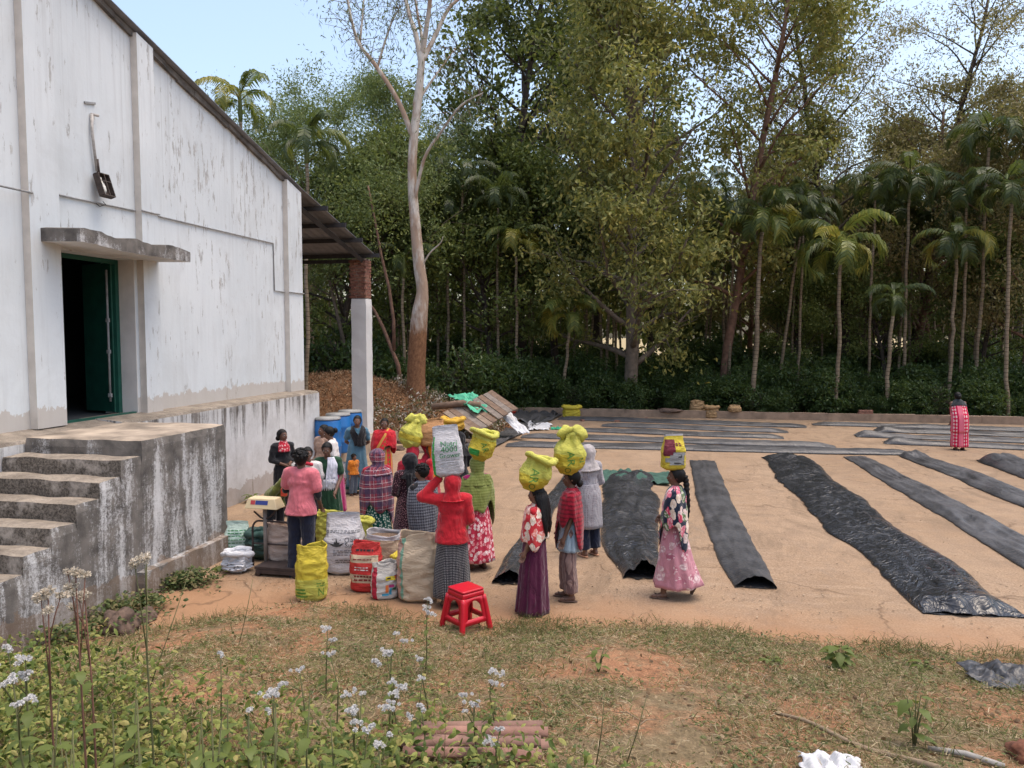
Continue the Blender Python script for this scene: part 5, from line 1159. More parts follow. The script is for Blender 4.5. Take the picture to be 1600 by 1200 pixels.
for i, (x0, x1, y0, y1, w_, lb) in enumerate(((-4.5, 6.5, 21.35, 21.95, .75, 'nearest and longest of the tarpaulin strips lying across the yard'), (-4.4, 4.7, 23.25, 22.9, .65, 'second crosswise tarpaulin strip counted from the camera'), (-3.0, 3.55, 25.1, 24.55, .6, 'third crosswise tarpaulin strip with a green net at its left end'), (-2.2, 3.9, 26.7, 26.1, .62, 'fourth crosswise tarpaulin strip counted from the camera'), (-4.0, 4.75, 28.6, 27.75, .7, 'farthest crosswise tarpaulin strip in front of the kerb'),
        (5.1, 14, 28.5, 27.9, .55, 'farthest tarpaulin strip on the right half of the yard'), (6.8, 14, 27.0, 26.2, .7, 'lumpy tarpaulin strip passing behind the red sari woman'), (5.85, 14, 25.5, 24.6, .6, 'tarpaulin strip with a raised black left end near the red sari woman'), (6.3, 14, 24.0, 22.9, .6, 'tarpaulin strip just in front of the red sari woman'))):
    tarp(lb, [(x0, y0), (x0 + (x1 - x0) * .3, y0 + (y1 - y0) * .3 + .05), (x0 + (x1 - x0) * .7, y0 + (y1 - y0) * .7 - .06), (x1, y1)], [w_ * .9, w_, w_, w_ * .85], .10, DULL2 if i % 2 else DULL, 20 + i, 'crumple' if i in (6, 7, 8) else 'flat', 'flat', lump=.8)
def sheet(name, label, poly, mat, h=.08, n=34, seed=3):
    """draped flat sheet over a four-cornered patch of yard"""
    a, b, c, d = [Vector((*p, 0)) for p in poly]; V = []
    for j in range(n):
        for i in range(n):
            u, v = i / (n-1), j / (n-1); p = a.lerp(b, u).lerp(d.lerp(c, u), v); e = .18
            p.x += e * nz(u * 3, v * 3, seed); p.y += e * nz(u * 3, v * 3, seed + 5)
            V.append((p.x - a.x, p.y - a.y, .03 + h * (abs(nz(u * 4, v * 4, seed + 1)) + .5 * abs(nz(u * 9, v * 9, seed + 2)))))
    Fs = [(j*n+i, j*n+i+1, (j+1)*n+i+1, (j+1)*n+i) for j in range(n-1) for i in range(n-1)]
    o = obj(name, np_mesh(name, V, Fs, mat), None, a); o.modifiers.new('t', 'SOLIDIFY').thickness = .006; return tag(o, label, 'tarpaulin' if 'tarp' in name else 'cloth')
q = [at(*c) for c in ((722, 699), (772, 701), (880, 648), (805, 648))]; sheet('tarpaulin_sheet', 'wide dark grey tarpaulin sheet spread beside the plank heap', [(p.x, p.y) for p in q], DULL2, .12)
q = [at(*c) for c in ((778, 662), (835, 664), (884, 645), (820, 640))]; sheet('tarpaulin_sheet', 'crumpled black tarpaulin folded over the far end of the wide sheet', [(p.x, p.y + .1) for p in q], DULL, .28, seed=8)
WHT = simple('white_sheeting', (.58, .58, .59), .6, .12, 4, .3, 18)
q = [at(*c) for c in ((822, 674), (858, 673), (862, 664), (826, 660))]; sheet('white_sheet', 'white cloth lying on the dark tarpaulin sheet', [(p.x, p.y) for p in q], WHT, .10, 18)
p = at(874, 671); crumple('green_net', 'small bright green net bundle at the end of a crosswise strip', 'net', p, .28, .2, .14, NETB, 4, sharp=.4)
p = at(985, 752); o = crumple('green_net', 'dark green shade net under the far end of the broad strip', 'net', (p.x, p.y + .3, 0), .85, .70, .21, NET, 6, 40, sharp=.7)
p = at(1580, 1062, .22); BS = (p.x + .05, p.y)

# ================================================================== SACKS
FN = {}
def text_pts(txt, size):
    cu = bpy.data.curves.new('t', 'FONT'); cu.body = txt; cu.size = size; cu.align_x = 'CENTER'; cu.align_y = 'CENTER'; cu.resolution_u = 2
    o = bpy.data.objects.new('t', cu); me = evaluated(o).to_mesh()
    bm = bmesh.new(); bm.from_mesh(me); bmesh.ops.subdivide_edges(bm, edges=[e for e in bm.edges if e.calc_length() > size * .3], cuts=2); bmesh.ops.triangulate(bm, faces=bm.faces[:])
    bm.verts.index_update(); V = [(v.co.x, v.co.y) for v in bm.verts]; Fs = [[v.index for v in f.verts] for f in bm.faces]; bm.free(); bpy.data.objects.remove(o); bpy.data.curves.remove(cu); return V, Fs
class Sack:
    def __init__(s, loc, rz, w, d, h, mats, label, style='open', zone=None, seed=0, lean=0, wr=.010, group=None, fill=None, name='sack', bulge=.06, tilt=(0, 0), rim=.0, ex=3.2):
        s.w, s.d, s.h, s.style, s.seed, s.lean, s.wr, s.bulge, s.ex = w, d, h, style, seed, lean, wr, bulge, ex; s.rim = rim
        s.root = empty(name, loc, YAW + rz, label, 'sack', group); s.root.rotation_euler = (tilt[0], tilt[1], YAW + rz)
        n, m = 60, 46; V = []
        for j in range(m + 1):
            for i in range(n): V.append(s.pt(2 * PI * i / n, j / m))
        Fs = [(j*n+i, j*n+(i+1) % n, (j+1)*n+(i+1) % n, (j+1)*n+i) for j in range(m) for i in range(n)]
        mi = [zone((i + .5) / n, (j + .5) / m) if zone else 0 for j in range(m) for i in range(n)]
        b = len(V); V.append((0, 0, .0)); mb = MB(); mb.add(V, Fs, 0, True); mb.mi = mi
        for i in range(n): mb.f.append([b, (i + 1) % n, i]); mb.mi.append(0); mb.sm.append(True)
        s.ob = mb.build('bag', mats, s.root, fix=False)
        if style in ('open', 'mouth'): s.ob.modifiers.new('t', 'SOLIDIFY').thickness = .005
        if style == 'tied':
            mb = MB(); rd = random.Random(seed); k_ = w / .34
            for (ex_, ez, ry_, rx_, rz__) in ((-.085, .015, R(-38), .105, .062), (.09, .02, R(34), .115, .07), (.0, -.01, 0, .085, .05)):
                n1 = len(mb.v); mb.ell((ex_ * k_ + lean * h, 0, h + ez * k_), (rx_ * k_, .062 * k_, rz__ * k_), 18, 12, rot=Matrix.Rotation(ry_, 3, 'Y'))
                for q_ in range(n1, len(mb.v)):
                    p = Vector(mb.v[q_]); c_ = p - Vector((ex_ * k_ + lean * h, 0, h + ez * k_)); mb.v[q_] = tuple(p + c_ * (.45 * nz(p.x * 14 + seed, p.y * 14, p.z * 14) + .35 * (.3 - abs(nz(p.x * 24, p.y * 24 + seed, p.z * 10)))))
            mb.build('gathered_top', mats[0], s.root, fix=False)
        if style == 'rolled':
            mb = MB(); ring = [Vector(s.pt(2 * PI * i / 40, 1.0)) for i in range(40)]; V = []
            for i, p in enumerate(ring):
                o_ = Vector((p.x, p.y, 0)).normalized(); rr = .036 * (w / .3) * (1 + .5 * nz(math.cos(i * .157) * 2, math.sin(i * .157) * 2, seed))
                for k in range(8): b_ = 2 * PI * k / 8; V.append(p + (o_ * math.cos(b_) * 1.2 + Vector((0, 0, 1)) * math.sin(b_)) * rr)
            mb.add(V, [(i*8+k, i*8+(k+1) % 8, ((i+1) % 40)*8+(k+1) % 8, ((i+1) % 40)*8+k) for i in range(40) for k in range(8)], 0, True); c_ = sum(ring, Vector()) / 40; c_.z -= .03; n0 = len(mb.v); mb.v += [tuple(p) for p in ring] + [tuple(c_)]
            for i in range(40): mb.f.append([n0 + i, n0 + (i + 1) % 40, n0 + 40]); mb.mi.append(0); mb.sm.append(True)
            mb.build('rolled_rim', mats[1] if mats[0] is YEL and len(mats) > 1 and mats[1] is LIM else mats[0], s.root, fix=False)
        if fill: 
            V = []; k = 12; zt = .86 if style == 'open' else .80
            for j in range(k + 1):
                for i in range(n):
                    p = Vector(s.pt(2 * PI * i / n, zt)); f = 1 - j / k; V.append((s.lean * zt * h + (p.x - s.lean * zt * h) * f * .97, p.y * f * .97, p.z - .0 + .05 * (1 - f) + .012 * nz(i * .9, j * 2.1, seed)))
            me = np_mesh('contents', V, [(j*n+i, j*n+(i+1) % n, (j+1)*n+(i+1) % n, (j+1)*n+i) for j in range(k) for i in range(n)], fill); obj('contents', me, s.root)
    def prof(s, v):
        st = s.style; x = y = 1 - (.55 * (1 - sstep(0, .34, v)) ** 2 if s.ex < 2.4 else .28 * (1 - sstep(0, .09, v)) ** 2) + s.bulge * math.sin(PI * min(1, v * 1.1))
        if st == 'tied':
            k = sstep(.55, .98, v); x *= 1 - .52 * k; y *= 1 - .58 * k
        elif st == 'rolled':
            k = sstep(.55, .92, v); x *= 1 - .07 * k; y *= 1 - .15 * k
        elif st == 'flat': y *= 1 - .82 * sstep(.55, .97, v); x *= 1 - .16 * sstep(.5, .85, v)
        elif st == 'open': x *= 1 - .05 * sstep(.6, .9, v); y *= 1 - .08 * sstep(.6, .9, v)
        elif st == 'mouth': y *= 1 - .45 * sstep(.6, 1, v); x *= 1 - .06 * sstep(.6, 1, v)
        return x, y
    def pt(s, a, v):
        kx, ky = s.prof(v); e = 2 / s.ex; sa, ca = math.sin(a), math.cos(a)
        if s.style == 'tied': e = e + (1 - e) * sstep(.5, .8, v)
        x = s.w / 2 * kx * math.copysign(abs(sa) ** e, sa); y = -s.d / 2 * ky * math.copysign(abs(ca) ** e, ca); z = s.h * v
        q = s.wr * (.9 * (1 - 2 * abs(nz(sa * 1.6 + s.seed, ca * 1.6 + v * 3, v * 7))) + .8 * nz(sa * 3, ca * 3 + s.seed, v * 9) + .45 * (1 - 2 * abs(nz(sa * 4 + v * 5, ca * 4, v * 22 + s.seed))) - .4)
        if s.style == 'tied': q += .022 * sstep(.6, .8, v) * (math.cos(7 * a + s.seed) + .8 * nz(sa * 3, ca * 3, s.seed)) * (.6 + .4 * sstep(.85, 1, v)); z += 0
        if s.style == 'rolled': q += .012 * sstep(.5, .75, v) * (math.cos(7 * a + s.seed) + nz(sa * 4, ca * 4, s.seed)); z += .018 * sstep(.85, 1, v) * math.sin(2 * a + s.seed)
        if s.style in ('open', 'mouth'): z += sstep(.85, 1, v) * (.026 * math.sin(2 * a + s.seed) + .012 * math.sin(3 * a + s.seed * 2) + .012 * nz(sa * 3, ca * 3, s.seed)) * s.h / .7; q += .012 * sstep(.85, 1, v) * math.sin(6 * a + s.seed)
        if s.style == 'flat': z += sstep(.9, 1, v) * .012 * math.sin(a + s.seed)
        if s.ex < 2.4: q += .045 * nz(sa * 1.3 + s.seed, ca * 1.3, v * 2.2) * sstep(.05, .3, v) + .02 * (.3 - abs(nz(sa * 2.5 + v * 4, ca * 2.5, v * 3 + s.seed)))
        L = math.hypot(x, y) or 1
        return (x + q * x / L + s.lean * z, y + q * y / L, z)
    def front(s, x, v, back=False):
        kx, ky = s.prof(v); t = max(-.98, min(.98, x / (s.w / 2 * kx))); a = math.asin(math.copysign(abs(t) ** (s.ex / 2), t)); p = s.pt(a, v); return (p[0], p[1] - .005, p[2])
    def text(s, txt, x, v, size, mat, rot=0, sq=1.0):
        V, Fs = text_pts(txt, size); c, d = math.cos(rot), math.sin(rot)
        W2 = [s.front(x + (a * sq) * c - b * d, v + ((a * sq) * d + b * c) / s.h) for a, b in V]
        mb = MB(); mb.add(W2, Fs, 0, False); return mb.build('print', mat, s.root, fix=False)
    def patch(s, outlines, mat):
        """flat printed shapes given as (x, v) rectangles"""
        mb = MB()
        for (x0, x1, v0, v1) in outlines:
            k, l = max(2, int((x1 - x0) / .015)), max(2, int((v1 - v0) * s.h / .015)); V = [s.front(x0 + (x1 - x0) * i / k, v0 + (v1 - v0) * j / l) for j in range(l + 1) for i in range(k + 1)]
            mb.add(V, [(j*(k+1)+i, j*(k+1)+i+1, (j+1)*(k+1)+i+1, (j+1)*(k+1)+i) for j in range(l) for i in range(k)], 0, True)
        o = mb.build('print', mat, s.root, fix=False)
        if len(outlines) > 1: o['kind'] = 'stuff'
        return o
def woven(name, col, dirt=.25, scale=110):
    q = NT(name); c = q.co('Object'); n1 = q.noise(c, 5, 5, .7); b = q.noise(q.co('Object', (1, 1, 6)), 12, 4)
    cc = q.mix(q.math('MULTIPLY', q.ramp(n1, [(.35, 0), (.75, 1)]), dirt), col, (.22, .15, .09)); s = q.sep(c)
    g = q.math('ADD', stripes(q, s[0], scale, 0, .5), stripes(q, s[2], scale, 0, .5))
    r = q.math('ABSOLUTE', q.math('SUBTRACT', q.noise(q.co('Object', (1, 1, 2.2)), 9, 4, .55, .9), .5))
    return q.bsdf(cc, .6, q.bump(q.math('ADD', q.math('MULTIPLY', g, .05), q.math('MULTIPLY', r, 1.6)), .7, .03), spec=.35)
YEL = woven('yellow_weave', (.60, .47, .035)); LIM = woven('lime_weave', (.54, .52, .085)); WHS = woven('white_weave', (.54, .53, .55)); REDS = woven('red_film', (.55, .03, .03), .12); CRM = woven('cream_weave', (.58, .45, .31)); JUTE = woven('tan_weave', (.47, .35, .24), .35)
PNK = woven('pinkish_weave', (.52, .30, .24)); GRNS = woven('green_weave', (.04, .36, .07), .1); TEALS = woven('teal_stripe', (.17, .36, .26)); BURL = woven('burlap', (.36, .22, .10), .3, 70); OCH = woven('ochre_weave', (.62, .36, .03)); MAR = woven('maroon_film', (.15, .012, .03), .1); GRY = woven('grey_film', (.30, .31, .31), .2); CRIM = woven('crimson_stripe', (.42, .012, .04), .1); BUFF = woven('buff_sack', (.50, .25, .10), .2)
INKG = simple('green_ink', (.10, .24, .03), .7, .2, 20, 0); INKK = simple('black_ink', (.03, .03, .03), .7, .2, 20, 0); INKG2 = simple('bright_green_ink', (.02, .22, .06), .7, .2, 20, 0); INKR = simple('dark_red_ink', (.20, .02, .02), .7, .2, 20, 0); INKY = simple('yellow_ink', (.72, .58, .03), .6, .1, 20, 0); INKO = simple('orange_ink', (.62, .16, .04), .6, .1, 20, 0); INKM = simple('magenta_ink', (.36, .02, .13), .6, .1, 20, 0); INKB = simple('blue_ink', (.03, .26, .40), .6, .1, 20, 0); INKD = simple('dark_green_ink', (.02, .10, .05), .6, .1, 20, 0); INKW = simple('white_ink', (.75, .72, .7), .6, .1, 20, 0)
BEAN = simple('dry_berries', (.20, .13, .085), .9, .6, 60, 1, 90)
def lines(sk, x0, x1, vs_, mat, th=.010, seed=1):
    rd = random.Random(seed); R_ = []
    for v in vs_:
        x = x0
        while x < x1 - .02: l = rd.uniform(.02, .055); R_.append((x, min(x1, x + l), v - th / sk.h / 2, v + th / sk.h / 2)); x += l + .012
    sk.patch(R_, mat)
# on the ground round the scale
s = Sack(at(487, 936), R(8), .34, .24, .66, [YEL, LIM, GRNS, OCH], 'yellow woven sack with green print standing nearest the camera by the scale', 'mouth', lambda u, v: 1 if v < .42 else (3 if v < .08 else 0), 3, .02, .014, fill=BEAN)
s.text('N', .12, .18, .13, INKG, 0, .7); lines(s, .07, .17, (.30, .34), INKG); s.patch([(-.17, -.03, .10, .13), (-.15, -.05, .16, .19), (-.17, -.06, .22, .25)], INKG)
s = Sack(at(541, 894), R(2), .50, .34, .80, [WHS], 'large white sugar sack with black leaf logo and folded top', 'flat', None, 5, -.03, .016)
s.text('Olam', .12, .60, .085, INKK); s.text('Sugar', .125, .52, .085, INKK); INKF = simple('faded_ink', (.16, .16, .17), .7, .2, 20, 0); lines(s, -.12, .2, (.43, .395, .36), INKF, .014, 3); lines(s, -.10, .2, (.27, .235), INKF, .014, 5); lines(s, -.2, .22, (.74, .715), INKF, .012, 7)
V = []; mb = MB()
for ang in (-62, -30, 0, 30, 62):
    c, d = math.sin(R(ang)), math.cos(R(ang)); pts = [(0, -.055), (.016, 0), (0, .075), (-.016, 0)]; Q = [s.front(-.075 + (a * d + (b + .055) * c) * .9, .555 + ((b + .055) * d - a * c - .055) / s.h * .95) for a, b in pts]; mb.add(Q, [(0, 1, 2, 3)])
mb.build('logo', INKK, s.root, fix=False)
s = Sack(at(573, 922), R(-6), .36, .25, .60, [REDS, CRM], 'red and cream printed sack standing behind the small white bag', 'mouth', lambda u, v: 1 if ((.62 < v < .78 or .22 < v < .40) and (u < .17 or u > .82)) or (.40 <= v <= .62 and (.11 < u < .17)) else 0, 7, 0, .012, fill=BEAN)
lines(s, -.12, .10, (.355, .28), INKR, .022, 4); lines(s, -.11, .06, (.54, .49), INKW, .012, 8); lines(s, -.1, .12, (.875,), INKK, .02, 9); lines(s, -.13, .12, (.70,), INKR, .012, 6)
s = Sack(at(601, 934), R(14), .30, .20, .44, [woven('bag_white', (.58, .55, .50)), CRIM], 'small white bag with crimson side, yellow label and coloured blocks', 'mouth', lambda u, v: 1 if .80 < u < .925 and v < .9 else 0, 9, .02, .010, fill=BEAN)
s.patch([(.0, .11, .55, .66)], INKY); lines(s, .01, .10, (.61, .60), INKK, .02, 2); s.patch([(.0, .035, .22, .43)], INKO); s.patch([(.04, .10, .36, .43)], INKM); s.patch([(.045, .075, .16, .34)], INKB); s.patch([(.08, .13, .28, .345)], INKD); s.patch([(-.04, .04, .14, .19)], INKB); s.patch([(.10, .13, .58, .68)], CRIM)
s = Sack(at(604, 897), R(-10), .52, .40, .58, [JUTE, WHS], 'wide open tan sack full of dried produce behind the red sack', 'open', lambda u, v: 1 if v > .86 else 0, 11, 0, .014, fill=BEAN)
s = Sack(at(655, 936), R(-4), .46, .34, .80, [CRM, TEALS, PNK], 'tall cream woven sack with teal and pink stripes beside the red sweater woman', 'mouth', lambda u, v: 1 if .885 < u < .925 else (2 if .74 < u < .885 else 0), 13, .0, .018, fill=BEAN)
s = Sack(at(632, 922), R(30), .26, .22, .44, [YEL], 'small yellow sack squeezed between the tan and the cream sack', 'rolled', None, 15)
s = Sack(at(445, 886), R(0), .42, .28, .52, [woven('pale_tan_weave', (.50, .39, .33))], 'pale tan sack standing on the weighing scale platform', 'open', None, 17, 0, .014, fill=BEAN, name='sack'); s.root.location.z = .10
s = Sack(at(517, 866), R(0), .36, .26, .62, [LIM], 'lime yellow sack held open by the woman in dark green', 'open', None, 19, 0, .02)
s = Sack(at(566, 880), R(5), .28, .24, .60, [LIM], 'lime yellow sack standing behind the white sugar sack', 'rolled', None, 21, 0, .012)
s = Sack(at(536, 770), R(0), .36, .28, .62, [WHS], 'white sack with red print standing beside the blue dress', 'flat', None, 23); lines(s, -.1, .12, (.5, .44, .36), INKR, .03, 12)
s = Sack(at(552, 845), R(20), .16, .12, .34, [simple('brown_cloth', (.16, .085, .045), .9)], 'small brown cloth bundle standing behind the white sugar sack', 'tied', None, 25, 0, .012)
s = Sack(at(372, 893), R(0), .32, .26, .26, [woven('white_poly', (.68, .68, .70), .1)], 'white plastic bag slumped at the foot of the stair block', 'rolled', None, 27, 0, .03, ex=2.2)
for k in range(9): s.patch([(-.1 + .045 * (k % 4), -.08 + .045 * (k % 4), .2 + .06 * k, .25 + .06 * k)], INKK) if k < 6 else None
s = Sack(at(372, 868), R(10), .34, .12, .50, [woven('mint_poly', (.55, .70, .62), .1)], 'pale mint printed sack leaning on the stair block', 'flat', None, 29, 0, .012); lines(s, -.12, .12, (.75, .68, .6, .5, .4, .3), INKG2, .012, 14)
s = Sack(at(407, 872), R(-30), .40, .3, .36, [simple('dark_green_poly', (.02, .06, .05), .6)], 'dark green bundle on the ground behind the scale', 'rolled', None, 31, 0, .02, ex=2.3)
# carried on heads
def load(per, w, d, h, mats, label, style, zone=None, seed=0, rz=0, dx=0, dz=-.04, dy=0, tilt=(0, 0), lean=0, wr=.007, ex=2.3, bulge=.10):
    t = per.head_top(); return Sack((t.x + dx, t.y + dy, t.z + dz), rz, w, d, h, mats, label, style, zone, seed, lean, wr, tilt=tilt, ex=ex, bulge=bulge)
s = load(p17, .30, .26, .38, [LIM, YEL], 'yellow sack with rolled top on the head of the girl in purple', 'rolled', lambda u, v: 1 if v < .45 else 0, 41, R(-8), -.04, -.05, tilt=(R(-6), R(16)), lean=.10); s.text('AR', .0, .48, .13, INKG, R(-80)); s.text('O', .02, .14, .10, INKG)
s = load(p18, .34, .29, .48, [LIM, YEL], 'largest yellow sack, tied with two ears, on the head of the red shawl woman', 'tied', lambda u, v: 1 if v < .5 else 0, 43, R(4), -.03, -.05, tilt=(0, R(8))); s.text('AR', .0, .43, .14, INKG, R(-78)); s.text('O', -.01, .12, .10, INKG); s.text('N', .13, .42, .08, INKG2, R(-70))
s = load(p20, .27, .18, .42, [YEL, MAR, GRY, WHS], 'glossy yellow and maroon bag on the head of the walking woman', 'flat', lambda u, v: 3 if v > .95 else (1 if (u > .80 and .42 < v < .86) else 0), 45, R(6), .0, -.03, ex=4, bulge=.04)
s.patch([(-.07, .10, .16, .44), (-.03, .12, .44, .52), (-.12, -.07, .24, .36)], GRY); s.patch([(.02, .07, .36, .46), (-.02, .09, .18, .26)], INKK); s.patch([(-.15, -.07, .44, .70)], MAR); lines(s, -.06, .08, (.76, .71), MAR, .014, 22)
s = load(p16, .31, .26, .38, [YEL, LIM, GRNS], 'yellow and green sack leaning on the head of the green shawl woman', 'rolled', lambda u, v: 1 if v > .78 else (2 if (u > .80 and .2 < v < .42) else 0), 47, R(-6), .02, -.04, tilt=(0, R(14))); s.text('AR', .05, .54, .11, INKG, R(-60)); s.text('O', -.02, .22, .07, INKG)
s = load(p14, .34, .20, .58, [WHS, GRNS], 'white sack with a green side stripe and green lettering on the red hood', 'flat', lambda u, v: 1 if .80 < u < .885 and v < .80 else 0, 49, R(2), -.02, -.03, ex=4, bulge=.03, tilt=(0, R(-5)), wr=.008)
s.text('Nutri', .03, .66, .085, INKG2, 0, 1.0); s.text('4000', .03, .55, .095, INKG2); s.text('Grower', .03, .43, .075, INKG2); lines(s, -.07, .13, (.34, .29, .24, .19), GRY, .006, 5)
s = load(p15, .33, .28, .44, [LIM, YEL], 'lime yellow tied bundle held with a raised hand on a head', 'tied', lambda u, v: 1 if .3 < v < .5 else 0, 51, R(10), -.02, -.05, tilt=(0, R(18)))
s = load(p15b, .36, .26, .40, [BUFF], 'orange tan sack on the head of the orange veiled woman', 'mouth', None, 53, R(0), .02, -.04, ex=3); lines(s, .06, .17, (.7, .62, .54, .46, .38, .3), INKR, .02, 6)
s = load(p15c, .34, .28, .20, [OCH, YEL], 'small ochre bundle lying behind the dark haired woman', 'rolled', lambda u, v: 1 if u > .5 else 0, 55, 0, -.10, .0)
# by the kerb
for px, py, w_, h_, st, lb in ((1089, 651, .52, .62, 'open', 'upright burlap sack with an open neck at the far kerb'), (1112, 653, .5, .42, 'rolled', 'slumped burlap sack next to the upright one at the kerb'), (1148, 646, .45, .26, 'flat', 'folded burlap sack lying on the kerb wall')):
    s = Sack(at(px, py), 0, w_, .36, h_, [BURL], lb, st, None, px, 0, .02, ex=2.6, fill=BEAN if st == 'open' else None)
    if px == 1148: s.root.location = (aty(1148, 640, 30.1).x, 30.1, .26)
s = Sack(at(893, 652), 0, .62, .34, .40, [YEL], 'yellow sack dumped against the far kerb', 'rolled', None, 61, 0, .03, ex=2.4)

# ================================================================== WEIGHING SCALE
sc = empty('weighing_scale', at(437, 893), YAW + R(-12), 'platform weighing scale with a cream display box on a post', 'scale')
IRON = simple('painted_iron', (.045, .03, .027), .7, .4, 12, .3); CRMP = simple('cream_plastic', (.62, .50, .30), .45, .08, 4, .05)
m = MB(); m.box((.08, .02, .115), (.60, .55, .03)); m.build('platform', IRON, sc)
m = MB(); m.box((.08, -.24, .07), (.56, .04, .05)); m.box((.08, .27, .07), (.56, .04, .05)); m.box((-.19, .02, .071), (.04, .47, .05)); m.box((.35, .02, .071), (.04, .47, .05)); m.build('frame', IRON, sc)
for x, y in ((-.18, -.23), (.34, -.23), (-.18, .26), (.34, .26)):
    m = MB(); m.tube([(x, y - .025, .035), (x, y + .025, .035)], .035, 12); m.build('wheel', IRON, sc)
m = MB(); m.tube([(-.20, .0, .08), (-.20, .0, .86)], .026, 10); m.build('post', simple('grey_post', (.20, .17, .15), .6, .3, 8), sc)
for y, x0, x1 in ((-.22, -.20, .14), (.26, -.36, -.02)):
    pass
m = MB(); pts = [(-.40, .02, .05), (-.40, .02, .55)] + [(-.30 - .10 * math.cos(a), .02, .55 + .12 * math.sin(a)) for a in np.linspace(.2, PI/2, 5)] + [(.08, .02, .67)] + [(.08 + .10 * math.sin(a), .02, .55 + .12 * math.cos(a)) for a in np.linspace(.2, PI/2, 5)] + [(.18, .02, .12)]
m.tube(pts, .014, 8); m.tube([(-.40, .02, .36), (.18, .02, .36)], .012, 8); m.build('guard_rail', IRON, sc)
m = MB(); V = [(-.24, -.12, 0), (.24, -.12, 0), (.24, .12, 0), (-.24, .12, 0), (-.20, -.075, .135), (.185, -.075, .135), (.185, .10, .135), (-.20, .10, .135)]
m.add([(x - .20, y, z + .86) for x, y, z in V], [(0, 3, 2, 1), (4, 5, 6, 7), (0, 1, 5, 4), (1, 2, 6, 5), (2, 3, 7, 6), (3, 0, 4, 7)])
dp = m.build('display_box', CRMP, sc); bv = dp.modifiers.new('b', 'BEVEL'); bv.width = .012; bv.segments = 3
def onface(x, f): return (x - .20, -.12 + .045 * f - .003, .86 + .135 * f)
for nm, xa, xb, mt in (('display_label', -.08, .10, simple('label_blue', (.03, .05, .22), .4, .1, 8, 0)), ('label_logo', -.15, -.085, simple('label_red', (.45, .05, .06), .4, .1, 8, 0))):
    m = MB(); m.add([onface(xa, .42), onface(xb, .42), onface(xb, .82), onface(xa, .82)], [(0, 1, 2, 3)]); m.build(nm, mt, dp)
m = MB(); m.tube([(-.36, .0, .80), (-.26, .0, .72), (-.2, .0, .70)], .012, 6); m.tube([(-.03, .0, .84), (-.12, 0, .74), (-.2, 0, .70)], .012, 6); m.build('bracket', IRON, sc)
m = MB(); m.box((0, 0, .05), (.07, .05, .10)); o = m.build('red_packet', simple('packet_red', (.5, .04, .015), .5)); o.location = sc.location + Vector((.02, .12, 1.0)); tag(o, 'small red packet standing on the cream scale display', 'packet')

# ================================================================== RED STOOL
sp = at(728, 981, .0); sp.z = hgt(sp.x, sp.y)
stl = empty('plastic_stool', sp, YAW + R(40), 'bright red plastic stool on the grass edge', 'stool', None, .94)
REDP = simple('red_plastic', (.50, .008, .022), .32, .1, 5, .05, 30, spec=.5)
m = MB(); m.bx(-.15, .15, -.15, .15, .465, .495); o = m.build('seat', REDP, stl); b = o.modifiers.new('b', 'BEVEL'); b.width = .02; b.segments = 4
m = MB(); m.bx(-.154, .154, -.154, .154, .405, .463); o = m.build('apron', REDP, stl); b = o.modifiers.new('b', 'BEVEL'); b.width = .018; b.segments = 3
def half(z): return .152 + (.4 - z) / .4 * .055
for k in range(4):
    Rm = Matrix.Rotation(k * PI / 2, 3, 'Z'); outer, inner = [], []; N_ = 40
    for i in range(N_):
        a = 2 * PI * i / N_ - PI / 2; c, s_ = math.cos(a), math.sin(a); z = .255 + max(-.145, min(.15, s_ * .30)); x = max(-1, min(1, c * 1.6)) * half(z); outer.append((x, -half(z), z))
        zi = .245 + (max(-.07, s_ * .13) if s_ < 0 else s_ * .125); lim = half(zi) - .076; xi = (max(-1, min(1, c * 1.9)) if s_ < .1 else max(-1, min(1, c * 1.15))) * lim; inner.append((xi, -half(zi), zi))
    mb = MB(); V = [Rm @ Vector(p) for p in outer + inner]; mb.add(V, [(i, (i+1) % N_, N_ + (i+1) % N_, N_ + i) for i in range(N_)], 0, True); o = mb.build('side_panel', REDP, stl, fix=False); t = o.modifiers.new('t', 'SOLIDIFY'); t.thickness = .012
    mb = MB(); pts = [Rm @ Vector((-half(z) + .006, -half(z) + .006, z)) for z in (.0, .06, .2, .36, .41)]; mb.tube(pts, [.034, .034, .031, .028, .026], 12); mb.build('leg', REDP, stl)

# ================================================================== DRUMS
DRUM = simple('blue_plastic', (.012, .13, .38), .42, .15, 3, .1, 20, spec=.45); LIDM = simple('drum_lid', (.30, .30, .29), .6, .3, 5)
for px, py, lb in ((512, 652, 'nearest blue plastic drum with grey lid beside the white plinth'), (528, 646, 'middle blue plastic drum of the three'), (547, 641, 'blue plastic drum tucked against the white pillar')):
    p = at(px, py, 1.28); d = empty('plastic_drum', (p.x, p.y, .34), 0, lb, 'drum')
    m = MB(); prof = [(0, .27), (.04, .29), (.25, .30), (.28, .312), (.31, .30), (.60, .30), (.63, .312), (.66, .30), (.84, .295), (.90, .27)]; m.tube([(0, 0, z) for z, _ in prof], [r for _, r in prof], 28); m.build('barrel', DRUM, d)
    m = MB(); m.tube([(0, 0, .895), (0, 0, .945)], .285, 28); m.build('lid', LIDM, d); m = MB(); m.tube([(0, 0, .90), (0, 0, .925)], .296, 28); m.build('clamp_ring', MAT['conduit'], d)

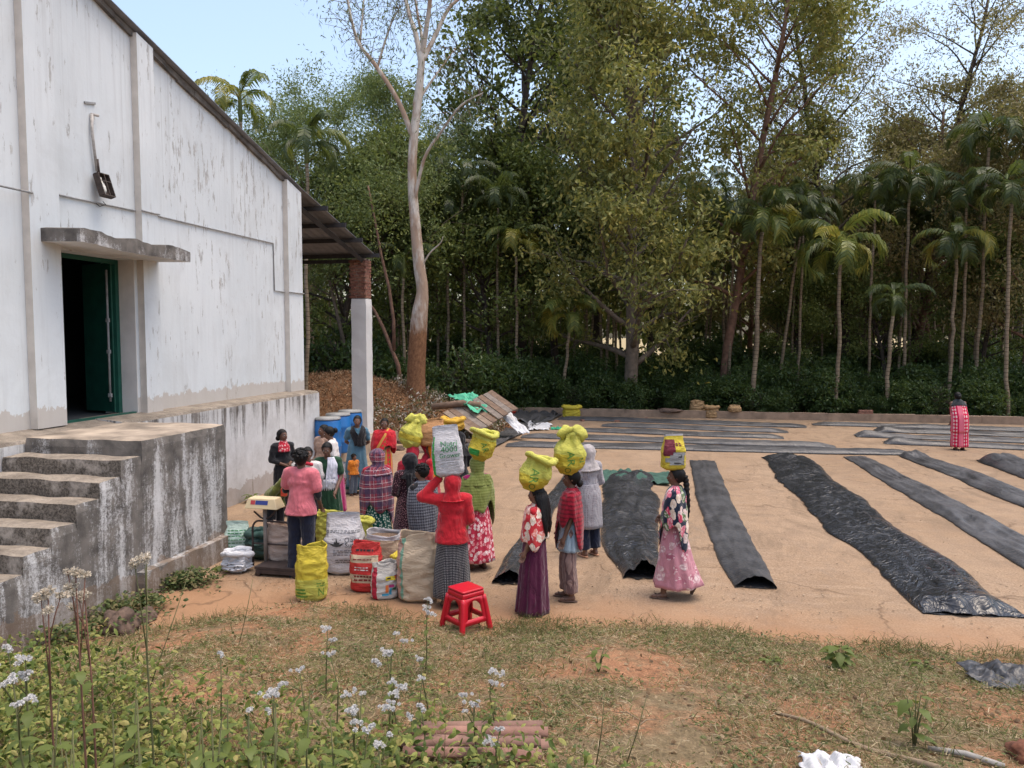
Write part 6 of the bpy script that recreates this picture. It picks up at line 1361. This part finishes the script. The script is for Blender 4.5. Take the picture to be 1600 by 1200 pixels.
# ================================================================== PLANK HEAP, RUBBLE, KERB THINGS
WOOD = [simple('weathered_plank_%s' % k, c, .9, .35, 7, .5, 50) for k, c in (('pale', (.27, .20, .145)), ('brown', (.19, .125, .085)), ('grey', (.22, .18, .15)))]
c0 = at(742, 668, .45); rk = random.Random(6)
for i in range(9):
    left = i < 5; k = i if left else i - 5; L_ = 1.5 if left else 1.4
    rot = Matrix.Rotation(R(-37 if left else -40), 3, 'Z') @ Matrix.Rotation(R(20), 3, 'Y') @ Matrix.Rotation(R(24), 3, 'X')
    c = Vector((c0.x - .55, c0.y + .35, .55)) + rot @ Vector((0, (k * .19) + (0 if left else 1.02), rk.uniform(-.01, .01)))
    m = MB(); m.box((0, 0, 0), (L_ + rk.uniform(-.08, .08), .175, .035), jit=.006, rnd=rk); o = m.build('wooden_plank', WOOD[i % 3 if left else 1 + i % 2]); o.location = c; o.rotation_euler = rot.to_euler()
    ords = ('first', 'second', 'third', 'fourth', 'fifth')
    tag(o, '%s %s plank from the near edge of the heap beside the tarpaulin sheet' % (ords[k], 'weathered pale' if left else 'darker upper'), 'plank', 'planks of the heap')
p = Vector((c0.x - .35, c0.y + 1.4, 1.0)); crumple('green_tarpaulin', 'bright green torn tarpaulin draped over the plank heap', 'tarpaulin', p, .75, .55, .30, simple('green_sheet', (.07, .40, .24), .6, .3, 4, .3, 20), 12, rz=R(-35)).rotation_euler.y = R(18)
p = Vector((c0.x + .75, c0.y + 1.2, .62)); o = crumple('white_cloth', 'white plastic sheet hanging off the right end of the plank heap', 'cloth', p, .85, .22, .15, WHT, 14, rz=R(-38)); o.rotation_euler.y = R(30)
m = MB(); m.tube([(c0.x - 1.6, c0.y + .9, .95), (c0.x - .6, c0.y + 1.0, 1.08), (c0.x - .1, c0.y + 1.1, 1.02)], [.10, .11, .09], 9); tag(m.build('log', WOOD[1]), 'short brown log lying on top of the plank heap', 'log')
p = at(795, 650); bk = empty('red_basin', (p.x, p.y, .02), 0, 'small red plastic basin in the far left corner of the yard', 'basin')
m = MB(); m.tube([(0, 0, 0), (0, 0, .16), (0, 0, .17), (0, 0, .165), (0, 0, .02)], [.22, .30, .315, .285, .2], 24, cap=False); m.tube([(0, 0, .0), (0, 0, .02)], .215, 24); m.build('bowl', simple('basin_red', (.5, .04, .02), .4, .1, 5, 0), bk)
def rock(name, label, loc, r, mat, seed, cat='stone', sq=.7, group=None):
    bm = bmesh.new(); bmesh.ops.create_icosphere(bm, subdivisions=4 if max(r) > .13 else 3, radius=1)
    for v in bm.verts:
        d = 1 + .35 * nz(v.co.x * 1.3 + seed, v.co.y * 1.3, v.co.z * 1.3) + .14 * nz(v.co.x * 3.5, v.co.y * 3.5 + seed, v.co.z * 3.5) + .05 * nz(v.co.x * 9, v.co.y * 9, v.co.z * 9 + seed); v.co = Vector((v.co.x * r[0], v.co.y * r[1], v.co.z * r[2])) * d
    me = bpy.data.meshes.new(name); bm.to_mesh(me); bm.free(); me.polygons.foreach_set('use_smooth', [True] * len(me.polygons)); me.materials.append(mat); o = obj(name, me, None, loc, seed); return tag(o, label, cat, group)
STN = simple('earthy_stone', (.16, .115, .085), .95, .4, 5, .6, 20); STR = simple('red_stone', (.125, .082, .06), .95, .6, 7, 1, 26)
p = aty(1045, 640, 30.1); rock('soil_heap', 'small heap of reddish soil on the kerb wall', (p.x, 30.15, .24), (.55, .25, .10), STR, 3, 'heap')
p = aty(1353, 648, 30.0); m = MB(); m.box((0, 0, .05), (.5, .22, .10), jit=.01); m.box((.02, 0, .14), (.45, .21, .08), jit=.012); o = m.build('brick_stack', MAT['brick']); o.location = (p.x, 30.12, .225); tag(o, 'two red bricks stacked on the kerb wall', 'bricks')
rk = random.Random(19)
for i in range(16):
    px, py = ((690 + rk.uniform(0, 60), 672 + rk.uniform(0, 28)) if i < 9 else (600 + rk.uniform(0, 60), 690 + rk.uniform(0, 20)))
    p = at(px, py); z = max(0, mound_h(p.x, p.y)); s_ = rk.uniform(.12, .26); rock('rubble_stone', 'rough rubble stone at the foot of the soil mound', (p.x, p.y, z + .03), (s_, s_ * .8, s_ * .6), (STN, STR)[i % 2], i, 'stone', group='rubble below the mound')
for px, py, z_, r_, lb in ((188, 985, 0, (.20, .16, .17), 'squarish reddish stone against the foot of the stair'), (228, 968, 0, (.14, .11, .10), 'smaller earthy stone right of the stone at the stair foot'), (1020 / 2 + 28, 941, 0, (.035, .03, .025), 'small red pebble on the soil in front of the yellow sack')):
    p = at(px, py); rock('stone', lb, (p.x, p.y, hgt(p.x, p.y) + r_[2] * .5), r_, STR, px)
for px, py in ((910, 658), (945, 657), (1010, 655), (965, 659)):
    p = at(px, py); m = MB(); m.box((0, 0, .03), (.22, .1, .06), jit=.01, rnd=rk); o = m.build('brick', MAT['brick']); o.location = p; o.rotation_euler.z = px; tag(o, 'loose red brick lying on the yard near the kerb', 'brick', 'loose bricks by the kerb')
# ================================================================== BANK IN FRONT: GRASS, WEEDS, LITTER
def atg(px, py):
    d = _ray(px, py).normalized(); t = 1.0
    while t < 14:
        p = _c + d * t
        if p.z < hgt(p.x, p.y): return p
        t += .02
    return at(px, py)
BARE = [(atg(985, 1040), .62, .5), (atg(1035, 1105), .36, .45), (atg(1050, 1150), .3, .3), (atg(340, 985), .9, .35), (atg(430, 960), .7, .3), (atg(240, 1015), .5, .4), (atg(880, 1060), .25, .2), (atg(1110, 1085), .2, .16), (atg(1060, 1180), .3, .3)]
def bare(x, y):
    b = 0
    for p, sx, sy in BARE: b = max(b, math.exp(-((x - p.x) / sx) ** 2 - ((y - p.y) / sy) ** 2))
    return b
rng = np.random.default_rng(3)
GX, GY = np.arange(-6.4, 9.3, .07), np.arange(1.3, 8.8, .07)
def grid(f): return np.array([[f(x, y) for x in GX] for y in GY])
HG = grid(hgt)
def samp(G, x, y):
    u = np.clip((x - GX[0]) / .07, 0, len(GX) - 1.001); v = np.clip((y - GY[0]) / .07, 0, len(GY) - 1.001); i, j = u.astype(int), v.astype(int); a, b = u - i, v - j
    return G[j, i] * (1 - a) * (1 - b) + G[j, i+1] * a * (1 - b) + G[j+1, i] * (1 - a) * b + G[j+1, i+1] * a * b
def scatter(n, x0, x1, y0, y1, dens):
    D = grid(dens); out = []; k = 0
    while k < n:
        X = rng.uniform(x0, x1, n * 2); Yv = rng.uniform(y0, y1, n * 2); ok = rng.random(n * 2) < samp(D, X, Yv)
        X, Yv = X[ok], Yv[ok]; out.append(np.stack([X, Yv, samp(HG, X, Yv)], 1)); k += len(X)
    return np.concatenate(out)[:n]
def gd(x, y):
    e = yedge(x) - y
    if e < -.12: return 0
    v = .35 + .9 * max(0, .45 + nz(x * 1.1, y * 1.1, 12)); v *= 1 - .97 * min(1, 1.4 * bare(x, y))
    return v * (.25 + .75 * sstep(-.1, .35, e))
def blades(name, n, cols, L, W, flat, label, dens=gd, x0=-6.1, x1=9, y0=1.6, y1=8.5, trans=.25):
    B = scatter(n, x0, x1, y0, y1, dens); d = rng.normal(size=(n, 3)); d[:, 2] = np.abs(d[:, 2]) * flat; d = unit(d); l = L * rng.uniform(.4, 1.4, (n, 1)); s = unit(np.cross(d, rng.normal(size=(n, 3)) + np.array([0, 0, .01]))) * W * rng.uniform(.6, 1.4, (n, 1))
    bend = np.zeros((n, 3)); bend[:, 2] = -.22 * l[:, 0]; bend[:, :2] = rng.normal(size=(n, 2)) * .15 * l
    B = B + np.array([0, 0, 1]) * rng.uniform(-.005, .035, (n, 1))
    V = np.stack([B - s * .5, B + s * .5, B + d * l * .55 + s * .4, B + d * l * .55 - s * .4, B + d * l + bend], 1).reshape(-1, 3); k = np.arange(n)[:, None] * 5
    Fq = np.concatenate([k + np.array([0, 1, 2]), k + np.array([0, 2, 3]), k + np.array([3, 2, 4])])
    o = obj(name, np_mesh(name, V, Fq, islandmat(name + '_mat', cols, .85, trans), smooth=False)); return tag(o, label, 'grass', kind='stuff')
blades('dry_grass', 190000, [(.20, .15, .08), (.34, .26, .14), (.50, .41, .25), (.27, .20, .10), (.58, .49, .33)], .075, .0038, .4, 'dry matted straw-coloured grass covering the bank')
blades('green_grass', 85000, [(.07, .09, .03), (.12, .145, .045), (.17, .185, .06), (.23, .22, .09)], .095, .0048, .8, 'short green grass mixed into the dry mat on the bank')
blades('yard_fringe', 4000, [(.07, .09, .025), (.13, .14, .045), (.28, .22, .12)], .13, .0045, 1.6, 'taller grass fringe along the edge of the yard', dens=lambda x, y: (1 if -.15 < yedge(x) - y < .45 else 0) * max(0, .15 + 1.6 * nz(x * 1.1, 3, 1)))
def groundleaf(name, n, L, cols, label, dens, **k):
    B = scatter(n, k.get('x0', -6.1), k.get('x1', 9), k.get('y0', 1.6), k.get('y1', 8.5), dens); B[:, 2] += rng.uniform(0, k.get('zh', .05), n); d = rng.normal(size=(n, 3)); d[:, 2] = np.abs(d[:, 2]) * .4 if 'tz' not in k else d[:, 2] * .8; d = unit(d)
    s = unit(np.cross(d, np.array([0, 0, 1.0]) + rng.normal(size=(n, 3)) * .5)); l = L * rng.uniform(.5, 1.5, (n, 1)); w_ = l * k.get('wf', .32); nn = np.cross(d, s)
    dn = np.array([0, 0, -1.0]) * l
    V = np.stack([B, B + d * l * .25 + s * w_ * .8, B + d * l * .55 + s * w_ + dn * .05, B + d * l * .82 + s * w_ * .5 + dn * .12, B + d * l + dn * .22, B + d * l * .82 - s * w_ * .5 + dn * .12, B + d * l * .55 - s * w_ + dn * .05, B + d * l * .25 - s * w_ * .8, B + d * l * .5 - np.cross(d, s) * w_ * .25], 1).reshape(-1, 3); kk = np.arange(n)[:, None] * 9
    Fq = np.concatenate([kk + np.array((a, (a + 1) % 8, 8)) for a in range(8)])
    o = obj(name, np_mesh(name, V, Fq, islandmat(name + '_mat', cols, .6, .3, .3), smooth=False)); return tag(o, label, 'plants', kind='stuff')
groundleaf('creeping_weeds', 26000, .028, [(.065, .09, .03), (.11, .14, .045), (.17, .185, .065), (.26, .22, .10)], 'small creeping weeds spread over the bank', lambda x, y: gd(x, y) * max(0, .3 + 1.3 * nz(x * 1.6, y * 1.6, 30)))
groundleaf('leaf_litter', 7000, .035, [(.10, .06, .03), (.22, .14, .07), (.36, .27, .16)], 'dry fallen leaves scattered on the bank and path', lambda x, y: .6 if yedge(x) - y > -.1 else .02)
def wd(x, y):
    # the weed bed fills the near left of the bank
    e = (x * .9 + 4.2) / 3.2; return max(0, min(1, 1.35 - (y - 2.4 + .35 * (x + 2.4)) / 1.6 + .5 * nz(x * 1.8, y * 1.8, 4)))*(1 if x < .1 else max(0, 1 - (x - .1) * 1.6))
groundleaf('weed_bed', 40000, .046, [(0.049, 0.079, 0.018), (0.097, 0.138, 0.027), (0.166, 0.197, 0.042), (0.252, 0.266, 0.066), (0.349, 0.296, 0.101)], 'dense leafy green weeds filling the near left corner', wd, x0=-5.8, x1=.7, y0=1.5, y1=5.6, zh=.42, wf=.23, tz=1.0)

blades('dry_stems', 5000, [(.20, .15, .08), (.34, .26, .15), (.16, .10, .06), (.12, .13, .05)], .38, .004, 2.6, 'dry brown stems standing among the near weeds', dens=wd, x0=-5.8, x1=.7, y0=1.5, y1=5.6)
groundleaf('wall_foot_weeds', 2600, .05, [(.04, .07, .022), (.08, .11, .035), (.13, .15, .05), (.25, .2, .1)], 'ragged weeds along the foot of the stair block', lambda x, y: max(0, math.exp(-((x + 5.95) / .28) ** 2) * (.35 + 1.6 * nz(x * 2, y * 2.2, 6))) if y > 6.3 else 0, x0=-6.2, x1=-5.2, y0=6.3, y1=8.7, zh=.2)
# --- single plants
GRN = leafmat('weed_leaf', [(0.049, 0.082, 0.018), (0.090, 0.131, 0.027), (0.148, 0.180, 0.040), (0.205, 0.205, 0.056)], .35)
STEM = simple('weed_stem', (.12, .12, .045), .8, .3, 8, 0); STEMR = simple('reddish_stem', (.17, .075, .05), .8, .3, 8, 0); LIL = islandmat('lilac_florets', [(.62, .60, .59), (.74, .72, .69), (.67, .65, .64)], .8, .2); CREAM = islandmat('seed_fluff', [(.50, .43, .33), (.68, .61, .50), (.42, .34, .25)], .95, .2)
def leaf_mesh(w_=.5, ser=.06, droop=.25):
    n = 9; V = []
    for i in range(n):
        t = i / (n - 1); wv = w_ * math.sin(PI * t ** .8) ** .9 * .5 * (1 + ser * (1 if i % 2 else -1)); z = .06 * math.sin(PI * t) - droop * t * t
        V += [(t, -wv, z + .10 * wv), (t, 0, z), (t, wv, z + .10 * wv)]
    return np_mesh('leaf', V, [(3*i+a, 3*i+3+a, 3*i+4+a, 3*i+1+a) for i in range(n-1) for a in (0, 1)], GRN)
LEAFS = [leaf_mesh(.55, .08, .25), leaf_mesh(.62, .10, .40), leaf_mesh(.42, .05, .15)]
def fluff(mat, nb, rb, R0, spk=46, seed=1, flat=.6):
    r2 = np.random.default_rng(seed); V, Fs = [], []
    for k in range(nb):
        c = r2.normal(size=3) * R0 * np.array([1, 1, .35]); d = unit(r2.normal(size=(spk, 3)) + np.array([0, 0, flat])); s = unit(np.cross(d, r2.normal(size=(spk, 3)))) * rb * .16
        b = len(V); T = np.stack([c + s * .5 + d * rb * .1, c - s * .5 + d * rb * .1, c + d * rb - s, c + d * rb + s], 1).reshape(-1, 3); V += [tuple(x) for x in T]; Fs += [[b + 4*i, b + 4*i + 1, b + 4*i + 2, b + 4*i + 3] for i in range(spk)]
    return np_mesh('flower_head', V, np.array(Fs), mat, smooth=False)
FLW = [fluff(LIL, 6, .020, .020, 44, 1), fluff(LIL, 4, .019, .017, 44, 2), fluff(LIL, 8, .019, .026, 40, 3)]
SEED = [fluff(CREAM, 5, .026, .022, 40, 4, .1), fluff(CREAM, 3, .024, .018, 40, 5, .1)]
def put_leaf(parent, p, ang, size, tilt, k):
    o = obj('leaf', LEAFS[k % 3], parent, p); o.rotation_euler = (0, tilt, ang); o.scale = (size,) * 3; return o
def weed(px, py, dist, label, seed, heads=3, flw=FLW, stem=STEM, lf=.085, nl=5, name='flowering_weed', group=None, base=None, fs=1.0, spread=.09):
    """px,py: where the top flower shows; dist: metres from the camera along the ground"""
    rd = random.Random(seed); d = _ray(px, py); F_ = _c + d * (dist / math.hypot(d.x, d.y)); gx = F_.x + rd.uniform(-.06, .06); gy_ = F_.y + rd.uniform(-.05, .08); G = Vector((gx, gy_, hgt(gx, gy_) - .02))
    hh = F_.z - G.z
    if hh < .08: F_.z = G.z + .12; hh = .12
    w_ = empty(name, G, 0, label, 'plant', group); T = F_ - G; pts = [Vector((0, 0, 0)), T * .3 + Vector((rd.uniform(-.02, .02), rd.uniform(-.02, .02), 0)), T * .65 + Vector((rd.uniform(-.02, .02), rd.uniform(-.02, .02), 0)), T]
    m = MB(); m.tube(pts, [.0055, .005, .004, .0025], 6); tips = [T]
    for k in range(heads - 1):
        q = pts[2].lerp(T, rd.uniform(0, .6)); e = T + Vector((rd.uniform(-spread, spread), rd.uniform(-spread, spread), rd.uniform(-.09, .01))); m.tube([q, q.lerp(e, .5) + Vector((0, 0, .012)), e], [.003, .0026, .002], 5); tips.append(e)
    m.build('stem', stem, w_)
    for i, e in enumerate(tips): o = obj('flower_head', flw[(i + seed) % len(flw)], w_, e, rd.uniform(0, 6)); s_ = rd.uniform(.75, 1.15) * fs; o.scale = (s_,) * 3
    for i in range(nl):
        f = .12 + .75 * i / nl; j = min(2, int(f * 3)); p = pts[j].lerp(pts[j+1], f * 3 - j); a = rd.uniform(0, 6)
        for sg in (0, PI): put_leaf(w_, p, a + sg, lf * rd.uniform(.7, 1.25) * (1.15 - .35 * f), rd.uniform(-.25, .35), rd.randrange(3))
    return w_
FLOWERS = [(668, 936, 6.2, 4, 'tallest lilac flowering weed beside the red stool'), (516, 1022, 4.6, 1, 'weed with a single large lilac head left of the flower patch'), (512, 982, 5.6, 2, 'lilac weed with two heads in front of the yellow sack'), (618, 990, 5.6, 2, 'lilac weed with a flat pair of heads below the cream sack'), (604, 1021, 5.0, 3, 'lilac weed low in the grass right of the single head'), (615, 1066, 4.4, 4, 'lilac weed with a diagonal row of heads in the patch'), (565, 1084, 4.1, 4, 'lilac weed with the densest cluster at the patch centre'), (613, 1097, 4.1, 3, 'lilac weed just right of the densest cluster'), (660, 1060, 4.5, 1, 'small lone lilac flower right of the diagonal row'), (658, 1105, 4.0, 2, 'lilac weed above the clay tiles, left one'), (740, 1100, 4.2, 4, 'leafy lilac weed standing left of the clay tile ends'), (770, 1048, 4.7, 3, 'slender lilac weed right of the patch over dry grass'), (781, 1140, 3.9, 3, 'lilac weed in front of the clay tile stack'), (575, 1140, 3.5, 1, 'low lilac flower at the bottom of the patch'), (590, 1162, 3.4, 2, 'lilac flower pair at the bottom edge of the patch'), (345, 1022, 4.8, 1, 'white flower alone left of the patch on dry grass'), (468, 1047, 4.4, 2, 'faded lilac weed left of the single large head'), (428, 1085, 3.9, 3, 'faded lilac weed in the middle of the weed bed'), (12, 1013, 3.9, 3, 'lilac weed at the left edge below the stair'), (20, 1062, 3.5, 3, 'lilac weed at the left edge, lower one'), (40, 1030, 3.9, 4, 'pale lilac weed near the left edge with loose heads'), (389, 1110, 3.6, 1, 'lone lilac flower over the weed bed'), (655, 1030, 4.9, 1, 'small lilac bud behind the patch'), (550, 1112, 3.8, 2, 'lilac weed leaning at the lower left of the patch')]
for i, (px, py, ds, hd, lb) in enumerate(FLOWERS): weed(px, py, ds, lb, i + 1, hd, lf=.09 if ds < 4.6 else .07, nl=6, fs=.68 if ds < 5 else .85)
for i, (px, py, ds, hd, lb) in enumerate(((75, 925, 3.6, 4, 'dried weed with cream fluffy seed heads at the left'), (118, 895, 3.7, 5, 'tallest dried weed with cream seed heads and reddish stem'), (132, 930, 3.8, 3, 'dried weed with cream seed heads leaning right'), (229, 868, 3.8, 3, 'lone tall stalk with a cream seed head before the stair block'))):
    weed(px, py, ds, lb, 60 + i, hd, SEED, STEMR if i != 3 else STEM, .08, 4, 'dried_weed', None, fs=.75, spread=.05)
rk = random.Random(91)
for i in range(26):          # leafy stems of the weed bed
    px, py = rk.uniform(0, 520), rk.uniform(1075, 1180); p = None
    weed(px, py, rk.uniform(2.7, 3.8), 'leafy green weed stem without flowers in the near left weed bed', 200 + i, 1, [fluff(GRN, 1, .012, .004, 8, 9)] if i == 0 else NOFL, STEM, rk.uniform(.08, .12), 9, 'leafy_weed', 'leafy weeds of the near left bed') if i else None
    if i == 0: NOFL = [fluff(GRN, 1, .012, .004, 8, 9)]
# thin bare stalks
for i, (a, b, lb) in enumerate((((395, 905), (372, 1010), 'thin dry stalk leaning across the soil left of the scale'), ((975, 1200), (1010, 1090), 'upright green stalk at the bottom centre'), ((930, 1200), (945, 1080), 'slanting green stalk left of the upright one'), ((300, 880), (220, 1110), 'long thin stalk before the stair block'))):
    B = atg(*(b if b[1] > a[1] else a)) if i in (1, 2) else atg(*b); tpx = a if i not in (1, 2) else b; d = _ray(*tpx); T = _c + d * (math.hypot(B.x, B.y) / math.hypot(d.x, d.y)); st_ = empty('thin_stalk', B, 0, lb, 'plant'); m = MB(); m.tube([(0, 0, -.02), (T - B) * .5 + Vector((.01, 0, 0)), T - B], [.004, .0035, .002], 5); m.build('stem', STEM, st_)
# broad-leaved plants
def rosette(px, py, label, seed, n=14, size=.13, h=.16):
    p = atg(px, py); rd = random.Random(seed); w_ = empty('broadleaf_plant', p, 0, label, 'plant'); m = MB(); 
    for k in range(4): a = rd.uniform(0, 6); m.tube([(0, 0, -.02), (math.cos(a) * .03, math.sin(a) * .03, h * .6), (math.cos(a) * .08, math.sin(a) * .08, h * rd.uniform(.8, 1.2))], [.006, .005, .003], 5)
    m.build('stem', STEM, w_)
    for i in range(n): a = i * 2.4; z = h * (.25 + .85 * i / n); put_leaf(w_, Vector((math.cos(a) * .03, math.sin(a) * .03, z)), a, size * rd.uniform(.7, 1.15), rd.uniform(-.3, .4), rd.randrange(2))
GRN2 = leafmat('bluish_leaf', [(.03, .07, .035), (.06, .11, .055), (.09, .14, .07)], .25)
rosette(1311, 1046, 'bushy bluish green plant at the yard edge, right of centre', 3, 22, .13, .20); rosette(1440, 1046, 'low spreading green plant right of the bushy one', 4, 10, .10, .07); rosette(1428, 1172, 'tall broad-leaved plant near the stick, lower right', 5, 14, .12, .34); rosette(238, 945, 'dark spiky plant at the foot of the stair block', 6, 16, .17, .12); rosette(345, 893, 'low green weed at the corner of the stair ledge', 7, 12, .12, .09); rosette(1205, 1036, 'small flat weed at the yard edge before the tarpaulin', 8, 9, .09, .05); rosette(935, 1050, 'narrow green weed beside the bare red patch', 9, 8, .08, .20); rosette(395, 785, 'green weed tuft at the base of the stained plinth', 10, 14, .16, .14)
# --- clay tiles in a stack
CLAY = [simple('clay_tile_%d' % k, c, .95, .5, 5, .5, 30) for k, c in enumerate(((.25, .135, .10), (.21, .12, .09), (.28, .16, .12)))]
tb = atg(752, 1185); n = 12
for row in range(5):
    L_ = .80 + .05 * (row % 2); V = []; N1 = n + 1
    for e in np.linspace(0, L_, 9):
        for rr in (.040, .031):
            for i in range(n + 1): a = PI * i / n; k = 1 + .05 * nz(e * 6, i * .5, row); V.append((e, -math.cos(a) * rr * k, math.sin(a) * rr * k + .006 * nz(e * 3, row, 2)))
    Fs = []
    for g in range(8):
        b0, b1 = g * 2 * N1, (g + 1) * 2 * N1; Fs += [(b0+i, b0+i+1, b1+i+1, b1+i) for i in range(n)] + [(b0+N1+i, b1+N1+i, b1+N1+i+1, b0+N1+i+1) for i in range(n)] + [(b0, b1, b1+N1, b0+N1), (b0+n, b0+N1+n, b1+N1+n, b1+n)]
    for b0 in (0, 16 * N1): Fs += [(b0+i, b0+N1+i, b0+N1+i+1, b0+i+1) for i in range(n)]
    mb = MB(); mb.add(V, Fs, 0, True); o = mb.build('clay_tile', CLAY[row % 3]); rt_ = random.Random(row)
    o.location = (tb.x - .46 + rt_.uniform(-.05, .05), tb.y - .16 + .105 * row, hgt(tb.x, tb.y - .16 + .105 * row) + .045 + .012 * (row % 2)); o.rotation_euler = (0, rt_.uniform(-.02, .02), YAW + rt_.uniform(-.06, .06))
    tag(o, '%s long half-round clay tile of the row lying under the weeds' % ('nearest', 'second nearest', 'middle', 'second farthest', 'farthest')[row], 'tile', 'clay tiles on the grass')
# --- stick, sheets, wood at the lower right
STK = simple('dry_stick', (.24, .175, .11), .9, .3, 12, .4)
a, b = atg(1212, 1122), atg(1440, 1205); m = MB(); P_s = [a + (b - a) * t + Vector((.01 * math.sin(t * 9), 0, .035 + .02 * math.sin(t * 7))) - a for t in np.linspace(0, 1.1, 12)]; m.tube(P_s, [.012 + .010 * t for t in np.linspace(0, 1, 12)], 8); o = m.build('long_stick', STK); o.location = a; tag(o, 'long bare stick lying across the grass at the lower right', 'stick')
a, b = atg(1450, 1176), atg(1570, 1205); m = MB(); m.tube([Vector((0, 0, .03)), (b - a) * .5 + Vector((0, 0, .05)), b - a + Vector((0, 0, .03))], [.016, .02, .018], 8); o = m.build('grey_branch', simple('grey_wood', (.30, .28, .25), .9, .4, 9, .4)); o.location = a; tag(o, 'pale grey dead branch at the lower right edge', 'branch')
p = atg(1592, 1190); rock('log_end', 'reddish rotten log end at the lower right corner', (p.x + .08, p.y, p.z + .03), (.16, .10, .08), simple('rotten_wood', (.20, .075, .04), .95, .5, 10, .8, 25), 5, 'log')
p = atg(1300, 1205); crumple('white_sheet_scrap', 'crumpled white plastic sheet at the bottom edge of the grass', 'litter', (p.x, p.y, p.z + .01), .17, .13, .07, WHT, 21, 34)
p = atg(1590, 1075); o = crumple('black_sheet_scrap', 'scrap of black plastic sheet lying on the grass at the right edge', 'litter', (p.x, p.y + .12, p.z + .01), .33, .26, .10, m_plastic('scrap_black', .3, .4, .5), 22, 24)
rk = random.Random(55)
for i in range(34):
    x, y = rk.uniform(-4, 5), rk.uniform(3.2, 7.9); z = hgt(x, y); a = rk.uniform(0, 3.1); l = rk.uniform(.1, .34); m = MB(); m.tube([(0, 0, .02), (math.cos(a) * l * .5, math.sin(a) * l * .5, .045), (math.cos(a) * l, math.sin(a) * l, .015)], [.004, .0045, .002], 5); o = m.build('twig', STK); o.location = (x, y, z); tag(o, 'short dry twig lying in the grass of the bank', 'twig', 'twigs on the bank')
# --- straw and husks on the mound, white-flecked weeds below it
n = 26000; X = rng.uniform(-17, -5.2, n); Yv = rng.uniform(21.6, 28, n); Z = np.array([mound_h(x, y) for x, y in zip(X, Yv)]); ok = Z > .03; B = np.stack([X, Yv, Z + .02], 1)[ok]
V, Fq = leaves(B, rng, .16, .035, -.25); o = obj('mound_straw', np_mesh('mound_straw', V, Fq, islandmat('straw_mat', [(0.128, 0.067, 0.035), (0.256, 0.151, 0.079), (0.320, 0.210, 0.123), (0.192, 0.092, 0.044), (0.368, 0.277, 0.176)], .9), smooth=False)); tag(o, 'loose straw and husks covering the soil mound', 'straw', kind='stuff')
n = 4500; X = rng.uniform(-9.6, -5.2, n); Yv = rng.uniform(22.2, 26.5, n); Z = np.array([max(0, mound_h(x, y)) for x, y in zip(X, Yv)]); B = np.stack([X, Yv, Z + rng.random(n) * .35], 1); ok = np.array([nz(x * .8, y * .8, 2) > -.1 for x, y in zip(X, Yv)])
V, Fq = leaves(B[ok], rng, .13, .05, -.2); o = obj('mound_weeds', np_mesh('mound_weeds', V, Fq, islandmat('mound_weed_mat', [(.07, .075, .03), (.13, .12, .05), (.22, .18, .09), (.55, .5, .44), (.12, .10, .05)], .85, .2), smooth=False)); tag(o, 'dry weeds with pale flecks growing on the slope of the mound', 'plants', kind='stuff')

# --- spilled grain, chaff and leaf crumbs swept about the yard
C0 = []
for (a, b, sx, sy, k) in ((-4.0, 9.2, 1.6, .8, 1500), (-2.5, 10.5, 1.5, 1.2, 500), (-3.4, 9.0, .9, .35, 900), (-.4, 9.6, .5, .4, 260), (1.1, 9.5, .5, .35, 200), (3.3, 9.2, .9, .5, 260), (1.9, 14, .35, 4.5, 500), (.1, 14, .3, 4, 300), (4.1, 15, .3, 4.5, 400)):
    C0.append(np.stack([rng.normal(a, sx, k), rng.normal(b, sy, k), np.full(k, .016)], 1))
C0.append(np.stack([rng.uniform(-7, 12, 2600), rng.uniform(8.5, 29.5, 2600), np.full(2600, .016)], 1)); C0 = np.concatenate(C0); C0 = C0[(C0[:, 0] > -7.7) & (C0[:, 1] > 8.4)]
n = len(C0); d = rng.normal(size=(n, 3)); d[:, 2] *= .12; d = unit(d); s = unit(np.cross(d, np.array([0, 0, 1.0]) + rng.normal(size=(n, 3)) * .15)); l = rng.uniform(.012, .045, (n, 1)); w_ = l * rng.uniform(.2, .55, (n, 1))
V = np.stack([C0, C0 + d * l * .5 + s * w_ * .5, C0 + d * l, C0 + d * l * .5 - s * w_ * .5], 1).reshape(-1, 3); o = obj('yard_litter', np_mesh('yard_litter', V, np.arange(4 * n).reshape(n, 4), islandmat('litter_mat', [(.07, .05, .035), (.16, .10, .06), (.38, .29, .2), (.10, .08, .05)], .9), smooth=False)); tag(o, 'spilled grain and leaf crumbs scattered over the yard', 'litter', kind='stuff')
bpy.data.scenes.remove(TMP_SC)
